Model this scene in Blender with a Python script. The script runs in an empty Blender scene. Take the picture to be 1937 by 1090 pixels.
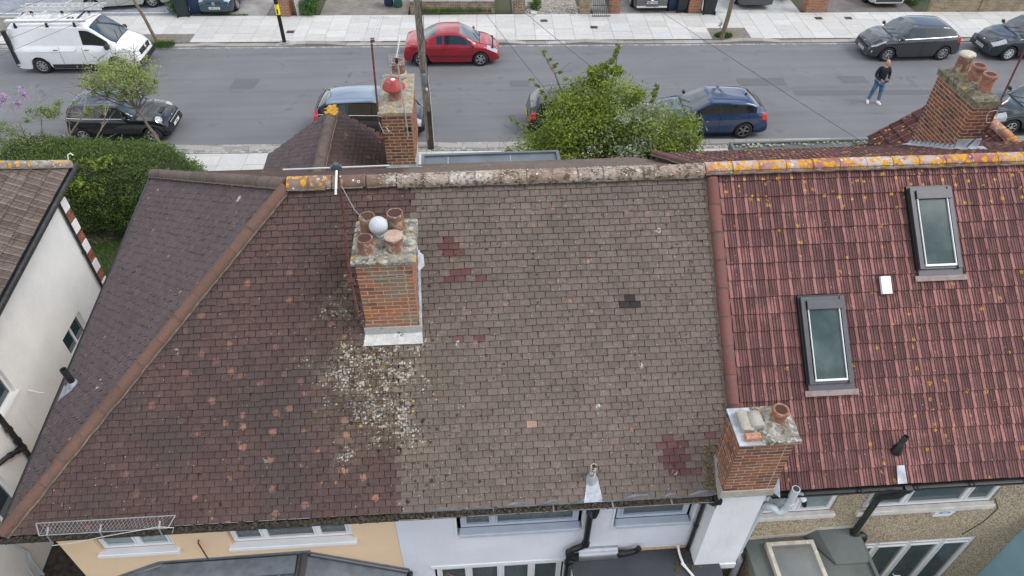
import bpy, bmesh, math, random
from math import sin, cos, pi, radians, sqrt, atan2, exp
from mathutils import Vector, Matrix, Euler
import mathutils.noise as mn

SC = bpy.context.scene
COL = SC.collection

# ------------------------------------------------------------------ camera
F_PX, PITCH, YAW, ROLL, CAM_H = 1343.0, radians(42.7), radians(4.18), 0.008, 13.7
_fw = Vector((sin(YAW)*cos(PITCH), cos(YAW)*cos(PITCH), -sin(PITCH)))
_rt = Vector((cos(YAW), -sin(YAW), 0))
_up = _rt.cross(_fw)
_r2 = _rt*cos(ROLL) + _up*sin(ROLL)
_u2 = _up*cos(ROLL) - _rt*sin(ROLL)
CAM = Vector((0, 0, CAM_H))
cd = bpy.data.cameras.new('camera')
cam = bpy.data.objects.new('camera', cd)
COL.objects.link(cam)
M = Matrix((( _r2.x, _u2.x, -_fw.x, 0), (_r2.y, _u2.y, -_fw.y, 0), (_r2.z, _u2.z, -_fw.z, CAM_H), (0, 0, 0, 1)))
cam.matrix_world = M
cd.sensor_width = 36.0
cd.lens = 36.0*F_PX/1937.0
cd.clip_start = 0.05
cd.clip_end = 3000.0
SC.camera = cam

# ------------------------------------------------------------------ world and sun
SUN_EL, SUN_AZ = radians(50), radians(102)     # azimuth clockwise from +y (street side)
world = bpy.data.worlds.new('World')
SC.world = world
world.use_nodes = True
wn, wl = world.node_tree.nodes, world.node_tree.links
wn.clear()
wo = wn.new('ShaderNodeOutputWorld'); bg = wn.new('ShaderNodeBackground')
sky = wn.new('ShaderNodeTexSky'); sky.sky_type = 'NISHITA'; sky.sun_disc = False
sky.sun_elevation = SUN_EL; sky.sun_rotation = SUN_AZ
sky.air_density = 1.0; sky.dust_density = 1.5; sky.ozone_density = 1.5
tc = wn.new('ShaderNodeTexCoord'); mp = wn.new('ShaderNodeMapping'); mp.inputs['Scale'].default_value = (1.0, 1.0, 2.2)
nz = wn.new('ShaderNodeTexNoise'); nz.inputs['Scale'].default_value = 2.3; nz.inputs['Detail'].default_value = 7; nz.inputs['Roughness'].default_value = .58
nz.inputs['Distortion'].default_value = .4
mr = wn.new('ShaderNodeMapRange'); mr.inputs['From Min'].default_value = .42; mr.inputs['From Max'].default_value = .62
mx = wn.new('ShaderNodeMix'); mx.data_type = 'RGBA'
mx.inputs['B'].default_value = (10.5, 10.4, 10.4, 1)
wl.new(tc.outputs['Generated'], mp.inputs['Vector']); wl.new(mp.outputs['Vector'], nz.inputs['Vector'])
wl.new(nz.outputs['Fac'], mr.inputs['Value']); wl.new(mr.outputs['Result'], mx.inputs['Factor'])
wl.new(sky.outputs['Color'], mx.inputs['A']); wl.new(mx.outputs['Result'], bg.inputs['Color'])
bg.inputs['Strength'].default_value = 0.13
wl.new(bg.outputs['Background'], wo.inputs['Surface'])

sd = bpy.data.lights.new('sun', 'SUN'); sun = bpy.data.objects.new('sun', sd); COL.objects.link(sun)
sd.energy = 1.15; sd.angle = radians(26); sd.color = (1.0, .965, .91)
sdir = Vector((sin(SUN_AZ)*cos(SUN_EL), cos(SUN_AZ)*cos(SUN_EL), sin(SUN_EL)))
sun.rotation_euler = sdir.to_track_quat('Z', 'Y').to_euler()
sun.location = (20, -20, 40)

SC.view_settings.view_transform = 'Standard'
SC.view_settings.look = 'None'
SC.view_settings.exposure = 0.55
SC.view_settings.gamma = 1.0
SC.view_settings.use_curve_mapping = False

# ------------------------------------------------------------------ node helper
class NT:
    def __init__(s, name):
        s.m = bpy.data.materials.new(name); s.m.use_nodes = True
        s.t = s.m.node_tree; s.n = s.t.nodes; s.l = s.t.links
        s.b = s.n['Principled BSDF']
        g = s.n.new('ShaderNodeNewGeometry'); s.pos = g.outputs['Position']; s.isl = g.outputs['Random Per Island']
        s.nrm = g.outputs['Normal']
        o = s.n.new('ShaderNodeObjectInfo'); s.orn = o.outputs['Random']
        t = s.n.new('ShaderNodeTexCoord'); s.obj = t.outputs['Object']; s.gen = t.outputs['Generated']
    def put(s, sock, v):
        if isinstance(v, bpy.types.NodeSocket): s.l.new(v, sock)
        elif v is not None:
            if isinstance(v, (tuple, list)) and len(v) == 3 and sock.type == 'RGBA': v = (*v, 1)
            sock.default_value = v
    def math(s, op, a, b=None, c=None, clamp=False):
        n = s.n.new('ShaderNodeMath'); n.operation = op; n.use_clamp = clamp
        s.put(n.inputs[0], a)
        if b is not None: s.put(n.inputs[1], b)
        if c is not None: s.put(n.inputs[2], c)
        return n.outputs[0]
    def noise(s, scale, detail=3, vec=None, rough=.55, dist=0):
        n = s.n.new('ShaderNodeTexNoise'); n.inputs['Scale'].default_value = scale
        n.inputs['Detail'].default_value = detail; n.inputs['Roughness'].default_value = rough
        n.inputs['Distortion'].default_value = dist
        s.l.new(vec or s.pos, n.inputs['Vector']); return n.outputs['Fac']
    def vor(s, scale, vec=None, feature='F1', rnd=1.0):
        n = s.n.new('ShaderNodeTexVoronoi'); n.feature = feature; n.inputs['Scale'].default_value = scale
        n.inputs['Randomness'].default_value = rnd
        s.l.new(vec or s.pos, n.inputs['Vector'])
        return n.outputs['Distance'], (n.outputs['Color'] if feature != 'DISTANCE_TO_EDGE' else None)
    def map(s, vec, scale=(1, 1, 1), loc=(0, 0, 0), rot=(0, 0, 0)):
        n = s.n.new('ShaderNodeMapping'); n.inputs['Scale'].default_value = scale
        n.inputs['Location'].default_value = loc; n.inputs['Rotation'].default_value = rot
        s.l.new(vec, n.inputs['Vector']); return n.outputs['Vector']
    def ramp(s, v, a, b, lo=0., hi=1.):
        n = s.n.new('ShaderNodeMapRange'); n.interpolation_type = 'SMOOTHSTEP'
        for i, x in enumerate((v, a, b, lo, hi)): s.put(n.inputs[i], x)
        return n.outputs[0]
    def mix(s, f, a, b, mode='MIX'):
        n = s.n.new('ShaderNodeMix'); n.data_type = 'RGBA'; n.blend_type = mode
        s.put(n.inputs['Factor'], f); s.put(n.inputs['A'], a); s.put(n.inputs['B'], b)
        return n.outputs['Result']
    def sep(s, v):
        n = s.n.new('ShaderNodeSeparateXYZ'); s.l.new(v, n.inputs[0]); return n.outputs
    def scl(s, col, f):
        n = s.n.new('ShaderNodeVectorMath'); n.operation = 'SCALE'
        s.put(n.inputs[0], col); s.put(n.inputs['Scale'], f); return n.outputs[0]
    def attr(s, name):
        n = s.n.new('ShaderNodeAttribute'); n.attribute_name = name; return n.outputs['Fac']
    def bump(s, h, strength=.4, dist=.01):
        n = s.n.new('ShaderNodeBump'); n.inputs['Strength'].default_value = strength
        n.inputs['Distance'].default_value = dist; s.put(n.inputs['Height'], h)
        s.l.new(n.outputs[0], s.b.inputs['Normal'])
    def fin(s, col=None, rough=None, metal=None, spec=None, coat=None, alpha=None):
        for k, v in (('Base Color', col), ('Roughness', rough), ('Metallic', metal), ('Specular IOR Level', spec), ('Coat Weight', coat), ('Alpha', alpha)):
            if v is not None: s.put(s.b.inputs[k], v)
        return s.m

_mc = {}
def mat(name, col, rough=.7, var=.12, scale=4., bump=0., bscale=60., metal=0., rnd=0., spec=None, dirt=0., dirtcol=(.05,.045,.035), isl=False, coat=None):
    if name in _mc: return _mc[name]
    t = NT(name)
    f = t.ramp(t.noise(scale, 4), .3, .7, 1-var, 1+var)
    if rnd: f = t.math('MULTIPLY', f, t.ramp(t.isl if isl else t.orn, 0, 1, 1-rnd, 1+rnd))
    c = t.scl(col, f)
    if dirt:
        d = t.math('MULTIPLY', t.ramp(t.noise(scale*.6+1.3, 6, rough=.7), .5, .75), dirt)
        c = t.mix(d, c, dirtcol)
    if bump: t.bump(t.noise(bscale, 3), bump, .01)
    _mc[name] = t.fin(c, rough, metal, spec, coat)
    return _mc[name]

# ------------------------------------------------------------------ mesh helper
def Wm(o):
    m = o.matrix_basis.copy()
    while o.parent:
        o = o.parent; m = o.matrix_basis @ m
    return m

class MB:
    def __init__(s): s.v = []; s.f = []; s.mi = []; s.w = []; s.cur = 0; s.cw = 0.
    def face(s, idx): s.f.append(idx); s.mi.append(s.cur); s.w.append(s.cw)
    def poly(s, pts):
        b = len(s.v); s.v += [tuple(p) for p in pts]; s.face(tuple(range(b, b+len(pts)))); return s
    def bb(s, x0, x1, y0, y1, z0, z1, M=None):
        P = [(x0,y0,z0),(x1,y0,z0),(x1,y1,z0),(x0,y1,z0),(x0,y0,z1),(x1,y0,z1),(x1,y1,z1),(x0,y1,z1)]
        if M is not None: P = [tuple(M @ Vector(p)) for p in P]
        b = len(s.v); s.v += P
        for q in ((0,3,2,1),(4,5,6,7),(0,1,5,4),(1,2,6,5),(2,3,7,6),(3,0,4,7)): s.face(tuple(b+i for i in q))
        return s
    def box(s, c, d, M=None):
        return s.bb(c[0]-d[0]/2,c[0]+d[0]/2,c[1]-d[1]/2,c[1]+d[1]/2,c[2]-d[2]/2,c[2]+d[2]/2,M)
    def bev(s, x0, x1, y0, y1, z0, z1, r=.01, M=None):
        # box with chamfered top edges
        P = [(x0,y0,z0),(x1,y0,z0),(x1,y1,z0),(x0,y1,z0),(x0,y0,z1-r),(x1,y0,z1-r),(x1,y1,z1-r),(x0,y1,z1-r),
             (x0+r,y0+r,z1),(x1-r,y0+r,z1),(x1-r,y1-r,z1),(x0+r,y1-r,z1)]
        if M is not None: P = [tuple(M @ Vector(p)) for p in P]
        b = len(s.v); s.v += P
        for q in ((0,1,5,4),(1,2,6,5),(2,3,7,6),(3,0,4,7),(4,5,9,8),(5,6,10,9),(6,7,11,10),(7,4,8,11),(8,9,10,11)): s.face(tuple(b+i for i in q))
        return s
    def tube(s, pts, r, seg=8, cap=True):
        pts = [Vector(p) for p in pts]; rr = r if isinstance(r, (list, tuple)) else [r]*len(pts)
        n = len(pts); ref = None; rings = []
        for i, p in enumerate(pts):
            d = (pts[min(i+1, n-1)]-pts[max(i-1, 0)]).normalized()
            if ref is None: ref = Vector((0,0,1)) if abs(d.z) < .9 else Vector((1,0,0))
            a = (ref - d*ref.dot(d)).normalized(); ref = a; c = d.cross(a)
            b = len(s.v)
            for k in range(seg):
                t = 2*pi*k/seg; s.v.append(tuple(p+(a*cos(t)+c*sin(t))*rr[i]))
            rings.append(b)
        for i in range(n-1):
            for k in range(seg):
                k2 = (k+1) % seg; s.face((rings[i]+k, rings[i]+k2, rings[i+1]+k2, rings[i+1]+k))
        if cap:
            s.face(tuple(rings[0]+k for k in range(seg))[::-1]); s.face(tuple(rings[-1]+k for k in range(seg)))
        return s
    def lathe(s, prof, c=(0,0,0), seg=20, M=None):
        b = len(s.v); M = M or Matrix.Translation(Vector(c))
        for r, z in prof:
            for k in range(seg):
                t = 2*pi*k/seg; s.v.append(tuple(M @ Vector((r*cos(t), r*sin(t), z))))
        for i in range(len(prof)-1):
            for k in range(seg):
                k2 = (k+1) % seg; s.face((b+i*seg+k, b+i*seg+k2, b+(i+1)*seg+k2, b+(i+1)*seg+k))
        if prof[0][0] > 1e-4: s.face(tuple(b+k for k in range(seg))[::-1])
        if prof[-1][0] > 1e-4: s.face(tuple(b+(len(prof)-1)*seg+k for k in range(seg)))
        return s
    def prism(s, pts, vec):
        vec = Vector(vec); n = len(pts); b = len(s.v)
        s.v += [tuple(p) for p in pts] + [tuple(Vector(p)+vec) for p in pts]
        s.face(tuple(range(b, b+n))[::-1]); s.face(tuple(range(b+n, b+2*n)))
        for i in range(n):
            j = (i+1) % n; s.face((b+i, b+j, b+n+j, b+n+i))
        return s
    def add(s, me, M):
        b = len(s.v)
        s.v += [tuple(M @ v.co) for v in me.vertices]
        wa = me.attributes.get('wear')
        for i, p in enumerate(me.polygons):
            s.f.append(tuple(b+k for k in p.vertices)); s.mi.append(s.cur); s.w.append(wa.data[i].value if wa else s.cw)
    def mesh(s, name, mats, smooth=False, angle=35, wear=False):
        me = bpy.data.meshes.new(name); me.from_pydata(s.v, [], s.f)
        mats = mats if isinstance(mats, (list, tuple)) else [mats]
        for m in mats: me.materials.append(m)
        if len(mats) > 1: me.polygons.foreach_set('material_index', s.mi)
        if wear:
            a = me.attributes.new('wear', 'FLOAT', 'FACE'); a.data.foreach_set('value', s.w)
        me.validate()
        if smooth:
            me.polygons.foreach_set('use_smooth', [True]*len(me.polygons))
            if angle < 180: me.set_sharp_from_angle(angle=radians(angle))
        me.update()
        return me
    def build(s, name, mats, parent=None, world=False, smooth=False, angle=35, wear=False, fix=False):
        if world and parent is not None:
            Mi = Wm(parent).inverted(); s.v = [tuple(Mi @ Vector(p)) for p in s.v]
        me = s.mesh(name, mats, smooth, angle, wear)
        if fix:
            bm = bmesh.new(); bm.from_mesh(me); bmesh.ops.recalc_face_normals(bm, faces=bm.faces); bm.to_mesh(me); bm.free()
        o = bpy.data.objects.new(name, me); COL.objects.link(o)
        if parent is not None: o.parent = parent
        return o

def inst(name, me, parent, Mw):
    o = bpy.data.objects.new(name, me); COL.objects.link(o)
    if parent is not None:
        o.parent = parent; o.matrix_basis = Wm(parent).inverted() @ Mw
    else: o.matrix_basis = Mw
    return o
def thing(name, label, cat, loc=(0,0,0), rz=0, group=None):
    o = bpy.data.objects.new(name, None); COL.objects.link(o); o.empty_display_size = .2
    o.location = loc; o.rotation_euler = (0, 0, rz)
    o['label'] = label; o['category'] = cat
    if group: o['group'] = group
    return o
def tag(o, label, cat, group=None):
    o['label'] = label; o['category'] = cat
    if group: o['group'] = group
    return o
def stuff(o): o['kind'] = 'stuff'; return o
def struct(o): o['kind'] = 'structure'; return o
def plabel(o, l): o['label'] = l; return o
def dup_tree(o, parent=None):
    c = o.copy(); COL.objects.link(c)
    if parent is not None: c.parent = parent
    for ch in [k for k in o.children]: dup_tree(ch, c)
    return c
def axes(o, x, y, z): 
    return Matrix(((x[0],y[0],z[0],o[0]),(x[1],y[1],z[1],o[1]),(x[2],y[2],z[2],o[2]),(0,0,0,1)))
def text(name, body, size, Mw, m, parent=None, ext=.001, bold=0.0):
    cu = bpy.data.curves.new('t', 'FONT'); cu.body = body; cu.size = size; cu.align_x = 'CENTER'; cu.align_y = 'CENTER'
    cu.extrude = ext; cu.offset = bold; cu.resolution_u = 3
    to = bpy.data.objects.new('t', cu); COL.objects.link(to)
    dg = bpy.context.evaluated_depsgraph_get(); dg.update()
    me = bpy.data.meshes.new_from_object(to.evaluated_get(dg)); bpy.data.objects.remove(to); bpy.data.curves.remove(cu)
    me.name = name; me.materials.clear(); me.materials.append(m)
    o = bpy.data.objects.new(name, me); COL.objects.link(o)
    if parent is not None: o.parent = parent
    o.matrix_basis = Mw
    return o
RND = random.Random(7)
def sy(x, y0): return y0 - .038*(x)          # the street runs at a small angle to the houses
# ------------------------------------------------------------------ materials
def m_asphalt():
    t = NT('asphalt')
    big = t.ramp(t.noise(.35, 4), .3, .7, .93, 1.07)
    fine = t.ramp(t.noise(45, 3, rough=.8), .25, .75, .82, 1.18)
    v = t.map(t.pos, (.12, 2.2, 1)); streak = t.ramp(t.noise(1.0, 5, vec=v), .3, .7, .93, 1.06)
    c = t.scl((.152, .155, .165), t.math('MULTIPLY', t.math('MULTIPLY', big, fine), streak))
    d = t.ramp(t.noise(.8, 5, rough=.65), .58, .8, 0, .35)
    c = t.mix(d, c, (.10, .10, .105))
    sp = t.ramp(t.vor(16)[0], .05, .09, 1, 0)
    gate = t.ramp(t.noise(3.1, 2), .55, .7)
    c = t.mix(t.math('MULTIPLY', t.math('MULTIPLY', sp, gate), .5), c, (.3, .3, .29))
    ed = t.vor(.55, vec=t.map(t.pos, (1, 1.0, 0)), feature='DISTANCE_TO_EDGE')[0]
    cr = t.math('MULTIPLY', t.ramp(t.math('ADD', ed, t.ramp(t.noise(3, 5, rough=.7), .2, .8, -.05, .05)), .0, .012, 1, 0), t.ramp(t.noise(.35, 3), .5, .62))
    c = t.mix(t.math('MULTIPLY', cr, .45), c, (.07, .07, .072))
    oi = t.ramp(t.math('ADD', t.vor(.9)[0], t.ramp(t.noise(5, 4), 0, 1, -.12, .12)), .10, .22, .35, 0)
    c = t.mix(t.math('MULTIPLY', oi, t.ramp(t.noise(.5, 2), .45, .6)), c, (.075, .075, .078))
    X = t.sep(t.pos); yy = t.math('ADD', t.math('ADD', X[1], t.math('MULTIPLY', X[0], .038)), t.ramp(t.noise(.6,3),.2,.8,-.12,.12))
    for y0, w in ((26.75, .16), (24.6, .08), (30.2, .3)):
        k = t.ramp(t.math('ABSOLUTE', t.math('SUBTRACT', yy, y0)), 0, w, .28, 0)
        c = t.mix(t.math('MULTIPLY', k, t.ramp(t.noise(2.2,4),.3,.6)), c, (.085,.087,.09))
    t.bump(t.noise(90, 2), .3, .01)
    return t.fin(c, .86)
M_ASPH = m_asphalt()
def m_patch():
    t = NT('asphalt_patch')
    c = t.scl((.118, .12, .127), t.ramp(t.noise(50, 3, rough=.8), .25, .75, .82, 1.18))
    t.bump(t.noise(90, 2), .3, .01); return t.fin(c, .88)
M_PATCH = m_patch()
def m_slab(name, col, rv=.08):
    t = NT(name)
    f = t.math('MULTIPLY', t.ramp(t.orn, 0, 1, 1-rv, 1+rv), t.ramp(t.noise(7, 5, rough=.65), .3, .7, .93, 1.06))
    c = t.scl(col, f)
    c = t.mix(t.ramp(t.noise(1.3, 5, rough=.7), .52, .75, 0, .22), c, (.30, .29, .26))
    c = t.mix(t.math('MULTIPLY', t.ramp(t.math('FRACT', t.math('MULTIPLY', t.orn, 7.3)), .55, 1, 0, 1), .3), c, (.46, .48, .50))
    sp = t.ramp(t.vor(9)[0], .04, .08, .35, 0); c = t.mix(sp, c, (.25, .25, .23))
    t.bump(t.noise(60, 3), .15, .005)
    return t.fin(c, .8)
M_SLAB = m_slab('paving_stone', (.50, .495, .47))
M_KERB = m_slab('kerb_granite', (.29, .275, .25), .14)
M_SETT = mat('sett_granite', (.30, .29, .27), .85, .2, 9, .3, 70, rnd=.25, isl=True)
M_JOINT = mat('joint_sand', (.17, .16, .14), .95, .25, 8)
def m_earth():
    t = NT('earth_and_grass')
    g = t.ramp(t.noise(1.1, 5, rough=.7), .42, .6)
    c = t.mix(g, (.075, .06, .042), (.05, .075, .028))
    c = t.scl(c, t.ramp(t.noise(22, 4, rough=.8), .2, .8, .6, 1.5))
    t.bump(t.noise(25, 4), .6, .05); return t.fin(c, .95)
M_EARTH = m_earth()
def m_soil():
    t = NT('dry_soil')
    v = t.map(t.pos, (1, 1, 1)); a = t.noise(16, 6, rough=.8)
    c = t.mix(t.ramp(a, .35, .65), (.10, .085, .06), (.25, .22, .17)); t.bump(a, .8, .04); return t.fin(c, .95)
M_SOIL = m_soil()

def m_plain(name, base, alt, isl, region=False, lich=.5, brown=.3, dense=False):
    """weathered clay plain tile: tone of each tile, dust, lichen discs, moss dots"""
    t = NT(name); r = t.isl if isl else t.orn
    r2 = t.math('FRACT', t.math('MULTIPLY', r, 13.7)); r3 = t.math('FRACT', t.math('MULTIPLY', r, 5.31))
    c = t.mix(t.math('MULTIPLY', t.ramp(r2, .35, 1.), .6), base, alt)
    # slow drift of tone over the slope
    c = t.mix(t.ramp(t.noise(.55, 4), .35, .7, 0, .45), c, tuple(x*.78 for x in base))
    c = t.scl(c, t.ramp(r, 0, 1, .93, 1.07))
    f = t.ramp(t.noise(60, 5, rough=.85), .3, .7, .66, 1.36)
    c = t.scl(c, f)
    c = t.scl(c, t.ramp(t.noise(9, 5, rough=.7), .3, .75, .86, 1.12))
    # broad pale brown washes
    if brown:
        w = t.math('MULTIPLY', t.ramp(t.noise(1.5, 4, rough=.6), .48, .68), brown)
        w = t.math('MULTIPLY', w, t.ramp(t.noise(14, 5, rough=.7), .4, .6)); c = t.mix(w, c, (.235, .18, .14))
    # moss: dark blobs
    g1 = t.ramp(t.noise(2.1, 3), .44, .60)
    dm = t.math('MULTIPLY', t.ramp(t.math('ADD', t.vor(6.3)[0], t.ramp(t.noise(30, 3), 0, 1, -.1, .1)), .10, .16, 1, 0), g1)
    c = t.mix(t.math('MULTIPLY', dm, .85), c, (.03, .026, .02))
    # small pale lichen specks everywhere, larger discs here and there
    d, dc = t.vor(17); gate = t.math('GREATER_THAN', t.sep(dc)[0], 1-.42*lich)
    sp = t.math('MULTIPLY', t.ramp(d, .10, .17, 1, 0), gate)
    c = t.mix(t.math('MULTIPLY', sp, .62), c, (.50, .49, .46))
    d, dc = t.vor(48); gate = t.math('GREATER_THAN', t.sep(dc)[1], .80)
    c = t.mix(t.math('MULTIPLY', t.math('MULTIPLY', t.ramp(d, .14, .26, 1, 0), gate), .42*lich+.1), c, (.46, .44, .40))
    # broken ring shaped lichens
    d, dc = t.vor(3.0); gate = t.math('GREATER_THAN', t.sep(dc)[2], .93)
    d = t.math('ADD', t.math('MULTIPLY', d, t.ramp(t.sep(dc)[0], 0, 1, .7, 1.9)), t.ramp(t.noise(13, 3), .2, .8, -.03, .03))
    ring = t.math('MULTIPLY', t.ramp(d, .13, .17), t.ramp(d, .19, .24, 1, 0))
    ring = t.math('MULTIPLY', t.math('MULTIPLY', ring, gate), t.ramp(t.noise(11, 3), .47, .56, 0, .7))
    c = t.mix(ring, c, (.62, .61, .58))
    # orange brown spalls
    gz = .50 if region else .86
    d, dc = t.vor(4.6 if region else 6.0); gate = t.math('GREATER_THAN', t.sep(dc)[0], gz)
    sc_ = t.math('ADD', d, t.ramp(t.noise(26, 3), 0, 1, -.14, .14))
    mk = t.ramp(t.noise(.8, 3), .45, .58)
    if region:
        Xr = t.sep(t.pos)
        q = t.math('SQRT', t.math('ADD', t.math('POWER', t.math('MULTIPLY', t.math('ADD', Xr[0], 2.6), .55), 2), t.math('POWER', t.math('ADD', Xr[1], -6.2), 2)))
        mk = t.math('MAXIMUM', t.math('MULTIPLY', mk, .5), t.ramp(t.math('ADD', q, t.ramp(t.noise(1.4, 3), .2, .8, -.35, .35)), .6, 1.35, 1, 0))
    c = t.mix(t.math('MULTIPLY', t.math('MULTIPLY', t.ramp(sc_, .20 if region else .16, .30 if region else .22, 1, 0), gate), t.math('MULTIPLY', mk, .85)), c, (.36, .175, .12))
    if region:
        d3, dc3 = t.vor(5.2, vec=t.map(t.pos, loc=(3.1, 1.7, .4))); g3 = t.math('GREATER_THAN', t.sep(dc3)[1], .62)
        c = t.mix(t.math('MULTIPLY', t.math('MULTIPLY', t.ramp(t.math('ADD', d3, t.ramp(t.noise(26, 3), 0, 1, -.1, .1)), .13, .2, 1, 0), g3), t.math('MULTIPLY', mk, .85)), c, (.035, .022, .018))
    if dense:
        # lichen washed down below the big chimney
        X = t.sep(t.pos)
        dx = t.math('MULTIPLY', t.math('ADD', X[0], 1.55), 1.0)
        dy = t.math('MULTIPLY', t.math('ADD', X[1], -7.2), .92)
        rr = t.math('SQRT', t.math('ADD', t.math('POWER', dx, 2), t.math('POWER', dy, 2)))
        k = t.ramp(t.math('ADD', rr, t.ramp(t.noise(1.6, 4), .2, .8, -.55, .55)), .45, 1.25, 1, 0)
        d, dc = t.vor(25); th = t.math('MULTIPLY', t.math('MULTIPLY', k, t.ramp(t.noise(5.5, 4, rough=.7), .38, .62, .2, 1)), .62)
        blot = t.ramp(t.math('SUBTRACT', t.math('ADD', d, t.ramp(t.noise(50, 3, rough=.8), .2, .8, -.16, .16)), th), -.10, .06, 1, 0)
        gate = t.math('LESS_THAN', t.sep(dc)[0], t.math('MULTIPLY', k, .85)); 
        ringy = t.ramp(t.noise(65, 3), .35, .6, .35, 1)
        c = t.mix(t.math('MULTIPLY', k, .5), c, t.mix(t.ramp(t.noise(7, 5, rough=.7), .4, .6), (.085, .068, .04), (.21, .175, .125)))
        c = t.mix(t.math('MULTIPLY', t.math('MULTIPLY', blot, gate), t.math('MULTIPLY', ringy, .9)), c, t.mix(t.ramp(t.noise(16, 2), .4, .6), (.34, .315, .26), (.55, .54, .50)))
        d2, dc2 = t.vor(9.0); gate2 = t.math('LESS_THAN', t.sep(dc2)[1], t.math('MULTIPLY', k, .8))
        c = t.mix(t.math('MULTIPLY', t.ramp(d2, .2, .3, .9, 0), gate2), c, (.045, .032, .02))
        d4, dc4 = t.vor(5.4, vec=t.map(t.pos, loc=(1.1, 4.7, .4)))
        q4 = t.math('SQRT', t.math('ADD', t.math('POWER', t.math('MULTIPLY', t.math('ADD', X[0], 1.0), .75), 2), t.math('POWER', t.math('MULTIPLY', t.math('ADD', X[1], -6.35), 1.3), 2)))
        m4 = t.ramp(q4, .4, 1.1, .62, 0)
        c = t.mix(t.math('MULTIPLY', t.ramp(t.math('ADD', d4, t.ramp(t.noise(26, 3), 0, 1, -.1, .1)), .14, .2, .9, 0), t.math('LESS_THAN', t.sep(dc4)[1], m4)), c, (.035, .024, .018))
        so = t.math('MULTIPLY', t.ramp(t.noise(.9, 5, rough=.65), .46, .64), t.ramp(X[0], -1.9, -1.2, .5, .12))
        c = t.mix(so, c, (.055, .048, .047))
        gate3 = t.math('LESS_THAN', t.sep(dc2)[2], t.math('MULTIPLY', k, .16))
        c = t.mix(t.math('MULTIPLY', t.ramp(d2, .16, .25, .9, 0), gate3), c, (.42, .30, .07))
    t.bump(t.noise(110, 3, rough=.7), .5, .004)
    return t.fin(c, .9, spec=.25)
GREY, GREY2 = (.143, .113, .095), (.171, .135, .112)
BRWN, BRWN2 = (.088, .057, .05), (.112, .069, .058)
M_PG = [m_plain('grey_brown_tile', GREY, GREY2, i, lich=.8, brown=.38, dense=True) for i in (False, True)]
M_PB = [m_plain('dark_brown_tile', BRWN, BRWN2, i, region=True, lich=.35, brown=0, dense=True) for i in (False, True)]
M_PH = [m_plain('greyed_brown_tile', (.10, .078, .078), (.12, .09, .088), i, lich=.3, brown=0) for i in (False, True)]  # greyer brown for the hip slope and the bay's left slope
M_RED = m_plain('maroon_replacement_tile', (.125, .062, .058), (.15, .075, .068), False, lich=.2, brown=0)
M_BLK = m_plain('charcoal_replacement_tile', (.035, .03, .032), (.045, .037, .037), False, lich=.2, brown=0)
M_PINK = m_plain('salmon_replacement_tile', (.38, .24, .185), (.36, .23, .18), False, lich=.1, brown=0)
M_BAT = mat('roof_batten_dark', (.02, .017, .015), .95)

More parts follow.
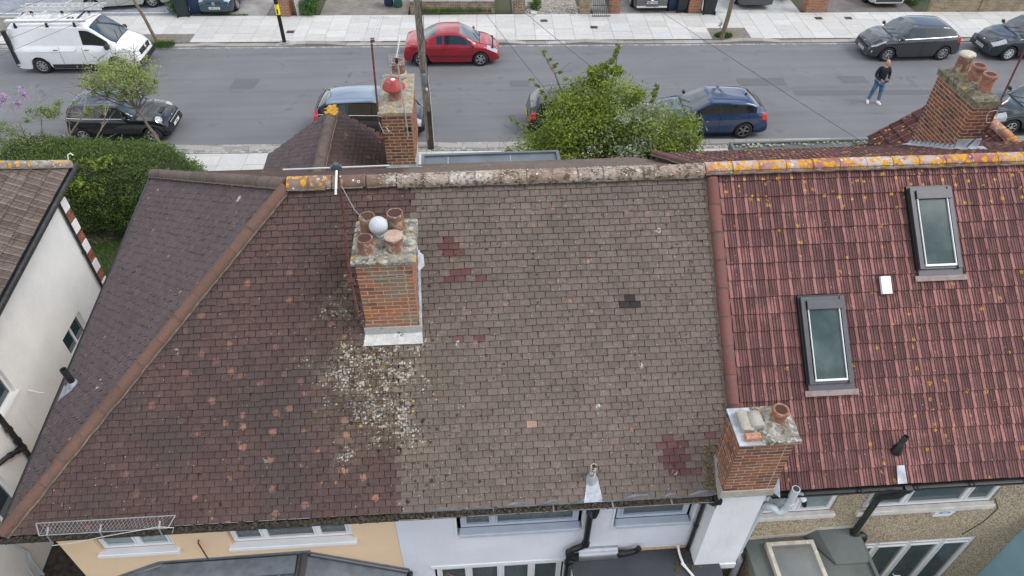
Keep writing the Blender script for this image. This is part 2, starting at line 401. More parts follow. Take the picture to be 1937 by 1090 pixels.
def m_roll(name, dark, pink, isl, orange=1., pinkamt=.85):
    t = NT(name); r = t.isl if isl else t.orn
    r2 = t.math('FRACT', t.math('MULTIPLY', r, 9.1))
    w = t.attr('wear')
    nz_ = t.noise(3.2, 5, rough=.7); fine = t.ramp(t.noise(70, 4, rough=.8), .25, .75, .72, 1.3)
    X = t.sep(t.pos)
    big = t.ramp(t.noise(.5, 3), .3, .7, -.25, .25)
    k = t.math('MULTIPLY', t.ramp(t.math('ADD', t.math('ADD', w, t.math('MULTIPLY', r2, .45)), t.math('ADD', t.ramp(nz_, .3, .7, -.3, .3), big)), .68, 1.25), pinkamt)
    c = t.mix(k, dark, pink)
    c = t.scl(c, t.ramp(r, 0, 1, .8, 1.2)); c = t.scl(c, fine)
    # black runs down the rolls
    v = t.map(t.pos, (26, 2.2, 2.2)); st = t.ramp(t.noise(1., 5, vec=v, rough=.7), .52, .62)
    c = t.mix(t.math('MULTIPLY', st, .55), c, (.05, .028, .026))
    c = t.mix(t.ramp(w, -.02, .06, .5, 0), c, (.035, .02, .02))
    # orange ring lichens
    d, dc = t.vor(6.6); s_ = t.sep(dc)
    d = t.math('ADD', d, t.ramp(t.noise(24, 4), .2, .8, -.11, .11))
    vline = t.ramp(t.noise(1., 3, vec=t.map(t.pos, (2.6, .5, .5))), .42, .62)
    X2 = t.sep(t.pos); cols = None
    for cx_, cw_ in ((5.15, .16), (6.02, .13), (6.55, .16), (7.05, .16), (7.35, .2)):
        q_ = t.ramp(t.math('ABSOLUTE', t.math('SUBTRACT', X2[0], cx_)), 0, cw_*1.6, 1, 0); cols = q_ if cols is None else t.math('MAXIMUM', cols, q_)
    low = t.ramp(X2[1], 8.3, 8.6, 1, 0)
    gate = t.math('GREATER_THAN', t.math('ADD', t.math('ADD', s_[0], t.math('MULTIPLY', t.math('MULTIPLY', vline, t.ramp(t.noise(.7, 3), .45, .62)), .34)), t.math('MULTIPLY', t.math('MULTIPLY', cols, low), .30)), 1-.07*orange if orange else 2.0)
    ring = t.math('ADD', t.math('MULTIPLY', t.ramp(d, .09, .12), t.ramp(d, .19, .23, 1, 0)), t.math('MULTIPLY', t.ramp(d, .05, .08, 1, 0), .8))
    c = t.mix(t.math('MULTIPLY', t.math('MULTIPLY', ring, gate), .85), c, (.50, .27, .035))
    d, dc = t.vor(20); gate = t.math('GREATER_THAN', t.sep(dc)[1], .92)
    c = t.mix(t.math('MULTIPLY', t.ramp(d, .12, .2, .7, 0), gate), c, (.5, .48, .45))
    if orange:
        # heavier near the ridge
        top = t.ramp(X[1], 8.95, 9.5, 0, 1)
        d, dc = t.vor(9); gate = t.math('LESS_THAN', t.sep(dc)[0], t.math('MULTIPLY', top, .55))
        c = t.mix(t.math('MULTIPLY', t.ramp(d, .2, .32, .95, 0), gate), c, (.52, .29, .03))
    t.bump(t.noise(110, 3, rough=.7), .4, .004)
    return t.fin(c, .85, spec=.3)
M_RR = [m_roll('red_interlocking_tile', (.130, .062, .059), (.295, .135, .12), i) for i in (False, True)]
M_RC = [m_roll('grey_interlocking_tile', (.115, .09, .075), (.205, .165, .135), i, orange=0, pinkamt=.6) for i in (False, True)]
M_RD = [m_roll('maroon_interlocking_tile', (.085, .038, .038), (.17, .075, .07), i, orange=.15, pinkamt=.6) for i in (False, True)]

def m_cap(name, base, pale, pv=.5, orange=0., white=0., moss=0.):
    t = NT(name)
    c = t.scl(base, t.ramp(t.orn, 0, 1, .85, 1.15))
    n1 = t.noise(8, 6, rough=.75)
    c = t.mix(t.math('MULTIPLY', t.ramp(n1, .4, .65), pv), c, pale)
    c = t.scl(c, t.ramp(t.noise(60, 4, rough=.8), .25, .75, .75, 1.25))
    if white:
        k = t.math('MULTIPLY', t.ramp(t.noise(9, 5, rough=.75), .5-.14*white, .62-.1*white), t.ramp(t.noise(1.2, 3), .38, .6))
        c = t.mix(t.math('MULTIPLY', k, .8), c, (.50, .47, .42))
        d, dc = t.vor(11); gate = t.math('GREATER_THAN', t.sep(dc)[0], .6); ring = t.math('MULTIPLY', t.ramp(d, .12, .17), t.ramp(d, .22, .27, 1, 0))
        c = t.mix(t.math('MULTIPLY', ring, gate), c, (.66, .65, .6))
    if moss:
        k = t.ramp(t.noise(5.5, 6, rough=.75), .58-.12*moss, .68-.1*moss); c = t.mix(t.math('MULTIPLY', k, .85), c, (.055, .045, .022))
    if orange:
        d, dc = t.vor(10.5); d = t.math('ADD', d, t.ramp(t.noise(28, 4, rough=.7), .2, .8, -.22, .22))
        gate = t.math('GREATER_THAN', t.sep(dc)[1], 1-.92*orange)
        k = t.math('MULTIPLY', t.ramp(d, .46, .54, 1, 0), gate)
        c = t.mix(k, c, t.mix(t.ramp(t.noise(30, 3), .35, .65), (.62, .34, .02), (.50, .22, .02)))
    t.bump(t.noise(40, 5, rough=.75), .5, .012)
    return t.fin(c, .88, spec=.3)
M_CAP_HIP = m_cap('brown_hip_tile', (.145, .078, .058), (.11, .08, .066), .7)
M_CAP_FH = m_cap('dark_hip_tile', (.12, .09, .075), (.16, .13, .11), .5)
M_CAP_MID = m_cap('mossy_ridge_tile', (.27, .185, .14), (.40, .33, .27), .6, white=.9, moss=.7)
M_CAP_L = m_cap('worn_ridge_tile', (.15, .09, .07), (.22, .16, .13), .5, white=.2)
M_CAP_LO = m_cap('lichened_ridge_tile', (.2, .13, .1), (.3, .22, .18), .5, orange=.75, white=.4)
M_CAP_R = m_cap('red_ridge_tile', (.33, .115, .095), (.36, .2, .17), .5, orange=.82, white=1.0)
M_CAP_V = m_cap('red_bonding_tile', (.20, .078, .068), (.13, .09, .082), .8)
M_CAP_RO = m_cap('red_hip_tile_lichened', (.33, .115, .09), (.36, .2, .17), .5, orange=.45, white=.5)
M_CAP_C = m_cap('grey_ridge_tile', (.16, .125, .10), (.25, .22, .18), .5, orange=.12, white=.8)

def m_brick(name, cols, isl=False, stain=None, soot=.3):
    t = NT(name); r = t.isl if isl else t.orn
    r2 = t.math('FRACT', t.math('MULTIPLY', r, 11.3))
    c = t.mix(r, cols[0], cols[1]); c = t.mix(t.ramp(r2, .72, 1), c, cols[2])
    c = t.scl(c, t.ramp(t.noise(45, 4, rough=.8), .25, .75, .7, 1.3))
    if stain:
        s = t.math('MULTIPLY', t.ramp(t.noise(2.2, 4), .44, .6), soot); c = t.mix(s, c, stain)
    t.bump(t.noise(80, 4), .5, .006)
    return t.fin(c, .88, spec=.25)
M_BR_O = m_brick('orange_brick', ((.33, .115, .058), (.42, .165, .085), (.20, .09, .06)), stain=(.25, .19, .14), soot=.9)
M_BR_D = m_brick('multi_brick', ((.25, .095, .06), (.33, .14, .08), (.13, .065, .055)), stain=(.16, .10, .07), soot=.4)
M_BR_4 = m_brick('purple_brown_brick', ((.20, .075, .05), (.30, .11, .055), (.11, .05, .045)), stain=(.10, .07, .055), soot=.4)
M_BR_I = m_brick('garden_brick', ((.32, .12, .07), (.40, .16, .09), (.20, .085, .06)), isl=True, stain=(.2, .15, .1), soot=.4)
M_BR_Y = m_brick('buff_brick', ((.30, .235, .155), (.36, .29, .19), (.22, .17, .12)), isl=True, stain=(.15, .12, .08), soot=.6)
M_BR_Y2 = m_brick('weathered_brick', ((.21, .16, .11), (.26, .2, .14), (.16, .12, .09)), isl=True, stain=(.1, .085, .06), soot=.8)
M_MORT = mat('lime_mortar', (.46, .40, .30), .95, .2, 12, .4, 60)
M_MORT_G = mat('grey_mortar', (.34, .31, .26), .95, .2, 12, .4, 60)
def m_flaunch(name, a, b, orange=.3, white=.5, moss=.5):
    t = NT(name); n1 = t.noise(9, 7, rough=.8)
    c = t.mix(t.ramp(n1, .35, .65), a, b)
    c = t.mix(t.math('MULTIPLY', t.ramp(t.noise(7, 6, rough=.75), .5, .6), moss), c, (.07, .065, .035))
    c = t.mix(t.math('MULTIPLY', t.ramp(t.noise(11, 5, rough=.7), .52, .6), white), c, (.58, .57, .52))
    d, dc = t.vor(6.5); gate = t.math('GREATER_THAN', t.sep(dc)[0], 1-orange); d = t.math('ADD', d, t.ramp(t.noise(30, 3), 0, 1, -.15, .15))
    c = t.mix(t.math('MULTIPLY', t.ramp(d, .25, .33, .9, 0), gate), c, (.50, .36, .04))
    t.bump(t.noise(30, 6, rough=.8), .9, .03); return t.fin(c, .93)
M_FLA = m_flaunch('mossy_flaunching', (.17, .155, .12), (.36, .33, .27), .25, .8, .7)
M_FLA4 = m_flaunch('green_flaunching', (.14, .12, .075), (.24, .21, .14), .08, .25, .9)
M_CEM = m_flaunch('cement_band', (.42, .39, .33), (.52, .48, .41), .0, .3, .15)
def m_pot(name, base, lich):
    t = NT(name); c = t.scl(base, t.ramp(t.noise(12, 5, rough=.7), .3, .7, .8, 1.15))
    c = t.mix(t.math('MULTIPLY', t.ramp(t.noise(9, 5, rough=.7), .5, .62), lich), c, (.44, .36, .26))
    t.bump(t.noise(60, 3), .3, .005); return t.fin(c, .8)
M_POT = m_pot('terracotta_pot', (.27, .115, .075), .35)
M_POT_D = m_pot('weathered_terracotta_pot', (.20, .10, .068), .75)
M_POT_IN = mat('sooty_pot_inside', (.06, .028, .018), .95)
M_COWL = mat('red_painted_cowl', (.33, .045, .038), .45, .12, 6, dirt=.15)
M_LEAD = mat('lead_flashing', (.42, .45, .49), .55, .25, 7, .3, 40, metal=.35, dirt=.35, dirtcol=(.5, .5, .48))
M_LEADD = mat('slate_grey_lead', (.16, .19, .22), .55, .2, 5, .2, 40, metal=.3, dirt=.3, dirtcol=(.2, .22, .24))
M_ALU = mat('aerial_aluminium', (.62, .62, .62), .4, .1, 9, metal=.6)
M_RUST = mat('rusty_steel', (.14, .05, .04), .85, .35, 14, .4, 60)
M_BLACK = mat('black_pvc', (.012, .013, .014), .35, .2, 5)
M_BLKIRON = mat('black_painted_iron', (.02, .021, .022), .45, .3, 9, .2, dirt=.35, dirtcol=(.12, .12, .11))
M_GUTM = mat('gutter_moss', (.045, .036, .024), .97, .6, 22, .9, 35)
M_GUTG = mat('grey_gutter_plastic', (.20, .19, .20), .5, .2, 7, dirt=.3)
M_WPVC = mat('white_upvc', (.80, .80, .80), .3, .03, 3)
M_WPIPE = mat('pale_grey_pipe', (.55, .59, .62), .35, .05, 6, dirt=.12)
M_GUPVC = mat('pale_blue_grey_paint', (.47, .52, .585), .45, .05, 5)
M_SILLW = mat('off_white_sill_paint', (.66, .62, .56), .6, .1, 7, dirt=.3, dirtcol=(.4, .37, .32))
def m_render(name, col, scale=55, amt=.35, dirt=.1, dcol=(.3, .3, .28)):
    t = NT(name); c = t.scl(col, t.ramp(t.noise(1.1, 5, rough=.6), .3, .7, .95, 1.04))
    c = t.scl(c, t.ramp(t.noise(scale, 3), .3, .7, .97, 1.03))
    c = t.mix(t.math('MULTIPLY', t.ramp(t.noise(.9, 6, rough=.75), .5, .8), dirt), c, dcol)
    dr = t.ramp(t.noise(1., 5, vec=t.map(t.pos, (7, 7, .55)), rough=.65), .54, .72)
    c = t.mix(t.math('MULTIPLY', t.math('MULTIPLY', dr, t.ramp(t.noise(.8, 3), .4, .6)), .10+dirt*.5), c, dcol)
    t.bump(t.noise(scale, 4, rough=.7), amt, .015); return t.fin(c, .9)
M_CREAM = m_render('cream_masonry_paint', (.80, .575, .37), 40, .15, .06, (.6, .4, .25))
M_LILAC = m_render('lilac_white_render', (.70, .71, .76), 30, .35, .04)
M_WHITE = m_render('white_roughcast_render', (.82, .84, .84), 28, .7, .2, (.45, .47, .46))
M_WHITE2 = m_render('white_textured_paint', (.83, .82, .83), 45, .6, .06)
def m_pebble():
    t = NT('pebbledash')
    d, dc = t.vor(70); s_ = t.sep(dc)
    c = t.mix(s_[0], (.50, .405, .28), (.64, .55, .41)); c = t.mix(t.ramp(s_[1], .6, .75), c, (.20, .125, .06))
    c = t.mix(t.ramp(t.noise(1.3, 4), .5, .75, 0, .3), c, (.30, .22, .14))
    t.bump(d, .9, .01); return t.fin(c, .9)
M_PEB = m_pebble()
def m_felt(name, col):
    t = NT(name); c = t.scl(col, t.ramp(t.noise(120, 3, rough=.8), .25, .75, .7, 1.35))
    c = t.scl(c, t.ramp(t.noise(1.5, 5), .3, .7, .85, 1.15))
    d, dc = t.vor(14); gate = t.math('GREATER_THAN', t.sep(dc)[0], .9); c = t.mix(t.math('MULTIPLY', t.ramp(d, .06, .1, .8, 0), gate), c, (.4, .4, .38))
    t.bump(t.noise(150, 2), .4, .004); return t.fin(c, .85)
M_FELT_B = m_felt('black_roof_felt', (.045, .05, .056))
M_FELT_G = m_felt('green_grey_mineral_felt', (.115, .13, .122))
M_FELT_L = m_felt('blue_grey_roof_sheet', (.13, .155, .175))
def m_glass(name, col, rough=.05, dusty=0., tr=0.):
    t = NT(name); c = col
    if dusty: c = t.mix(t.math('MULTIPLY', t.ramp(t.noise(4 if 'rooflight' not in name else 1.6, 6, rough=.6), .35, .75), dusty), col, (.30, .34, .34))
    t.fin(c, rough, spec=.9 if 'rooflight' not in name else .22, coat=.3 if 'rooflight' not in name else 0)
    if tr:
        tb = t.n.new('ShaderNodeBsdfTransparent'); ms = t.n.new('ShaderNodeMixShader'); ms.inputs[0].default_value = tr
        out = [n for n in t.n if n.type == 'OUTPUT_MATERIAL'][0]
        t.l.new(t.b.outputs[0], ms.inputs[1]); t.l.new(tb.outputs[0], ms.inputs[2]); t.l.new(ms.outputs[0], out.inputs['Surface'])
    return t.m
M_GLASS = m_glass('window_glass', (.10, .13, .135), .06, .3, .45)
M_GLASSF = m_glass('obscured_glass', (.17, .24, .23), .25, .7)
M_SKYL = m_glass('rooflight_glass', (.035, .062, .062),   .12, .22)
M_CGLASS = m_glass('car_glass', (.012, .016, .018), .04)
M_CGLASSB = m_glass('windscreen_glass', (.03, .05, .065), .05)
M_DOME = m_glass('polycarbonate_dome', (.22, .24, .24), .08, .3, .35)
M_CURT = mat('net_curtain', (.55, .56, .55), .9, .1, 3)
M_ROOM = mat('dark_room', (.03, .032, .032), .9)
M_WOODF = mat('pale_timber', (.55, .36, .2), .7, .15, 9)
M_ZINC = mat('galvanised_wire', (.30, .31, .32), .5, .1, 9, metal=.4)
M_WIRE = mat('black_cable', (.03, .03, .03), .6)
M_WCABLE = mat('pale_cable', (.5, .5, .47), .6)
M_TRIMG = mat('dark_grey_rooflight_metal', (.075, .077, .085), .42, .08, 6, metal=.3)
def m_leaf(name, a, b, c3, rough=.55):
    t = NT(name); c = t.mix(t.isl, a, b); r2 = t.math('FRACT', t.math('MULTIPLY', t.isl, 17.3))
    c = t.mix(t.ramp(r2, .7, 1), c, c3)
    t.b.inputs['Subsurface Weight'].default_value = 0
    tb = t.n.new('ShaderNodeBsdfTranslucent'); t.put(tb.inputs[0], c); ms = t.n.new('ShaderNodeMixShader'); ms.inputs[0].default_value = .22
    t.fin(c, rough, spec=.35)
    out = [n for n in t.n if n.type == 'OUTPUT_MATERIAL'][0]
    t.l.new(t.b.outputs[0], ms.inputs[1]); t.l.new(tb.outputs[0], ms.inputs[2]); t.l.new(ms.outputs[0], out.inputs['Surface'])
    return t.m
M_LF_BUSH = m_leaf('bush_leaf', (.15, .23, .03), (.28, .36, .06), (.29, .27, .07))
M_LF_PALE = m_leaf('variegated_leaf', (.30, .36, .22), (.46, .5, .36), (.14, .2, .07))
M_LF_HEDGE = m_leaf('privet_leaf', (.06, .12, .024), (.125, .20, .04), (.19, .22, .07))
M_LF_TREE = m_leaf('young_tree_leaf', (.24, .32, .07), (.36, .42, .14), (.26, .27, .14))
M_LF_LILAC = m_leaf('lilac_leaf', (.14, .20, .06), (.22, .28, .10), (.27, .27, .16))
M_LF_IVY = m_leaf('garden_leaf', (.05, .12, .02), (.10, .2, .04), (.03, .08, .015))
M_FLW = m_leaf('lilac_flower', (.40, .26, .44), (.56, .42, .58), (.5, .4, .5))
M_FLR = m_leaf('red_flower', (.6, .09, .04), (.7, .16, .08), (.5, .05, .03))
M_GRASS = m_leaf('grass_blade', (.035, .10, .012), (.07, .165, .022), (.12, .17, .04))
M_TWIGR = m_leaf('red_young_leaf', (.35, .07, .05), (.45, .13, .1), (.3, .1, .08))
def m_bark(name, a, b):
    t = NT(name); n1 = t.noise(1, 6, vec=t.map(t.pos, (22, 22, 5)), rough=.7); c = t.mix(t.ramp(n1, .35, .65), a, b)
    t.bump(n1, .7, .02); return t.fin(c, .92)
M_BARK = m_bark('tree_bark', (.12, .095, .07), (.24, .20, .15))
M_POLE = m_bark('weathered_pole_timber', (.13, .105, .08), (.27, .235, .19))
# ------------------------------------------------------------------ ground, street, pavements
g = MB()
XS = [-400, -60, -20, 0, 20, 60, 400]
YS = [(-400, -.98), (-20, -.98), (6.5, -.98), (9, -.7), (13.2, -.08), (16, -.03), (400, -.03)]
for i in range(len(XS)-1):
    for j in range(len(YS)-1):
        g.poly([(XS[i],YS[j][0],YS[j][1]), (XS[i+1],YS[j][0],YS[j][1]), (XS[i+1],YS[j+1][0],YS[j+1][1]), (XS[i],YS[j+1][0],YS[j+1][1])])
struct(g.build('ground', M_EARTH))
X0, X1 = -60, 70
g = MB().bb(X0, X1, 22.55, 31.05, -.06, 0)
road = struct(g.build('road', M_ASPH)); road.rotation_euler.z = -.038
def RS(x, y, z=0): # street frame
    c, s = cos(-.038), sin(-.038); return (x*c-y*s, x*s+y*c, z)
YK0, YK1 = 22.55, 31.05        # kerb faces in the street frame
def street_part(o): o.rotation_euler.z = -.038; return o
# dark earth in the passage between the houses
struct(MB().poly([(-9.3,5.0,-.96),(-6.4,5.0,-.96),(-6.4,9.0,-.68),(-9.3,9.0,-.68)]).build('passage_ground', mat('dark_soil',(.045,.038,.03),.95,.5,9,.8,30)))
# worn repair patches in the asphalt
g = MB()
def patch(x0, x1, y0, y1):
    n = 7; pts = []
    for k in range(n): pts.append((x0+(x1-x0)*k/n+RND.uniform(-.04,.04), y0+RND.uniform(-.03,.03), .004))
    for k in range(n//2+1): pts.append((x1+RND.uniform(-.04,.04), y0+(y1-y0)*k/(n//2+1), .004))
    for k in range(n): pts.append((x1-(x1-x0)*k/n+RND.uniform(-.04,.04), y1+RND.uniform(-.03,.03), .004))
    for k in range(n//2+1): pts.append((x0+RND.uniform(-.04,.04), y1-(y1-y0)*k/(n//2+1), .004))
    g.poly(pts)
for a in ((-10.6,-9.6,27.05,27.9),(.8,1.6,27.0,27.55),(10.3,12.3,26.9,27.6),(14.6,15.8,27.05,27.75),(12.35,18.1,26.05,26.45)): patch(*a)
struct(street_part(g.build('road_patch', M_PATCH)))

pave_far = MB().bb(X0, X1, YK1+.30, 34.35, -.06, .085).build('pavement', M_JOINT); struct(street_part(pave_far))
pave_near = MB().bb(X0, X1, 19.1, YK0-.30, -.06, .085).build('pavement', M_JOINT); struct(street_part(pave_near))
def drop(x, drops):   # kerb height along the street: dropped at crossovers
    h = .125
    for a, b in drops:
        if a <= x <= b: h = .035
        elif a-.9 < x < a: h = min(h, .035+.09*(a-x)/.9)
        elif b < x < b+.9: h = min(h, .035+.09*(x-b)/.9)
    return h
DF = [(-30, -9.6), (-6.8, -2.3), (2.9, 5.2), (7.2, 9.8), (12.9, 16.3), (18.3, 21.6)]
DF = [(-22, -13.2), (-12, -9.4), (-6.6, -2.6), (1.6, 3.2), (5.6, 10.4), (13.2, 16.4), (18.2, 22.0)]
def kerbs(par, y0, y1, drops, xa, xb):
    x = xa
    while x < xb:
        L = .9*RND.choice((1,1,1,.5)); xe = x+L-.012
        m = MB(); ha, hb = drop(x, drops), drop(xe, drops); e = .015
        P = [(x,y0,-.05),(xe,y0,-.05),(xe,y1,-.05),(x,y1,-.05),(x,y0,ha),(xe,y0,hb),(xe,y1,hb+.004),(x,y1,ha+.004)]
        m.v = P
        for q in ((4,5,6,7),(0,1,5,4),(1,2,6,5),(2,3,7,6),(3,0,4,7)): m.face(q)
        o = m.build('kerb_stone', M_KERB, par); x += L
kerbs(pave_far, YK1-.005, YK1+.30, DF, -24, 29)
kerbs(pave_near, YK0-.30, YK0+.005, [(-10,-6.4),(-1,-.2)], -15, 24)
# two rows of granite setts in each channel
g = MB()
for y in (YK1-.13, YK0+.115):
    x = -24
    while x < 30:
        L = RND.uniform(.19,.27); h = .012+RND.uniform(0,.008)
        g.bev(x+.008, x+L-.008, y-.055, y+.055, -.02, h, .012); x += L
for k in range(2):
    x = -15
    while x < 24:
        L = RND.uniform(.17,.23); g.bev(x+.008, x+L-.008, YK0-.42-.115*k, YK0-.315-.115*k, 0, .1+RND.uniform(0,.008), .01); x += L
stuff(g.build('sett', M_SETT, pave_near))
# paving slabs, laid in courses across the pavement
def slab_mesh(w, d):
    return MB().bev(0, w-.012, 0, d-.012, 0, .035, .004).mesh('paving_slab', M_SLAB)
SLM = {}
def slabs(par, x0, x1, rows_fn, holes=()):
    x = x0; R = Matrix.Rotation(-.038, 4, 'Z'); k = 0
    while x < x1:
        w = .6 if RND.random() < .12 else .9
        y = rows_fn[0]; first = True
        seq = RND.choice(((.45,.75,.6,.9,.45),(.75,.6,.75,.6,.45),(.6,.9,.6,.75,.3),(.9,.6,.6,.75,.45),(.3,.6,.9,.75,.6)))
        for d in seq:
            if y >= rows_fn[1]-.05: break
            d = min(d, rows_fn[1]-y)
            if rows_fn[1]-y-d < .12: d = rows_fn[1]-y
            if not any(a < x+w/2 < b and c < y+d/2 < e for a,b,c,e in holes):
                key = (w, round(d, 3))
                if key not in SLM: SLM[key] = slab_mesh(*key)
                inst('paving_slab', SLM[key], par, R @ Matrix.Translation((x, y, .062+RND.uniform(-.003,.003))) @ Matrix.Rotation(RND.uniform(-.003,.003), 4, 'X'))
            y += d
        x += w; k += 1
PIT = (10.2, 11.6, 31.3, 32.4)
slabs(pave_far, -22.2, 27.6, (YK1+.305, 34.32), holes=(PIT,(-15.6,-13.9,31.1,32.3)))
slabs(pave_near, -14, 22, (19.15, YK0-.56))
# tree pits with soil and grass
for (a,b,c,d) in (PIT,(-15.3,-14.3,31.3,32.1)):
    o = MB().bb(a,b,c,d,.05,.094).build('tree_pit', M_SOIL); struct(street_part(o))
def grass(name, region, n, h, w=.012, zf=lambda x,y:0, m=None, seed=1, lean=.5):
    r = random.Random(seed); g = MB()
    for _ in range(n):
        x, y = region(r)
        if x is None: continue
        z = zf(x, y); a = r.uniform(0, 2*pi); hh = h*r.uniform(.5,1.3); L = lean*r.uniform(0,1)*hh; b = r.uniform(0,2*pi)
        dx, dy = cos(a)*w, sin(a)*w
        g.poly([(x-dx,y-dy,z),(x+dx,y+dy,z),(x+cos(b)*L,y+sin(b)*L,z+hh)])
    o = g.build(name, m or M_GRASS); return o
def blobreg(cx, cy, rx, ry):
    def f(r):
        a = r.uniform(0,2*pi); k = sqrt(r.random()); return cx+rx*k*cos(a), cy+ry*k*sin(a)
    return f
tag(stuff(grass('grass_tuft', blobreg(11.95,31.2,.42,.28), 900, .14, .012, lambda x,y:.09, seed=3)), 'green grass clump round the bare street tree trunk in its kerbside pit', 'grass')
tag(stuff(grass('grass_tuft', blobreg(-13.35,31.6,.5,.3), 700, .16, .012, lambda x,y:.09, seed=4)), 'grass clump on the pavement beside the nose of the white van', 'grass')
# drain covers set in the far pavement
for k,(x,y) in enumerate(((-9.2,32.4),(2.6,33.5),(4.9,32.7),(15.9,33.6),(17.35,33.6),(-6.9+.2,32.4+.0))):
    if k == 5: continue
    o = MB().bev(-.17,.17,-.14,.14,0,.012,.004).build('drain_cover', M_BLKIRON)
    o.location = RS(x,y,.098); o.rotation_euler.z = -.038
    for s_ in range(5): MB().bb(-.13,.13,-.1+.045*s_,-.085+.045*s_,.012,.016).build('grate_bar', M_RUST, o)
    tag(o, ['small square iron cover in the pavement near the black post','small iron cover in the pavement before the rubble garden','small iron cover in the pavement below the metal gate','left one of two iron covers by the tall orange brick pier','right one of two iron covers, before the block paved drive'][k], 'drain cover')

# far side forecourts (each a sheet a few millimetres above the ground)
def m_block(name, a, b, mort, sc=5.0, rot=.6, bw=.5):
    t = NT(name); n = t.n.new('ShaderNodeTexBrick'); t.l.new(t.map(t.pos, (1,1,1), rot=(0,0,rot)), n.inputs['Vector'])
    n.inputs['Scale'].default_value = sc; n.inputs['Mortar Size'].default_value = .02; n.inputs['Brick Width'].default_value = 1.0; n.inputs['Row Height'].default_value = bw
    for k, v in (('Color1', a), ('Color2', b), ('Mortar', mort)): n.inputs[k].default_value = (*v, 1)
    c = t.scl(n.outputs['Color'], t.ramp(t.noise(1.5, 5), .3, .7, .85, 1.15))
    t.bump(t.math('SUBTRACT', 1.0, n.outputs['Fac']), .4, .006); return t.fin(c, .85)
M_BLOCKB = m_block('blue_block_paving', (.20,.225,.26), (.26,.28,.31), (.12,.13,.14), 5)
M_BLOCKD = m_block('brown_block_paving', (.13,.115,.11), (.18,.155,.14), (.07,.065,.06), 5, .9)
M_BLOCKO = m_block('old_block_paving', (.17,.155,.135), (.22,.2,.17), (.09,.08,.07), 6, -.038)
M_CONC = mat('stained_concrete', (.27,.255,.24), .9, .25, 1.2, .3, 50, dirt=.4, dirtcol=(.14,.12,.1))
M_CONCW = mat('pale_concrete', (.42,.43,.42), .9, .15, 1.6, .3, 50, dirt=.45, dirtcol=(.62,.62,.6))
M_CONCD = mat('dark_concrete', (.17,.165,.155), .9, .25, 2.2, .3, 50)
M_GRAVD = mat('rubble_gravel', (.25,.225,.19), .95, .45, 9, .9, 40, dirt=.5, dirtcol=(.45,.43,.4))
def drive(x0, x1, m, name='driveway', y1=46, y0=34.37, z=.06, lab=None):
    o = MB().bb(x0, x1, y0, y1, -.04, z).build(name, m); return struct(street_part(o))
for a in ((-28,-15.05,M_BLOCKB),(-15.0,-10.75,M_CONC),(-10.72,-9.9,M_CONCD),(-8.2,-3.95,M_BLOCKO),(1.12,1.78,M_CONCD),(1.8,4.35,M_GRAVD),(5.05,5.85,M_CONCD),
          (6.35,9.95,M_GRAVD if 0 else M_CONC),(10.5,15.3,M_CONCW),(16.6,21.0,M_BLOCKD)): drive(*a)
# white border lines in the blue block paving, rusty sill, moss
g = MB()
def strip(x0,y0,x1,y1,w=.1,z=.066):
    d = Vector((x1-x0,y1-y0,0)); n = Vector((-d.y,d.x,0)).normalized()*w/2
    g.poly([(x0-n.x,y0-n.y,z),(x1-n.x,y1-n.y,z),(x1+n.x,y1+n.y,z),(x0+n.x,y0+n.y,z)])
strip(-25,34.85,-15.75,34.85); strip(-15.7,34.8,-14.9,37.2); strip(-21.6,34.9,-20.4,37.5); strip(-19.6,36.0,-18.6,38,.09); strip(-18.9,36.0,-17.9,38,.09); strip(-25,34.42,-15.2,34.42,.09)
M_EDGE = mat('white_edging_block', (.55,.55,.52), .85, .1, 8)
struct(street_part(g.build('drive_edging', M_EDGE)))
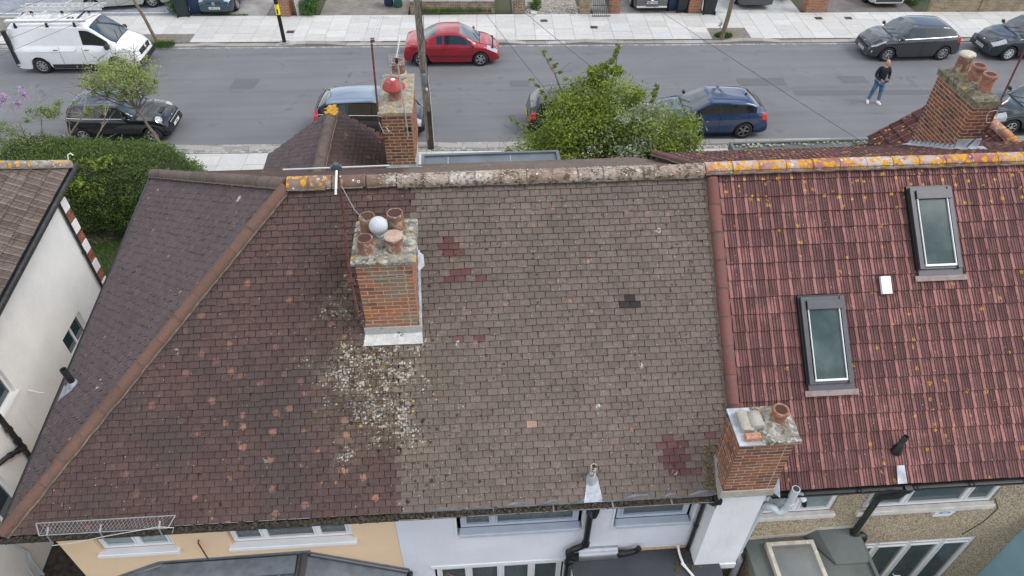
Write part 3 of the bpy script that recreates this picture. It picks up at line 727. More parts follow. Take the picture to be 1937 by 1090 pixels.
# ------------------------------------------------------------------ roofs
AL = math.atan2(7.25-4.06, 9.57-5.6)            # rear pitch
EY, EZ, RY, RZ = 5.6, 4.06, 9.57, 7.25
def RP(x, v, h=0):                              # point on the rear slope: x along, v up the slope, h off it
    return Vector((x, EY+v*cos(AL)-h*sin(AL), EZ+v*sin(AL)+h*cos(AL)))
def RV(y): return (y-EY)/cos(AL)
VL = RV(RY)
G1, W1 = .104, .166
def plain_mesh(m):
    b = MB(); b.bev(-.079,.079,0,.16,0,.018,.0012); return b.mesh('roof_tile', m)
class Slope:
    def __init__(s, O, u, v):
        s.O = Vector(O); s.u = Vector(u).normalized(); s.n = s.u.cross(Vector(v)).normalized(); s.v = s.n.cross(s.u).normalized()
        if s.n.z < 0: s.n = -s.n
    def p(s, a, b, h=0): return s.O+s.u*a+s.v*b+s.n*h
def lay_plain(roof, S, urange, V, inside, mats, nobj=300, seed=1, special=None, jit=1.):
    r = random.Random(seed); t = math.atan(.0172/G1)
    me = plain_mesh(mats[0]); sp = {}
    items = []
    for row in range(int(V/G1)+1):
        v0 = row*G1; k = 0
        a = urange[0]+(W1/2 if row % 2 else 0); sh = r.uniform(-.012,.012)
        wav = .006*sin(row*.7)+.004*sin(row*1.9)
        while a < urange[1]:
            if inside(a, v0+.05):
                aa = a+sh+r.uniform(-.0025,.0025)*jit; vv = v0+r.uniform(-.005,.005)*jit + .006*sin(a*1.3+row*.2)
                if r.random() < .012: vv -= r.uniform(.01,.03)
                yaw = r.uniform(-.014,.014)*jit
                if r.random() < .03: yaw *= 3
                u = S.u*cos(yaw)+S.v*sin(yaw); v = S.v*cos(yaw)-S.u*sin(yaw)
                tt = t+r.uniform(-.012,.012)*jit
                vt = v*cos(tt)-S.n*sin(tt); nt = u.cross(vt)
                P = S.p(aa, vv, .0175+max(0,r.gauss(0,.0016))*jit)
                items.append(((P-CAM).length, axes(P, u, vt, nt), row, k))
            a += W1; k += 1
    items.sort(key=lambda i: i[0])
    rest = MB(); c = 0
    for d, Mx, row, k in items:
        key = special(Mx.translation, row, k) if special else None
        if key is not None:
            if key.name not in sp: sp[key.name] = plain_mesh(key)
            inst('roof_tile', sp[key.name], roof, Mx); c += 1
        elif c < nobj: inst('roof_tile', me, roof, Mx); c += 1
        else: rest.add(me, Mx)
    if rest.v: stuff(rest.build('roof_tile', mats[1], roof, world=True))
def lay_roll(roof, S, urange, V, inside, mats, nobj=300, seed=1, gauge=.275, w=.196):
    r = random.Random(seed)
    pr = [(0,.001,0),(.008,.019,1),(.056,.019,1),(.064,.004,0),(.070,.004,0),(.078,.013,.42),(.106,.013,.42),(.112,.004,0),(.118,.004,0),(.126,.014,.5),(.152,.014,.5),(.158,.004,0),(.163,.004,0),(.170,.012,.35),(.188,.012,.35),(.196,.001,0)]
    b = MB(); L = gauge+.035; k = w/.196; n = len(pr)
    for x, z, q in pr: b.v.append((x*k,0,z))
    for x, z, q in pr: b.v.append((x*k,L,z))
    for x, z, q in pr: b.v.append((x*k,0,-.014))
    for i in range(n-1):
        b.cw = max(pr[i][2], pr[i+1][2]) if abs(pr[i][1]-pr[i+1][1]) < .001 else .22
        b.face((i,i+1,n+i+1,n+i)); b.face((2*n+i,2*n+i+1,i+1,i))
    b.face((0,n,2*n)); b.face((n-1,3*n-1,2*n-1))
    me = b.mesh('roof_tile', mats[0], wear=True)
    t = math.atan(.026/gauge); items = []
    for row in range(int(V/gauge)+1):
        v0 = row*gauge; a = urange[0]
        while a < urange[1]:
            if inside(a+w/2, v0+gauge*.4):
                yaw = r.uniform(-.004,.004); u = S.u*cos(yaw)+S.v*sin(yaw); v = S.v*cos(yaw)-S.u*sin(yaw); tt = t+r.uniform(-.004,.004)
                vt = v*cos(tt)-S.n*sin(tt); nt = u.cross(vt); P = S.p(a+r.uniform(-.001,.001), v0+r.uniform(-.004,.004), .038)
                items.append(((P-CAM).length, axes(P, u, vt, nt)))
            a += w
    items.sort(key=lambda i: i[0]); rest = MB()
    for c, (d, Mx) in enumerate(items):
        if c < nobj: inst('roof_tile', me, roof, Mx)
        else: rest.add(me, Mx)
    if rest.v: stuff(rest.build('roof_tile', mats[1], roof, world=True, wear=True))
def caps(parent, name, A, B, r, L, m, seg=9, flat=.8, seed=1, up=Vector((0,0,1)), collar=True, skirt=.03):
    """half-round ridge or hip tiles laid from A to B"""
    rr = random.Random(seed); A = Vector(A); B = Vector(B); d = (B-A).normalized(); T = (B-A).length
    n = max(1, round(T/L)); L = T/n; a = d.cross(up).normalized(); c = a.cross(d).normalized()
    b = MB(); ringL = [(0, 1.0), (L-.004, 1.0)]
    for y, k in ringL:
        for i in range(seg+1):
            t = pi*i/seg; b.v.append((-r*k*cos(t), y, flat*r*k*sin(t)))
    for i in range(seg): b.face((i, i+1, seg+2+i, seg+1+i))
    q = len(b.v)
    b.v.append((-r, 0, -skirt)); b.v.append((r, 0, -skirt)); b.v.append((r, L-.004, -skirt)); b.v.append((-r, L-.004, -skirt))
    b.face((0, seg+1, q+3, q)); b.face((seg, q+1, q+2, 2*seg+1)); b.face(tuple(range(seg+1))[::-1]+(q, q+1)); b.face(tuple(range(seg+1, 2*seg+2))+(q+2, q+3))
    me = b.mesh(name, m, smooth=True, angle=50)
    for i in range(n):
        P = A+d*(i*L)+c*rr.uniform(-.004,.006)
        y = rr.uniform(-.012,.012)
        inst(name, me, parent, axes(P, a*cos(y)+d*sin(y), d*cos(y)-a*sin(y), c))
    if collar:   # mortar bedding and the joints between the caps
        g = MB()
        for i in range(1, n):
            P = A+d*(i*L-.012)
            pts = [P-a*(r*1.05*cos(pi*j/8))+c*(flat*r*1.05*sin(pi*j/8)) for j in range(9)]
            g.tube(pts, .004, 5, False)
        for s_ in (-1, 1):
            pts = []
            for j in range(int(T/.12)+1):
                pts.append(A+d*min(T, j*.12)+a*(s_*(r+rr.uniform(.0,.014)))+c*(-skirt*.9+rr.uniform(-.006,.006)))
            g.tube(pts, .016, 5)
        g.build('mortar_bed', M_BED, parent, world=True)
M_BED = mat('old_mortar_bed', (.155,.13,.10), .95, .3, 12, .5, 60, dirt=.4, dirtcol=(.07,.065,.04))
HOUSES = 'houses along the terrace'
XL, XM, XP, XR = -6.96, -1.25, 3.93, 11.2
RE = Vector((-2.84, RY, RZ)); RC = Vector((XL, EY, EZ)); FC = Vector((-7.06, 13.95, 4.72))
FA = math.atan2(RZ-4.72, 13.95-RY)
h1 = thing('terraced_house', 'end house with cream rear wall, dark brown hipped roof and tall orange brick chimney', 'house', (-4, 9.5, 0), 0, HOUSES)
h2 = thing('terraced_house', 'middle house with pale lilac wall and grey brown plain tiled roof', 'house', (1.3, 9.5, 0), 0, HOUSES)
h3 = thing('terraced_house', 'pebbledashed house with red ribbed tile roof and two rooflights', 'house', (7.5, 9.5, 0), 0, HOUSES)
def deck(parent, polys, name='roof'):
    g = MB()
    for p in polys: g.poly(p)
    return g.build(name, M_BAT, parent, world=True, fix=False)
ev = Vector((0,cos(AL),sin(AL)))
# --- house 1: rear slope, hip slope, front slope
r1 = deck(h1, [[RC, (XM, EY, EZ), (XM, RY, RZ), RE], [RE, FC, RC], [RE, (XM, RY, RZ), (XM, 13.95, 4.72), FC], [RC, FC, (XM,13.95,4.72), (XM,EY,EZ)]])
r2 = deck(h2, [[(XM,EY,EZ),(XP,EY,EZ),(XP,RY,RZ),(XM,RY,RZ)], [(XM,RY,RZ),(XP,RY,RZ),(XP,13.95,4.72),(XM,13.95,4.72)], [(XM,EY,EZ),(XM,13.95,4.72),(XP,13.95,4.72),(XP,EY,EZ)]])
FA3 = radians(27.6); YF3 = 12.6; ZF3 = RZ-(YF3-RY)*math.tan(FA3)
r3 = deck(h3, [[(XP,EY,EZ),(XR+6,EY,EZ),(XR+6,RY,RZ),(XP,RY,RZ)], [(XP,RY,RZ),(XR+6,RY,RZ),(XR+6,YF3,ZF3),(XP,YF3,ZF3)], [(XP,EY,EZ),(XP,YF3,ZF3),(XR+6,YF3,ZF3),(XR+6,EY,EZ)]])
SR = Slope((0,EY,EZ), (1,0,0), ev)
C2 = (-1.665, -.855, 7.68, 8.62)                         # big chimney footprint
def hipx(v): return XL+(RE.x-XL)*v/VL
def jag(row_v): return XM+.02+(.166*2 if row_v > 3.9 else 0)+(.0 if int(row_v/G1)%2 else .083)
def not_c(a, v):
    y = EY+v*cos(AL); return not (C2[0]+.05 < a < C2[1]-.05 and C2[2] < y < C2[3])
lay_plain(r1, SR, (XL+.03, XM+.5), VL-.05, lambda a, v: a > hipx(v)+.02 and a < jag(v) and not_c(a, v), M_PB, seed=11)
REDS = [(.06,6),(.0,7)]
def sp2(P, row, k):
    x, y = P.x, P.y
    for (cx, cy, w, h) in RED_AT:
        if abs(x-cx) < w and abs(y-cy) < h: return M_RED
    for (cx, cy, w, h) in BLK_AT:
        if abs(x-cx) < w and abs(y-cy) < h: return M_BLK
    for (cx, cy, w, h) in PINK_AT:
        if abs(x-cx) < w and abs(y-cy) < h: return M_PINK
    return None
T_, Hh = .085, .041
RED_AT = [(-.37,8.79,T_*.9,Hh),(-.37,8.69,.17,Hh),(-.29,8.61,.17,Hh),(-.20,8.37,.17,Hh),(-.37,8.29,.17,Hh),(.07,8.29,T_,Hh),(-.32,7.53,T_,Hh),(.10,7.53,T_,Hh),
          (2.93,6.22,.08,Hh),(2.95,6.13,.25,Hh),(2.93,6.05,.17,Hh),(3.03,5.96,.25,Hh),(2.95,5.88,.17,Hh),(3.1,5.8,.17,Hh),(3.6,6.23,T_,Hh)]
BLK_AT = [(2.42,7.97,T_,Hh),(2.38,7.89,.17,Hh)]
PINK_AT = [(.86,8.12,T_*.8,Hh),(.75,6.5,T_*.7,Hh)]
lay_plain(r2, SR, (XL+.03, XP+.01), VL-.05, lambda a, v: a >= jag(v) and not_c(a, v), M_PG, seed=12, special=sp2)
# hip slope (faces the neighbour) and front slopes
uh = (RC-FC).normalized(); SH = Slope(FC, uh, RE-FC)
LH = (RC-FC).length
apu, apv = (RE-FC).dot(SH.u), (RE-FC).dot(SH.v)
lay_plain(r1, SH, (.03, LH), apv-.05, lambda a, v: v/apv*apu < a < LH-(LH-apu)*v/apv and v < apv-.05, M_PH, nobj=0, seed=13, jit=2.2)
fv = Vector((0,-cos(FA),sin(FA)))
SF = Slope((XP,13.95,4.72), (-1,0,0), fv); VF = (RZ-4.72)/sin(FA)
def fr_in(a, v):
    x = XP-a; y = 13.95-v*cos(FA)
    if -1.75 < x < -1.1 and y > 12.9: return False
    return x > FC.x+(RE.x-FC.x)*v/VF+.05
lay_plain(r2, SF, (.1, XP-XM), VF-.05, fr_in, M_PG, nobj=0, seed=14)
lay_plain(r1, SF, (XP-XM, XP-FC.x), VF-.05, fr_in, M_PB, nobj=0, seed=15)
# rolled tiles of house 3
SKY1 = (5.13, 5.83, RV(6.85)-.02, RV(7.88)+.02); SKY2 = (7.14, 7.84, RV(8.2)-.02, RV(9.22)+.02)
C3 = (3.58, 4.36, 5.5, 6.05)
def in3(a, v):
    y = EY+v*cos(AL)
    if C3[0] < a < C3[1] and y < C3[3]-.1: return False
    return not any(s[0]+.05 < a < s[1]-.05 and s[2]+.1 < v < s[3]-.1 for s in (SKY1, SKY2))
lay_roll(r3, SR, (XP+.11, XR+5.9), VL-.06, in3, M_RR, seed=21, gauge=.2725)
S3F = Slope((XR+6,YF3,ZF3), (-1,0,0), Vector((0,-cos(FA3),sin(FA3)))); V3F = (RZ-ZF3)/sin(FA3)
C4 = (9.53, 9.98, 11.5, 12.82)
def in3f(a, v):
    x = XR+6-a; y = YF3-v*cos(FA3)
    return not (C4[0]+.05 < x < C4[1]-.05 and C4[2]+.1 < y < C4[3]-.1)
lay_roll(r3, S3F, (0, XR+6-XP-.1), V3F-.06, in3f, M_RD, nobj=0, seed=22, gauge=.2725)
# ridge, hip and bonding tiles
caps(r1, 'ridge_tile', (-1.62, RY, RZ+.035), (XM+.1, RY, RZ+.035), .122, .42, M_CAP_L, seed=1)
caps(r1, 'ridge_tile', (-2.16, RY, RZ+.035), (-1.63, RY, RZ+.035), .122, .42, M_CAP_L, seed=2)
caps(r1, 'ridge_tile', (-2.86, RY, RZ+.035), (-2.17, RY, RZ+.035), .14, .35, M_CAP_LO, seed=3)
caps(r2, 'ridge_tile', (XM+.11, RY, RZ+.03), (XP-.12, RY, RZ+.03), .128, .42, M_CAP_MID, seed=4, skirt=.05)
caps(r3, 'ridge_tile', (XP-.11, RY, RZ+.06), (XR+6, RY, RZ+.06), .122, .45, M_CAP_R, seed=5)
caps(r1, 'hip_tile', RC+Vector((.02,.02,.03)), RE+Vector((-.05,-.03,.02)), .102, .43, M_CAP_HIP, seed=6)
caps(r1, 'hip_tile', FC+Vector((.0,-.02,.03)), RE+Vector((-.05,.03,.01)), .125, .43, M_CAP_FH, seed=7)
caps(r3, 'bonding_tile', RP(XP, -.02, .05), RP(XP, VL-.12, .05), .092, .46, M_CAP_V, seed=8, up=Vector((0,-sin(AL),cos(AL))), flat=.95)
# mossy lumps and lichen tufts along the ridge of house 2 and in the gutters
def lumps(name, pts, rng, m, parent, seed=1, sq=.6):
    r = random.Random(seed); g = MB()
    for p in pts:
        s_ = r.uniform(*rng); base = len(g.v); ax = r.uniform(.7,1.5); ay = r.uniform(.7,1.3)
        for zz, rr in ((-.3,1),(.45,.78),(.8,.3)):
            for k in range(6):
                a = 2*pi*k/6+r.uniform(-.3,.3); q = rr*r.uniform(.75,1.2)
                g.v.append((p[0]+cos(a)*q*s_*ax, p[1]+sin(a)*q*s_*ay, p[2]+zz*s_*sq))
        for j in range(2):
            for k in range(6):
                k2 = (k+1)%6; g.face((base+j*6+k, base+j*6+k2, base+j*6+6+k2, base+j*6+6+k))
        g.face(tuple(base+12+k for k in range(6)))
    return stuff(g.build(name, m, parent, world=True))
rr = random.Random(5)
M_MOSS = mat('dry_moss', (.075,.06,.03), .97, .5, 30, .9, 60)
M_MOSSG = mat('pale_lichen_crust', (.40,.37,.30), .95, .35, 40, .8, 70)
lumps('moss', [(rr.uniform(XM+.2,XP), RY-.135+rr.uniform(-.03,.03), RZ-.02+rr.uniform(-.01,.06)) for _ in range(150)], (.008,.03), M_MOSS, r2, 3)
lumps('lichen', [(x, RY+.125*sin(a), RZ+.035+.11*cos(a)) for x, a in [(rr.uniform(XM-.2,XP), rr.uniform(-1.3,.4)) for _ in range(420)]], (.006,.018), M_MOSSG, r2, 4, .4)
# fine moss pads below the big chimney
pads = []
for _ in range(1500):
    a, b = (rr.gauss(-1.5,.36), rr.gauss(7.0,.36)) if rr.random() < .7 else (rr.gauss(-2.05,.22), rr.gauss(7.65,.38))
    if C2[0]-.02 < a < C2[1]+.02 and b > C2[2]-.02: continue
    if b > 8.6 or b < 5.8: continue
    p = RP(a, RV(b), .028); pads.append(tuple(p))
lumps('moss', pads[:760], (.006,.019), M_MOSS, r1, 6, .5)
lumps('lichen', pads[760:1000], (.006,.015), mat('tan_lichen_crust', (.31,.28,.22), .95, .4, 40, .8, 70), r1, 7, .35)
pads = [tuple(RP(rr.uniform(XL+1,XP-.2), rr.uniform(.1,VL-.2), .026)) for _ in range(700)]
pads = [p for p in pads if p[0] > hipx(RV(p[1]))+.2 and not (C2[0]<p[0]<C2[1] and C2[2]-.1<p[1])]
lumps('moss', pads, (.007,.02), M_MOSS, r2, 8, .5)
# gutters
def gutter(parent, x0, x1, y=EY-.055, z=EZ-.03, r=.058, m=None, moss=True, seed=1, clean=()):
    m = m or M_BLACK; g = MB(); seg = 8
    for s_ in (1, .9):
        b = len(g.v)
        for x in (x0, x1):
            for k in range(seg+1):
                t = pi+pi*k/seg; g.v.append((x, y+r*s_*cos(t), z+r*s_*sin(t)))
        for k in range(seg): g.face((b+k, b+k+1, b+seg+2+k, b+seg+1+k))
    for s_ in (-1, 1): g.bb(x0, x1, y+s_*r-.004, y+s_*r+.004, z-.004, z+.006)
    for x in (x0, x1):
        g.poly([(x, y+r*cos(pi+pi*k/seg), z+r*sin(pi+pi*k/seg)) for k in range(seg+1)])
    o = g.build('gutter', m, parent, world=True)
    x = x0+.5
    while x < x1:
        MB().bb(x-.012, x+.012, y-r-.008, y+r+.05, z-.004, z+.012).build('gutter_bracket', m, o, world=True); x += .9
    if moss:
        r_ = random.Random(seed); pts = []
        for _ in range(int((x1-x0)*95)):
            x = r_.uniform(x0, x1)
            if any(a < x < b for a, b in clean) and r_.random() < .93: continue
            pts.append((x, y+r_.uniform(-.045,.05), z+r_.uniform(-.02,.022)))
        lumps('gutter_moss', pts, (.014,.034), M_GUTM, parent, seed+50)
        MB().bb(x0+.01, x1-.01, y-r*.8, y+r*.8, z-.04, z-.012).build('silt', M_GUTM, o, world=True)
    return o
gutter(h1, XL-.03, XM-.005, seed=1)
gutter(h2, XM+.005, 3.5, seed=2, m=M_GUTG, clean=((2.6,3.5),))
gutter(h3, 4.42, XR+6, seed=3, moss=False)
MB().bb(3.5,3.62,EY-.13,EY+.03,EZ-.1,EZ+.01).build('gutter_end_cap', M_BLACK, h2, world=True)
g = MB(); e0 = FC; e1 = RC; d_ = (e1-e0).normalized()
g.tube([e0+Vector((-.05,0,-.04)), e1+Vector((-.05,0,-.04))], .055, 8); g.build('gutter', M_BLACK, h1, world=True)
# soffits and fascias
for h, a, b in ((h1,XL,XM-.002),(h2,XM+.002,XP-.002),(h3,XP+.002,XR+6)):
    MB().bb(a, b, EY+.005, EY+.03, EZ-.17, EZ-.005).bb(a, b, EY+.03, 5.9, EZ-.17, EZ-.15).build('fascia', M_WPVC if h is not h3 else M_BLACK, h, world=True)
# lead and slipped underlay showing at the eaves of house 2
g = MB(); x = XM
while x < XP-.3:
    w = rr.uniform(.3,.7); hgt = rr.uniform(.0,.05)
    g.poly([RP(x,-.02,.012), RP(x+w,-.02,.012), RP(x+w*.7,.02+hgt,.034), RP(x+w*.4,.03+hgt,.036), RP(x+w*.15,.01,.034)]); x += w
g.build('eaves_underlay', M_LEADD, h2, world=True)
# ------------------------------------------------------------------ chimneys
M_RD2 = m_cap('dark_red_verge_tile', (.15,.065,.058), (.12,.08,.075), .5)
BRM = {}
def brick_mesh(L, D, H, m):
    k = (round(L,3), round(D,3), round(H,3), m.name)
    if k not in BRM: BRM[k] = MB().bev(0, L, 0, D, 0, H, .004).mesh('brick', m)
    return BRM[k]
def brickwork(par, x0, x1, y0, y1, z0, z1, m, mort, faces=('-y','-x','+x'), mi=None, H=.062, J=.0135, BL=.212, skip=None, seed=1, core=None, local=False):
    """courses of separate bricks round a mortar core; faces not in view are joined into one mesh"""
    r = random.Random(seed); n = int(round((z1-z0)/(H+J))); rest = MB(); D = .1; p = .0015
    c = core or par
    MB().bb(x0+p, x1-p, y0+p, y1-p, z0, z1).build('mortar', mort, par, world=not local)
    def run(a0, a1, off):
        out = []; a = a0
        L = BL
        while a < a1-.02:
            e = min(a+L, a1)
            if a1-e < .05: e = a1
            out.append((a, e-a)); a = e+J; L = BL
        return out
    for i in range(n):
        z = z0+i*(H+J)+J; off = i % 2
        ya, yb = (y0, y1); xa, xb = (x0, x1)
        for f in ('-y','+y','-x','+x'):
            if f in ('-y','+y'): a0, a1 = (x0, x1) if not off else (x0+.1025+J, x1-.1025-J)
            else: a0, a1 = (y0, y1) if off else (y0+.1025+J, y1-.1025-J)
            if a1-a0 < .05: continue
            for a, L in run(a0, a1, off):
                j = r.uniform(.0,.0035)
                if f == '-y': o = (a, y0-j, z); d = (L, D)
                elif f == '+y': o = (a, y1-D+j, z); d = (L, D)
                elif f == '-x': o = (x0-j, a, z); d = (D, L)
                else: o = (x1-D+j, a, z); d = (D, L)
                if skip and skip(o[0]+d[0]/2, o[1]+d[1]/2, z): continue
                if f in faces:
                    me = brick_mesh(d[0], d[1], H, m)
                    B = Wm(par) if local else Matrix.Identity(4)
                    inst('brick', me, par, B @ Matrix.Translation(o) @ Matrix.Rotation(r.uniform(-.006,.006), 4, 'Z'))
                else: rest.bb(o[0], o[0]+d[0], o[1], o[1]+d[1], o[2], o[2]+H)
    if rest.v: stuff(rest.build('brick', mi or m, par, world=not local))
def rough_slab(par, name, x0, x1, y0, y1, z0, z1, m, seed=1, n=12, dome=.05):
    r = random.Random(seed); g = MB(); ox = r.uniform(0,50)
    def P(i, j, top=True):
        u, v = i/n, j/n
        e = min(u,1-u,v,1-v)
        x = x0+(x1-x0)*u; y = y0+(y1-y0)*v
        nx = mn.noise(Vector((x*7+ox, y*7, 1)))*.014; ny = mn.noise(Vector((x*7, y*7+ox, 5)))*.014
        z = z1+dome*min(1,e*4)+mn.noise(Vector((x*9+ox,y*9,3)))*.022+mn.noise(Vector((x*25+ox,y*25,3)))*.012
        return (x+nx, y+ny, z if top else z0)
    for i in range(n+1):
        for j in range(n+1): g.v.append(P(i,j))
    for i in range(n):
        for j in range(n):
            a = i*(n+1)+j; g.face((a, a+n+1, a+n+2, a+1))
    per = [i*(n+1) for i in range(n+1)]+[n*(n+1)+j for j in range(1,n+1)]+[i*(n+1)+n for i in range(n-1,-1,-1)]+[j for j in range(n-1,0,-1)]
    b = len(g.v); g.v += [(g.v[k][0], g.v[k][1], z0) for k in per]
    for k in range(len(per)):
        k2 = (k+1)%len(per); g.face((per[k], b+k, b+k2, per[k2])[::-1])
    g.face(tuple(range(b, b+len(per)))[::-1])
    return g.build(name, m, par, world=True, smooth=True, angle=45)
def pot(par, x, y, z, r, h, m=None, top=True, tilt=(0,0), capped=None, rim=True, seg=22):
    m = m or M_POT; g = MB(); k = r
    Mx = Matrix.Translation((x,y,z)) @ Euler((tilt[0],tilt[1],0)).to_matrix().to_4x4()
    pr = [(k*1.08,0),(k*1.02,h*.1),(k*.97,h*.5),(k*.95,h*.78)]
    pr += [(k*1.12,h*.80),(k*1.16,h*.86),(k*1.13,h*.96),(k*1.05,h)] if rim else [(k*.97,h*.97),(k*.95,h)]
    pr += [(k*.80,h),(k*.78,h*.3)]
    g.cur = 0; g.lathe(pr[:-1], seg=seg, M=Mx)
    # hollow inside
    g.f.pop(); g.mi.pop(); g.w.pop()
    g.cur = 1; g.lathe([(k*.80,h-.002),(k*.76,h*.25),(.001,h*.22)], seg=seg, M=Mx)
    o = g.build('chimney_pot', [m, M_POT_IN], par, world=True, smooth=True, angle=40)
    if capped:
        q = MB(); q.lathe([(k*1.1,h*.96),(k*1.16,h*1.02),(k*1.05,h*1.1),(k*.6,h*1.18),(.001,h*1.2)], seg=seg, M=Mx)
        q.build('pot_cap', capped, par, world=True, smooth=True, angle=60)
    return o
def lead_skirt(par, pts_list, m=M_LEAD):
    g = MB()
    for pts in pts_list: g.prism(pts, (0,0,.004))
    g.build('lead_flashing', m, par, world=True)
# --- big chimney on the rear slope, shared by houses 1 and 2
ch = MB().bb(C2[0]+.04, C2[1]-.04, C2[2]+.04, C2[3]-.04, 5.5, 7.17).build('chimney', M_MORT, h1, world=True)
plabel(ch, 'tall orange brick chimney with four pots and a grey ball')
brickwork(ch, C2[0]+.01, C2[1]-.01, C2[2]+.0, C2[3]-.03, 5.885, 7.18, M_BR_O, M_MORT, seed=31, skip=lambda x,y,z: z < EZ+(y-EY)*math.tan(AL)-.05)
# oversailing top course dirtied
rough_slab(ch, 'flaunching', C2[0]-.05, C2[1]+.06, C2[2]-.04, C2[3]+.02, 7.165, 7.21, M_FLA, 3)
P2 = [(-1.50,7.90,.115,.20),(-1.10,7.92,.115,.2),(-1.50,8.37,.115,.26),(-1.10,8.40,.115,.26)]
pot(ch, P2[0][0],P2[0][1],7.24,.118,.22,M_POT_D,rim=False); pot(ch, P2[1][0],P2[1][1],7.24,.118,.22,M_POT_D,capped=m_cap('pot_mortar_cap',(.34,.2,.15),(.5,.44,.36),.7,orange=.15,white=1))
pot(ch, P2[2][0],P2[2][1],7.24,.122,.25,M_POT_D,rim=False); pot(ch, P2[3][0],P2[3][1],7.24,.126,.27,M_POT_D,rim=False)
g = MB(); g.lathe([(.02,-.13)]+[(.135*cos(a),.135*sin(a)) for a in [(-80+160*k/12)*pi/180 for k in range(13)]]+[(.001,.137)], c=(-1.33,8.20,7.44), seg=22)
g.lathe([(.05,-.22),(.05,-.08)], c=(-1.33,8.20,7.44), seg=12)
M_BALL = m_cap('grey_metal_ball', (.42,.44,.47), (.6,.61,.62), .6)
plabel(g.build('cowl', M_BALL, ch, world=True, smooth=True), 'dull grey metal ball over the middle flue')
a = RV(C2[2])
M_APR = m_cap('whitened_mortar_apron', (.50,.50,.48), (.36,.35,.32), .6, moss=.1)
lead_skirt(ch, [[RP(C2[0]-.06,a-.17,.04), RP(C2[1]+.04,a-.17,.04), RP(C2[1]+.03,a+.0,.04), RP(C2[0]-.03,a+.0,.04)]], M_APR)
MB().bb(C2[0]-.03, C2[1]+.035, C2[2]-.022, C2[2]-.004, 5.68, 5.90).bb(C2[1]+.0, C2[1]+.018, C2[2]-.01, C2[2]+.12, 5.68, 6.0).build('lead_apron', M_APR, ch, world=True)
g = MB()
for k in range(9):     # stepped side flashing
    y = C2[2]+.02+k*.11; z = EZ+(y+.11-EY)*math.tan(AL)
    for x in (C2[1]-.005, C2[0]-.008): g.bb(x, x+.012, y, y+.112, z-.25, z+.10)
    g.prism([RP(C2[1]-.01,RV(y),.036), RP(C2[1]+.035,RV(y),.036), RP(C2[1]+.035,RV(y)+.14,.036), RP(C2[1]-.01,RV(y)+.14,.036)], (0,0,.003))
g.prism([RP(C2[1]+.0,RV(8.42),.05), RP(C2[1]+.10,RV(8.45)+.05,.04), RP(C2[1]+.09,RV(8.62),.05), RP(C2[1]+.0,RV(8.68),.07)], (0,0,.01))
g.build('side_flashing', M_LEAD, ch, world=True)
g = MB()
g.tube([(C2[0]-.01,C2[2]-.02,6.90),(-1.3,C2[2]-.03,6.91),(C2[1]-.02,C2[2]-.03,6.95),(C2[1]+.005,C2[2]-.01,7.0),(C2[1]+.008,C2[2]+.0,7.17)], .006, 6)
g.build('lashing_wire', M_ZINC, ch, world=True)
# --- chimney on the front slope
C1 = (-1.74, -1.14, 13.1, 14.75)
ch = MB().bb(C1[0]+.04, C1[1]-.04, C1[2]+.04, C1[3]-.04, 4.4, 6.4).build('chimney', M_MORT, h1, world=True)
plabel(ch, 'narrow red brick chimney with red cowl on the street slope')
def rotf(o): return o
brickwork(ch, C1[0], C1[1], C1[2], C1[3], 5.22, 6.50, M_BR_D, mat('yellow_lime_mortar', (.50, .42, .27), .95, .15, 12, .4, 60), seed=32, faces=('-y','+x','-x'), H=.056, J=.021, BL=.20)
rough_slab(ch, 'flaunching', C1[0]-.06, C1[1]+.04, C1[2]-.05, C1[3]+.03, 6.49, 6.57, m_flaunch('lichened_flaunching',(.26,.23,.17),(.42,.37,.28),.5,.5,.35), 5, dome=.07)
pot(ch, -1.46, 13.55, 6.6, .13, .34, M_POT, rim=False)
g = MB(); g.lathe([(.14,.26),(.225,.26),(.235,.28),(.222,.32),(.16,.41),(.145,.43),(.13,.415),(.12,.41),(.02,.425),(.001,.425)], c=(-1.46,13.55,6.6), seg=26)
g.build('cowl', M_COWL, ch, world=True, smooth=True, angle=40)
MB().lathe([(.035,.42),(.045,.45),(.001,.46)], c=(-1.46,13.55,6.6), seg=12).build('cowl_knob', M_WPVC, ch, world=True)
pot(ch, -1.42, 14.5, 6.62, .145, .40, M_POT_D)
MB().lathe([(.155,.05),(.17,.07),(.17,.13),(.155,.15)], c=(-1.42,14.5,6.6), seg=22).build('mortar_collar', M_CEM, ch, world=True)
lead_skirt(ch, [[(C1[0]-.02,C1[2]-.16,5.33),(C1[1]+.14,C1[2]-.16,5.33),(C1[1]+.14,C1[2]+.02,5.25),(C1[0]-.02,C1[2]+.02,5.25)]])
MB().bb(C1[0]-.01,C1[1]+.02,C1[2]-.025,C1[2]-.005,5.16,5.3).bb(C1[1]+.004,C1[1]+.02,C1[2]-.02,C1[2]+.3,5.1,5.38).build('lead_apron', M_LEAD, ch, world=True)
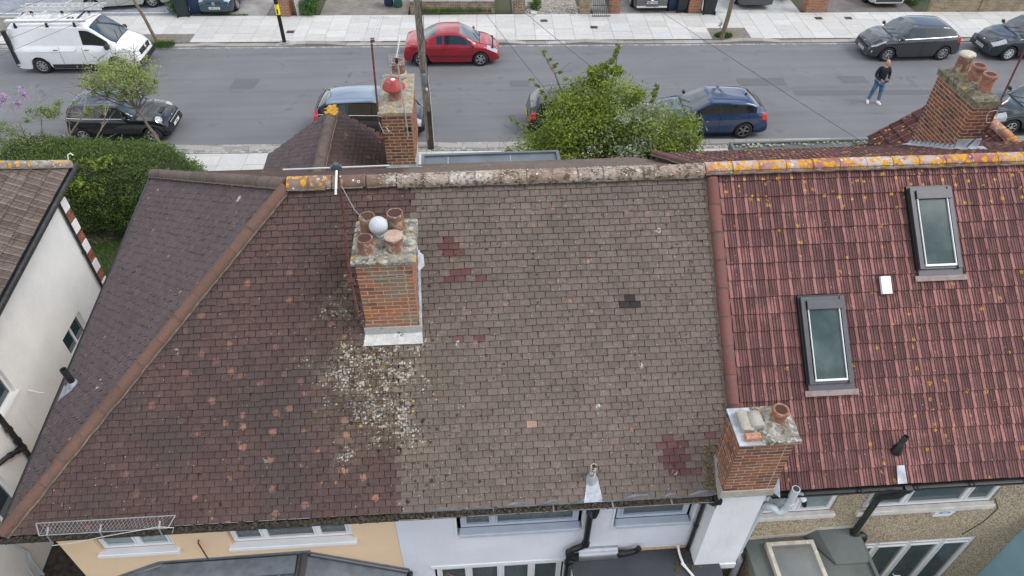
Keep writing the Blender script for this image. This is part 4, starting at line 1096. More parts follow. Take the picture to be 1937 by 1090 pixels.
# --- chimney at the eaves between houses 2 and 3
ch = MB().bb(C3[0]+.04, C3[1]-.04, C3[2]+.04, C3[3]-.04, 4.3, 5.5).build('chimney', M_MORT, h3, world=True)
plabel(ch, 'low chimney at the gutter with one pot and broken top')
brickwork(ch, C3[0], C3[1], C3[2], C3[3], 4.30, 5.50, M_BR_D, M_MORT, seed=33, faces=('-y','-x'))
rough_slab(ch, 'flaunching', C3[0]+.3, C3[1]+.07, C3[2]-.03, C3[3]+.05, 5.49, 5.535, M_FLA, 8, dome=.07)
g = MB(); g.bb(C3[0]-.03,C3[0]+.34,C3[2]-.04,C3[3]+.05,5.50,5.52); g.build('lead_tray', M_LEAD, ch, world=True)
g = MB().bev(C3[0]+.07,C3[0]+.29,C3[2]+.02,C3[2]+.12,5.52,5.60,.012); g.build('loose_brick', mat('salmon_brick',(.42,.22,.14),.9,.3,20,.5,60), ch, world=True)
rough_slab(ch, 'broken_mortar', C3[0]+.06,C3[0]+.22,C3[2]+.16,C3[2]+.5,5.515,5.60, M_CEM, 9, 6, .03)
rough_slab(ch, 'broken_mortar', C3[0]+.2,C3[0]+.38,C3[2]+.2,C3[2]+.46,5.515,5.63, M_CEM, 10, 6, .05)
pot(ch, 4.19, 5.83, 5.56, .105, .24, M_POT)
MB().bb(C3[0]-.02,C3[1]+.02,C3[2]-.02,C3[3]-.02,4.14,4.305).build('cement_band', M_CEM, ch, world=True)
# stepped lead on the left cheek, sheet lead on the right
g = MB()
for k in range(4):
    y = C3[2]+k*.13; z = EZ+(y+.13-EY)*math.tan(AL); g.bb(C3[0]-.014,C3[0]-.002,y,y+.132,z-.28,z+.10)
g.build('side_flashing', M_LEAD, ch, world=True)
MB().prism([(C3[1]+.0,C3[2]-.02,4.22),(C3[1]+.13,C3[2]-.05,4.10),(C3[1]+.15,C3[2]+.18,4.28),(C3[1]+.09,C3[2]+.30,4.62),(C3[1]+.0,C3[2]+.12,4.55)], (0,0,.012)).build('lead_apron', M_LEAD, ch, world=True)
lumps('moss', [(C3[0]-.11+rr.uniform(-.07,.07), C3[2]+rr.uniform(-.0,.62), 0) for _ in range(0)] or [tuple(RP(C3[0]-.10+rr.uniform(-.08,.05), rr.uniform(.05,.75), .03)) for _ in range(120)], (.01,.03), mat('tan_moss',(.13,.10,.055),.97,.5,30,.9,60), h2, 12)
# --- large chimney on the front slope of house 3
ch = MB().bb(C4[0]+.04, C4[1]-.04, C4[2]+.04, C4[3]-.04, 5.3, 7.0).build('chimney', M_MORT, h3, world=True)
plabel(ch, 'broad purple brown brick chimney with three pots')
brickwork(ch, C4[0], C4[1], C4[2], C4[3], 5.35, 7.22, M_BR_4, M_MORT, seed=34, faces=('-y','-x'), skip=lambda x,y,z: z < RZ-(y-RY)*math.tan(FA3)-.1)
rough_slab(ch, 'flaunching', C4[0]-.035, C4[1]+.03, C4[2]-.03, C4[3]+.03, 7.20, 7.32, M_FLA4, 12, 14, .12)
pot(ch, 9.77, 11.78, 7.40, .120, .32, M_POT); pot(ch, 9.76, 12.16, 7.40, .120, .32, M_POT, tilt=(.03,.02)); pot(ch, 9.74, 12.56, 7.40, .135, .34, M_POT_D, rim=False, capped=m_cap('cement_pot_cap',(.42,.38,.28),(.52,.5,.42),.6,moss=.5,white=.4))
g = MB()
for k in range(10):
    y = C4[2]+k*.135; z = RZ-(y-RY)*math.tan(FA3)
    g.poly([(C4[0]-.012,y,z-.1),(C4[0]-.012,y+.13,z-.16),(C4[0]-.012,y+.13,z+.05),(C4[0]-.012,y+.02,z+.16)])
g.prism([(C4[0]-.16,C4[2]-.1,RZ-(C4[2]-.1-RY)*math.tan(FA3)+.05),(C4[0],C4[2]-.1,RZ-(C4[2]-.1-RY)*math.tan(FA3)+.07),(C4[0],C4[3],RZ-(C4[3]-RY)*math.tan(FA3)+.08),(C4[0]-.16,C4[3],RZ-(C4[3]-RY)*math.tan(FA3)+.05)], (0,0,.006))
g.build('side_flashing', M_LEAD, ch, world=True)
zc = RZ-(C4[2]-RY)*math.tan(FA3)
lead_skirt(ch, [[(C4[0]-.02,C4[2]-.17,zc+.13),(C4[1]+.12,C4[2]-.17,zc+.13),(C4[1]+.12,C4[2],zc+.09),(C4[0]-.02,C4[2],zc+.09)]])
MB().bb(C4[0]-.01,C4[1]+.01,C4[2]-.022,C4[2]-.004,zc-.05,zc+.27).build('lead_apron', M_LEAD, ch, world=True)
MB().tube([(C4[1]+.02,C4[2]+.25,7.0),(C4[1]+.0,C4[2]-.02,6.75),(C4[1]-.12,C4[2]-.03,6.55),(C4[1]-.22,C4[2]-.03,6.35),(C4[1]-.17,C4[2]-.03,6.2),(C4[1]-.1,C4[2]-.12,6.28)], .009, 6).build('cable', M_WIRE, ch, world=True)
# ------------------------------------------------------------------ street side bays
def gable_bay(par, cx, zr, y0, y1, w, pitch, kind, mats, capm, seed, wallm, yw):
    zl = zr-w*math.tan(pitch)
    bay = MB()
    bay.poly([(cx,y0,zr),(cx-w,y0,zl),(cx-w,y1,zl),(cx,y1,zr)]); bay.poly([(cx,y0,zr),(cx,y1,zr),(cx+w,y1,zl),(cx+w,y0,zl)])
    bay.poly([(cx,y1,zr),(cx-w,y1,zl),(cx+w,y1,zl)]); bay.poly([(cx-w,y0,zl),(cx+w,y0,zl),(cx+w,y1,zl),(cx-w,y1,zl)])
    rf = bay.build('bay_roof', M_BAT, par, world=True)
    S1 = Slope((cx-w,y1,zl), (0,-1,0), (w,0,zr-zl)); S2 = Slope((cx+w,y0,zl), (0,1,0), (-w,0,zr-zl)); V = w/cos(pitch)
    fun = lay_plain if kind == 'plain' else lay_roll
    no = 240 if kind == 'plain' else 60
    def f1(a, v): return not (seed == 42 and C4[0]-.05 < cx-w+v*cos(pitch) < C4[1]+.05 and y1-a < C4[3]+.05)
    def f2(a, v): return not (seed == 41 and cx+w-v*cos(pitch) > C1[0] and y0+a > C1[2]-.1)
    fun(rf, S1, (0, y1-y0), V-.04, f1, mats[0], nobj=no, seed=seed); fun(rf, S2, (0, y1-y0), V-.04, f2, mats[1], nobj=no, seed=seed+1)
    caps(rf, 'ridge_tile', (cx,y0,zr+.03), (cx,y1+.02,zr+.03), .12, .42, capm, seed=seed+2)
    MB().bb(cx-w+.3, cx+w-.3, yw, y1-.15, -.3, zl-.02).build('bay_wall', wallm, par, world=True)
    MB().poly([(cx-w+.1,y1-.02,zl-.03),(cx+w-.1,y1-.02,zl-.03),(cx,y1-.02,zr-.06)]).build('gable_face', wallm, par, world=True)
    return rf
bay1 = gable_bay(h1, -3.06, 5.62, 12.0, 15.0, 1.72, radians(34.5), 'plain', (M_PH, M_PB), M_CAP_FH, 41, M_CREAM, 13.6)
for dx in (0,.07,-.05,.03): lumps('lichen', [(-3.06+dx+rr.uniform(-.07,.07), 14.9-abs(dx)*2+rr.uniform(-.2,.1), 5.76+rr.uniform(-.03,.0)) for _ in range(30)], (.02,.045), mat('orange_lichen',(.50,.27,.035),.95,.35,30,.6,50), bay1, 14+int(dx*100), .25)
bay3 = gable_bay(h3, 11.82, 5.62, 11.5, 15.1, 1.75, radians(35), 'roll', (M_RD, M_RD), M_CAP_RO, 42, M_PEB, 12.5)
# moss filled valley end and gutter beside the ribbed bay
lumps('leaf_litter', [(10.0+rr.uniform(-.35,.25), 14.6+rr.uniform(-.5,.5), 4.22+rr.uniform(-.05,.05)) for _ in range(160)], (.02,.05), mat('leaf_litter',(.11,.085,.05),.97,.6,20,.9,40), h3, 15)
# flat bay roofs over the front doors
def flat_roof(par, x0, x1, y0, y1, z, m, wall, lab=None, kerb=.06):
    o = MB().bb(x0,x1,y0,y1,z-.14,z).build('flat_roof', m, par, world=True)
    g = MB()
    for a,b,c,d in ((x0-.04,x0+.04,y0,y1+.04),(x1-.04,x1+.04,y0,y1+.04),(x0+.04,x1-.04,y1-.04,y1+.04)): g.bb(a,b,c,d,z-.16,z+kerb)
    g.build('roof_upstand', m, o, world=True)
    MB().bb(x0+.15,x1-.15,y0,y1-.15,-.3,z-.15).build('bay_wall', wall, par, world=True)
    return o
fr1 = flat_roof(h2, -1.2, 2.38, 13.9, 16.35, 3.45, M_FELT_L, M_LILAC)
MB().bb(-.55,-.53,14,16.3,3.452,3.462).bb(1.1,1.12,14,16.3,3.452,3.462).build('sheet_joint', M_LEAD, fr1, world=True)
g = MB()
for _ in range(170):
    x = rr.choice((rr.uniform(-1,-.3), rr.uniform(.2,2.2))); y = rr.uniform(14.6,15.6); s_ = rr.uniform(.02,.06); a = rr.uniform(0,6.28)
    g.poly([(x,y,3.46),(x+cos(a)*s_,y+sin(a)*s_,3.475),(x+cos(a+1)*s_,y+sin(a+1)*s_,3.49)])
stuff(g.build('dead_leaf', mat('dead_leaf',(.12,.065,.04),.9,.5,9), fr1, world=True))
fr2 = flat_roof(h3, 7.48, 11.6, 12.4, 17.2, 3.0, M_FELT_G, M_PEB)
lumps('moss', [(rr.uniform(7.6,11.4), 17.05+rr.uniform(-.1,.08), 3.05) for _ in range(90)], (.012,.035), M_MOSSG, fr2, 16)
# front walls
for h, a, b, m in ((h1,-6.64,XM-.003,M_CREAM),(h2,XM+.003,XP-.003,M_LILAC),(h3,XP+.003,XR+5.7,M_PEB)):
    dy = 0 if h is not h3 else -1.35
    MB().bb(a,b,13.45+dy,13.65+dy,-.4,4.6 if h is not h3 else 5.5).build('front_wall', m, h, world=True)
# ------------------------------------------------------------------ rooflights of house 3
def rooflight(s):
    x0, x1, v0, v1 = s


    g = MB()
    def rb(a0,a1,b0,b1,h0,h1):
        P = [RP(a,b,h+.05) for h in (h0,h1) for (a,b) in ((a0,b0),(a1,b0),(a1,b1),(a0,b1))]
        k = len(g.v); g.v += [tuple(p) for p in P]
        for q in ((0,3,2,1),(4,5,6,7),(0,1,5,4),(1,2,6,5),(2,3,7,6),(3,0,4,7)): g.face(tuple(k+i for i in q))
    rb(x0,x0+.07,v0,v1,-.05,.115); rb(x1-.07,x1,v0,v1,-.05,.115); rb(x0+.07,x1-.07,v0,v0+.05,-.05,.085); rb(x0+.07,x1-.07,v1-.07,v1,-.05,.10)
    win = g.build('rooflight', M_TRIMG, h3, world=True)
    g = MB(); rb(x0+.085,x1-.03,v1-.20,v1-.055,.117,.145); g.build('top_cover', M_TRIMG, win, world=True)
    g = MB(); rb(x0-.025,x1+.01,v1+.0,v1+.035,-.0,.06); rb(x0-.03,x0-.004,v0,v1,-.0,.07); g.build('frame_shade_strip', M_BLACK, win, world=True)  # black edge strips; the left one stands for shade beside the frame
    g = MB(); rb(x0+.095,x0+.105,v0+.05,v1-.2,.10,.128); rb(x1-.105,x1-.095,v0+.05,v1-.2,.10,.128); rb(x0+.09,x1-.09,v0+.04,v0+.072,.09,.118); g.build('bright_trim', M_WPVC, win, world=True)
    g = MB(); rb(x0+.105,x1-.105,v0+.075,v1-.19,.07,.098); g.build('pane', M_SKYL, win, world=True)
    g = MB(); rb(x0-.0,x1+.03,v0-.10,v0+.0,.03,.05); g.build('apron', M_TRIMG, win, world=True)
    g = MB(); rb(x0-.06,x1+.1,v0-.19,v0-.10,.036,.044); g.build('lower_apron', mat('pinkish_lead_apron',(.24,.19,.175),.7,.2,9,.3,40), win, world=True)
rooflight(SKY1); rooflight(SKY2)
g = MB()
c = RP(6.58, RV(8.02), .0)
MB().prism([RP(6.50,RV(7.90),.06),RP(6.66,RV(7.90),.06),RP(6.66,RV(8.12),.06),RP(6.50,RV(8.12),.06)], Vector((0,-sin(AL),cos(AL)))*.05).build('roof_vent', M_WPVC, h3, world=True)
# vent pipes through the roofs
def soilvent(par, base, r, h, m, tilt=(0,0), slate=None):
    Mx = Matrix.Translation(base) @ Euler((tilt[0],tilt[1],0)).to_matrix().to_4x4()
    g = MB(); g.lathe([(r,-.1),(r,h),(r*.86,h),(r*.86,h*.4)], M=Mx, seg=16); g.f.pop(); g.mi.pop(); g.w.pop()
    g.lathe([(r*.85,h*.4),(.001,h*.4)], M=Mx, seg=16)
    o = g.build('vent_pipe', m, par, world=True, smooth=True, angle=40)
    MB().lathe([(r*2.0,-.04),(r*1.9,.0),(r*1.25,.10),(r*1.1,.12)], M=Mx, seg=16).build('pipe_collar', slate or M_LEAD, o, world=True, smooth=True)
    return o
def m_flake():
    t = NT('flaking_white_pipe'); k = t.ramp(t.noise(16, 5, rough=.7), .44, .52); c = t.mix(k, (.14,.055,.035), (.62,.6,.55)); t.bump(k, .3, .004); return t.fin(c, .8)
M_FLAKE = m_flake()
o = soilvent(h2, RP(1.66, RV(5.86), .02), .048, .34, M_FLAKE, (0,.02))
MB().prism([RP(1.52,-.01,.032),RP(1.81,-.01,.032),RP(1.75,RV(5.87),.036),RP(1.59,RV(5.87),.036)], (0,0,.004)).build('lead_slate', M_LEAD, o, world=True)
o = soilvent(h3, RP(6.44, RV(6.0), .04), .045, .33, mat('green_black_pipe',(.035,.045,.035),.6,.3,14), (-.05,.12), M_BLACK)
MB().prism([RP(6.36,.01,.10),RP(6.51,.01,.10),RP(6.50,RV(5.82),.10),RP(6.38,RV(5.82),.10)], (0,0,.004)).build('lead_slate', M_LEAD, o, world=True)
vb = SH.p((RC-FC).length-2.45, .38, .0)
o = soilvent(h1, vb, .055, .42, M_BLKIRON, (0,-.05))
MB().prism([SH.p((RC-FC).length-2.60,.05,.03),SH.p((RC-FC).length-2.28,.05,.03),SH.p((RC-FC).length-2.32,.42,.036),SH.p((RC-FC).length-2.56,.42,.036)], (0,0,.004)).build('lead_slate', M_LEAD, o, world=True)

# verge of the red roof where it rides above the plain tiled slope
def zB(y): return RZ-(y-RY)*math.tan(FA3)
def zA(y): return RZ-(y-RY)*math.tan(FA)
MB().poly([(XP,RY,RZ+.03),(XP,YF3,zB(YF3)+.02),(XP,YF3,zA(YF3)-.1),(XP,RY,RZ-.1)]).build('verge_infill', mat('dull_red_verge',(.13,.06,.055),.9,.2,8), h3, world=True)
caps(r3, 'verge_tile', (XP-.04,YF3,zB(YF3)+.05), (XP-.04,RY+.1,zB(RY+.1)+.05), .075, .30, M_RD2, seed=77)
MB().poly([(XP,YF3-.02,zB(YF3)),(XR+6,YF3-.02,zB(YF3)),(XR+6,YF3-.02,4.4),(XP,YF3-.02,4.4)]).build('fascia', M_BLACK, h3, world=True)
# ------------------------------------------------------------------ rear walls, windows, pipes
WY = 5.9
def wall_holes(par, x0, x1, z0, z1, holes, m, y=WY, rev=.12, name='rear_wall', T=.25):
    xs = sorted({x0, x1, *[h[0] for h in holes], *[h[1] for h in holes]}); zs = sorted({z0, z1, *[h[2] for h in holes], *[h[3] for h in holes]})
    g = MB()
    for i in range(len(xs)-1):
        for j in range(len(zs)-1):
            cx, cz = (xs[i]+xs[i+1])/2, (zs[j]+zs[j+1])/2
            if any(h[0] < cx < h[1] and h[2] < cz < h[3] for h in holes): continue
            g.poly([(xs[i],y,zs[j]),(xs[i+1],y,zs[j]),(xs[i+1],y,zs[j+1]),(xs[i],y,zs[j+1])])
    for a,b,c,d in holes:
        g.poly([(a,y,c),(a,y+rev,c),(a,y+rev,d),(a,y,d)]); g.poly([(b,y,c),(b,y,d),(b,y+rev,d),(b,y+rev,c)])
        g.poly([(a,y,d),(a,y+rev,d),(b,y+rev,d),(b,y,d)]); g.poly([(a,y,c),(b,y,c),(b,y+rev,c),(a,y+rev,c)])
    g.poly([(x0,y,z0),(x0,y,z1),(x0,y+T,z1),(x0,y+T,z0)]); g.poly([(x1,y,z0),(x1,y+T,z0),(x1,y+T,z1),(x1,y,z1)])
    return g.build(name, m, par, world=True)
def window(par, x0, x1, z0, z1, mull, fm, glass=None, y=WY+.06, sill=None, fw=.055, curt=None, trans=None, silld=.1, room=True, sashes=True, sx=.07):
    glass = glass or M_GLASS
    g = MB(); d = .06
    for a,b,c,e in ((x0,x0+fw,z0,z1),(x1-fw,x1,z0,z1),(x0+fw,x1-fw,z0,z0+fw),(x0+fw,x1-fw,z1-fw,z1)): g.bb(a,b,y,y+d,c,e)
    xs = [x0+fw]+[v for m_ in mull for v in (m_-fw*.55, m_+fw*.55)]+[x1-fw]
    for m_ in mull: g.bb(m_-fw*.55,m_+fw*.55,y,y+d,z0+fw,z1-fw)
    if trans: g.bb(x0+fw,x1-fw,y+.004,y+d-.004,trans-.03,trans+.03)
    w = g.build('window', fm, par, world=True)
    for i in range(0, len(xs), 2):
        segs = [(z0+fw, z1-fw)] if not trans else [(z0+fw, trans-.03), (trans+.03, z1-fw)]
        for a, b in segs:
            if sashes:
                g = MB(); q = .03
                for A,B,C_,D in ((xs[i]+.004,xs[i]+q,a+.004,b-.004),(xs[i+1]-q,xs[i+1]-.004,a+.004,b-.004),(xs[i]+q,xs[i+1]-q,a+.004,a+q),(xs[i]+q,xs[i+1]-q,b-q,b-.004)): g.bb(A,B,y-.012,y+.03,C_,D)
                g.build('sash', fm, w, world=True)
            MB().bb(xs[i]+.01,xs[i+1]-.01,y+.02,y+.026,a+.01,b-.01).build('pane', glass, w, world=True)
    if sill:
        MB().bev(x0-sx,x1+sx,WY-.07,y+.002,z0-silld,z0-.005,.012).build('sill', sill, w, world=True)
    if curt:
        r = random.Random(int(x0*100)+3)
        for a, b in curt:
            g = MB(); n = int((b-a)/.03)+2; k = len(g.v)
            for i in range(n+1):
                x = a+(b-a)*i/n; yy = y+.12+.018*sin(i*1.9+r.random())
                g.v.append((x,yy,z0+.02)); g.v.append((x,yy,z1))
            for i in range(n): g.face((k+2*i,k+2*i+2,k+2*i+3,k+2*i+1))
            g.build('curtain', M_CURT, w, world=True, smooth=True)
    if room:
        g = MB(); Y0, Y1 = y+.07, y+1.4
        g.poly([(x0,Y1,z0-.3),(x1,Y1,z0-.3),(x1,Y1,z1),(x0,Y1,z1)]); g.poly([(x0,Y0,z0-.3),(x0,Y1,z0-.3),(x0,Y1,z1),(x0,Y0,z1)]); g.poly([(x1,Y0,z0-.3),(x1,Y1,z0-.3),(x1,Y1,z1),(x1,Y0,z1)])
        g.poly([(x0,Y0,z0-.3),(x1,Y0,z0-.3),(x1,Y1,z0-.3),(x0,Y1,z0-.3)]); g.poly([(x0,Y0,z1),(x1,Y0,z1),(x1,Y1,z1),(x0,Y1,z1)])
        g.build('room_behind', M_ROOM, w, world=True)
    return w
def pipe(par, pts, r, m, name='downpipe', joints=(), jr=1.28, bend=.06):
    # round the corners
    P = [Vector(p) for p in pts]; out = [P[0]]
    for i in range(1, len(P)-1):
        a = (P[i-1]-P[i]); b = (P[i+1]-P[i]); k = min(bend, a.length*.45, b.length*.45)
        A = P[i]+a.normalized()*k; B = P[i]+b.normalized()*k
        for t in (0,.33,.67,1): out.append(A*(1-t)**2+P[i]*2*t*(1-t)+B*t*t)
    out.append(P[-1])
    o = MB().tube(out, r, 12).build(name, m, par, world=True, smooth=True, angle=50)
    for (i, t) in joints:
        c = P[i].lerp(P[i+1], t); d = (P[i+1]-P[i]).normalized()*.035
        MB().tube([c-d, c+d], r*jr, 12).build('pipe_joint', m, o, world=True, smooth=True, angle=50)
    return o
TOPZ = EZ-.15
# house 1 (cream)
wall_holes(h1, -6.64, XM-.17, -1.05, TOPZ, [(-6.10,-4.93,2.87,3.85),(-4.06,-2.12,2.84,3.85)], M_CREAM)
MB().bb(-6.64,-6.4,WY+.25,13.45,-1.05,TOPZ).build('side_wall', M_CREAM, h1, world=True)
window(h1, -6.08,-4.95,2.88,3.84,[-5.50],M_WPVC,M_GLASSF,sill=M_WPVC,silld=.09)
w2 = window(h1, -4.04,-2.14,2.85,3.84,[-3.52,-2.68],M_WPVC,None,sill=M_WPVC,curt=[(-4.0,-3.6),(-3.45,-3.2),(-2.95,-2.75),(-2.62,-2.2)],silld=.09)
MB().bb(-3.2,-2.3,WY+.3,WY+.33,2.95,3.2).build('green_headboard', mat('green_board',(.05,.35,.17),.6), w2, world=True)
# flat-roofed conservatory in slate grey
cons = thing('conservatory', 'slate grey hipped conservatory roof against the cream wall', 'conservatory', (-3.6,4.6,-1))
g = MB(); A = (-5.25,WY-.01,2.36); B = (-2.96,WY-.01,2.42); 
E_ = 3.0
g.prism([A, B, (-2.96,E_,2.36), (-5.25,E_,2.0)], (0,0,-.05)); g.build('roof_panel', M_LEADD, cons, world=True)
g = MB(); g.prism([B, (-1.36,WY-.01,1.58), (-1.36,E_,1.55), (-2.96,E_,2.36)], (0,0,-.05)); g.build('roof_panel', M_LEADD, cons, world=True)
g = MB(); g.prism([A, (-5.25,E_,2.0), (-6.7,E_,1.3), (-6.55,WY-.01,1.78)], (0,0,-.05)); g.build('roof_panel', M_LEADD, cons, world=True)
for x in (-4.9,-4.3,-3.72,-3.36):
    MB().prism([(x-.02,WY-.1,2.40),(x+.02,WY-.1,2.40),(x+.02,E_,2.18+.06*(x+5)),(x-.02,E_,2.18+.06*(x+5))], (0,0,.035)).build('glazing_bar', M_LEADD, cons, world=True)
MB().tube([(-2.98,WY-.03,2.45),(-3.0,E_,2.42)], .055, 10).tube([(-3.06,WY-.03,2.43),(-3.08,E_,2.38)], .04, 10).build('ridge_bar', M_TRIMG, cons, world=True, smooth=True)
MB().prism([(-5.3,WY-.05,2.42),(-3.1,WY-.05,2.46),(-3.1,WY-.35,2.45),(-5.3,WY-.35,2.40)], (0,0,.02)).build('top_flashing', M_LEADD, cons, world=True)
g = MB()
g.prism([(-5.35,WY-.02,2.38),(-2.88,WY-.02,2.45),(-2.88,WY-.02,2.53),(-5.35,WY-.02,2.46)], (0,.015,0)); g.prism([(-2.88,WY-.02,2.40),(-1.33,WY-.02,1.60),(-1.33,WY-.02,1.68),(-2.88,WY-.02,2.48)], (0,.015,0)); g.prism([(-5.35,WY-.02,2.37),(-6.64,WY-.02,1.74),(-6.64,WY-.02,1.82),(-5.35,WY-.02,2.46)], (0,.015,0))
g.build('wall_flashing', M_LEADD, cons, world=True)
MB().tube([(-1.33,WY-.02,1.56),(-1.33,E_,1.53)], .055, 8).build('conservatory_gutter', M_BLACK, cons, world=True)
MB().tube([(-2.90,WY-.03,2.44),(-1.36,WY-.03,1.62)], .035, 8).tube([(-5.3,WY-.06,2.40),(-3.1,WY-.06,2.44)], .03, 8).build('edge_bar', M_TRIMG, cons, world=True)
MB().bb(-6.5,-1.45,3.1,WY-.03,-1,1.3).build('conservatory_wall', M_WPVC, cons, world=True)
tag(MB().tube([(-4.53,WY+.02,3.08),(-4.53,WY-.05,3.06),(-4.515,WY-.06,2.55)], .012, 6).build('rusty_rod', M_RUST), 'thin rusty rod hanging on the cream wall above the conservatory', 'rod')
pipe(h1, [(-3.95,WY-.008,3.3),(-4.7,WY-.008,3.36),(-5.0,WY-.008,3.5)], .004, M_WCABLE, 'wall_cable')
# house 2 (lilac white)
wall_holes(h2, XM-.165, XP-.02, -1.05, TOPZ, [(-.44,1.63,2.74,3.85),(2.15,3.47,2.74,3.85),(-.90,1.40,.4,1.66)], M_LILAC)
window(h2, -.38,1.57,2.83,3.84,[.16],M_GUPVC,None,sill=M_GUPVC,silld=.09,curt=[(-.33,.12),(.2,1.5)],fw=.07,y=WY+.08,sx=.02)
w = window(h2, 2.21,3.41,2.83,3.84,[],M_GUPVC,None,sill=M_GUPVC,silld=.09,fw=.07,y=WY+.08,sx=.02)
MB().bb(2.35,3.3,WY+.062,WY+.082,3.30,3.42).build('top_vent', M_WPVC, w, world=True)
MB().bb(2.4,3.0,WY+.35,WY+.4,2.86,3.0).build('bottle_row', mat('teal_things',(.05,.3,.22),.5,.5,20), w, world=True)
for a,b in ((-.47,-.44),(1.63,1.66),(2.12,2.15),(3.47,3.50)): MB().bb(a,b,WY-.015,WY-.001,2.7,3.84).build('window_surround', M_WPVC, h2, world=True)
window(h2, -.86,1.36,.45,1.62,[-.3,.27,.82],M_WPVC,None,y=WY+.02,fw=.06,curt=[(-.2,.2),(.3,.8)])
MB().bb(-.95,1.45,WY-.02,WY-.001,1.62,1.70).build('window_head', M_WPVC, h2, world=True)
# flat felt roof with timber edge
fx = MB().bb(1.50,4.05,3.0,WY-.005,1.72,1.86).build('flat_roof', M_FELT_B, h2, world=True)
plabel(fx, 'black felted flat roof below the lilac wall')
MB().bb(2.3,3.9,WY-.03,WY-.004,1.862,1.90).build('timber_edge', M_WOODF, fx, world=True)
MB().bb(1.52,4.0,3.05,WY-.1,-1,1.72).build('extension_wall', M_LILAC, h2, world=True)
g = MB(); n = 10
for s_ in range(2):
    for k in range(n+1):
        t = pi*(.0+.5*k/n); g.v.append((1.62+s_*.68, WY-.16*sin(t)*1-.0, 2.06-.19*(1-cos(t))))
for k in range(n): g.face((k,k+1,n+2+k,n+1+k))
duct = g.build('duct_cover', mat('bare_zinc',(.40,.41,.42),.32,.2,3,.3,9,metal=.8), h2, world=True, smooth=True)
MB().tube([(2.28,WY-.10,1.95),(2.52,WY-.10,1.96),(2.63,WY-.10,2.02),(2.66,WY-.10,2.10)], .05, 12).tube([(2.34,WY-.10,1.95),(2.42,WY-.10,1.95)], .062, 12).build('flue_elbow', M_BLACK, duct, world=True, smooth=True, angle=50)
pipe(h2, [(1.70,EY-.06,EZ-.08),(1.70,EY-.06,3.7),(1.71,WY-.10,3.45),(1.71,WY-.10,2.32),(1.45,WY-.10,2.16),(1.45,WY-.10,-1)], .055, M_BLACK, joints=((0,.3),(2,.05),(2,.95),(4,.03),(4,.14)), bend=.12)
pipe(h2, [(1.45,WY-.16,1.9),(1.60,WY-.16,1.8),(1.60,WY-.16,.5)], .035, M_BLACK, joints=((0,.5),))
pipe(h2, [(3.56,EY-.06,EZ-.06),(3.56,EY-.03,EZ-.25),(3.56,WY-.06,3.5),(3.56,WY-.06,1.88)], .035, M_BLACK, joints=((0,.6),(2,.5)), bend=.05)
pipe(h2, [(3.38,WY-.03,1.97),(3.38,WY-.16,1.93),(3.41,WY-.35,1.90),(3.52,WY-.55,1.90),(3.9,WY-1.4,1.89)], .022, M_WPVC, 'waste_pipe', joints=((2,.0),(3,.1)), bend=.03)
rough = lumps('leaf_litter', [(3.42+rr.uniform(-.18,.2), WY-.25+rr.uniform(-.2,.2), 1.87) for _ in range(60)], (.01,.03), M_MOSS, fx, 21)
# rendered chimney breast between houses 2 and 3
MB().prism([(3.60,5.55,1.86),(4.33,5.55,1.86),(4.33,5.55,4.14),(3.60,5.55,4.14)], (0,.34,0)).build('chimney_breast', M_WHITE2, h2, world=True)
MB().bb(3.585,4.34,5.53,5.9,1.70,1.855).build('breast_plinth', M_WHITE2, h2, world=True)
# house 3 (pebbledash)
wall_holes(h3, XP-.015, 9.82, -1.05, TOPZ, [(4.60,5.88,2.76,3.85),(6.40,8.70,2.74,3.85),(6.60,9.06,-.95,1.54)], M_PEB)
window(h3, 4.61,5.87,2.80,3.84,[5.24],M_WPVC,M_GLASSF,sill=M_SILLW,silld=.11,y=WY+.03)
window(h3, 6.41,8.69,2.79,3.84,[7.12,8.17],M_WPVC,None,sill=M_SILLW,silld=.12,y=WY+.03,curt=[(6.5,6.95),(8.22,8.5)])
window(h3, 6.61,9.05,-.94,1.53,[7.20,7.82,8.45],M_WPVC,None,y=WY+.02,trans=1.38,fw=.07)
MB().tube([(7.9,WY-.04,.30),(7.9,WY-.08,.30),(8.02,WY-.09,.30)], .012, 6).build('door_handle', M_WPVC, h3, world=True)
al = thing('alarm_box', 'white alarm box with a blue oval on the pebbledash wall under the wide window', 'alarm box', (7.93,WY,2.6))
g = MB(); g.prism([(-.17,0,-.11),(.14,0,-.11),(.18,0,0),(.18,0,.11),(-.13,0,.11),(-.17,0,.05)], (0,-.06,0)); g.build('housing', M_WPVC, al)
g = MB(); g.poly([(.11*cos(2*pi*k/24),-.062,.01+.032*sin(2*pi*k/24)) for k in range(24)][::-1]); g.build('oval_logo', mat('logo_blue',(.12,.22,.5),.5), al)
g = MB(); g.poly([(.06*cos(2*pi*k/24),-.064,.01+.017*sin(2*pi*k/24)) for k in range(24)][::-1]); g.build('oval_logo_centre', M_WPVC, al)
pipe(h3, [(6.60,EY-.05,EZ-.06),(6.56,EY-.0,3.7),(6.50,WY-.08,3.3),(6.46,WY-.09,2.16),(6.58,WY-.10,2.06),(6.70,WY-.10,2.04),(6.70,WY-.12,1.88)], .055, mat('green_black_iron',(.02,.03,.026),.4,.4,8,.2,dirt=.2,dirtcol=(.15,.16,.16)), joints=((0,.1),(3,.0),(4,.3)), bend=.1)
pipe(h3, [(4.55,WY-.06,3.0),(4.50,WY-.06,1.95),(4.62,WY-.2,1.90),(4.80,WY-.9,1.90)], .022, M_BLACK, bend=.04)
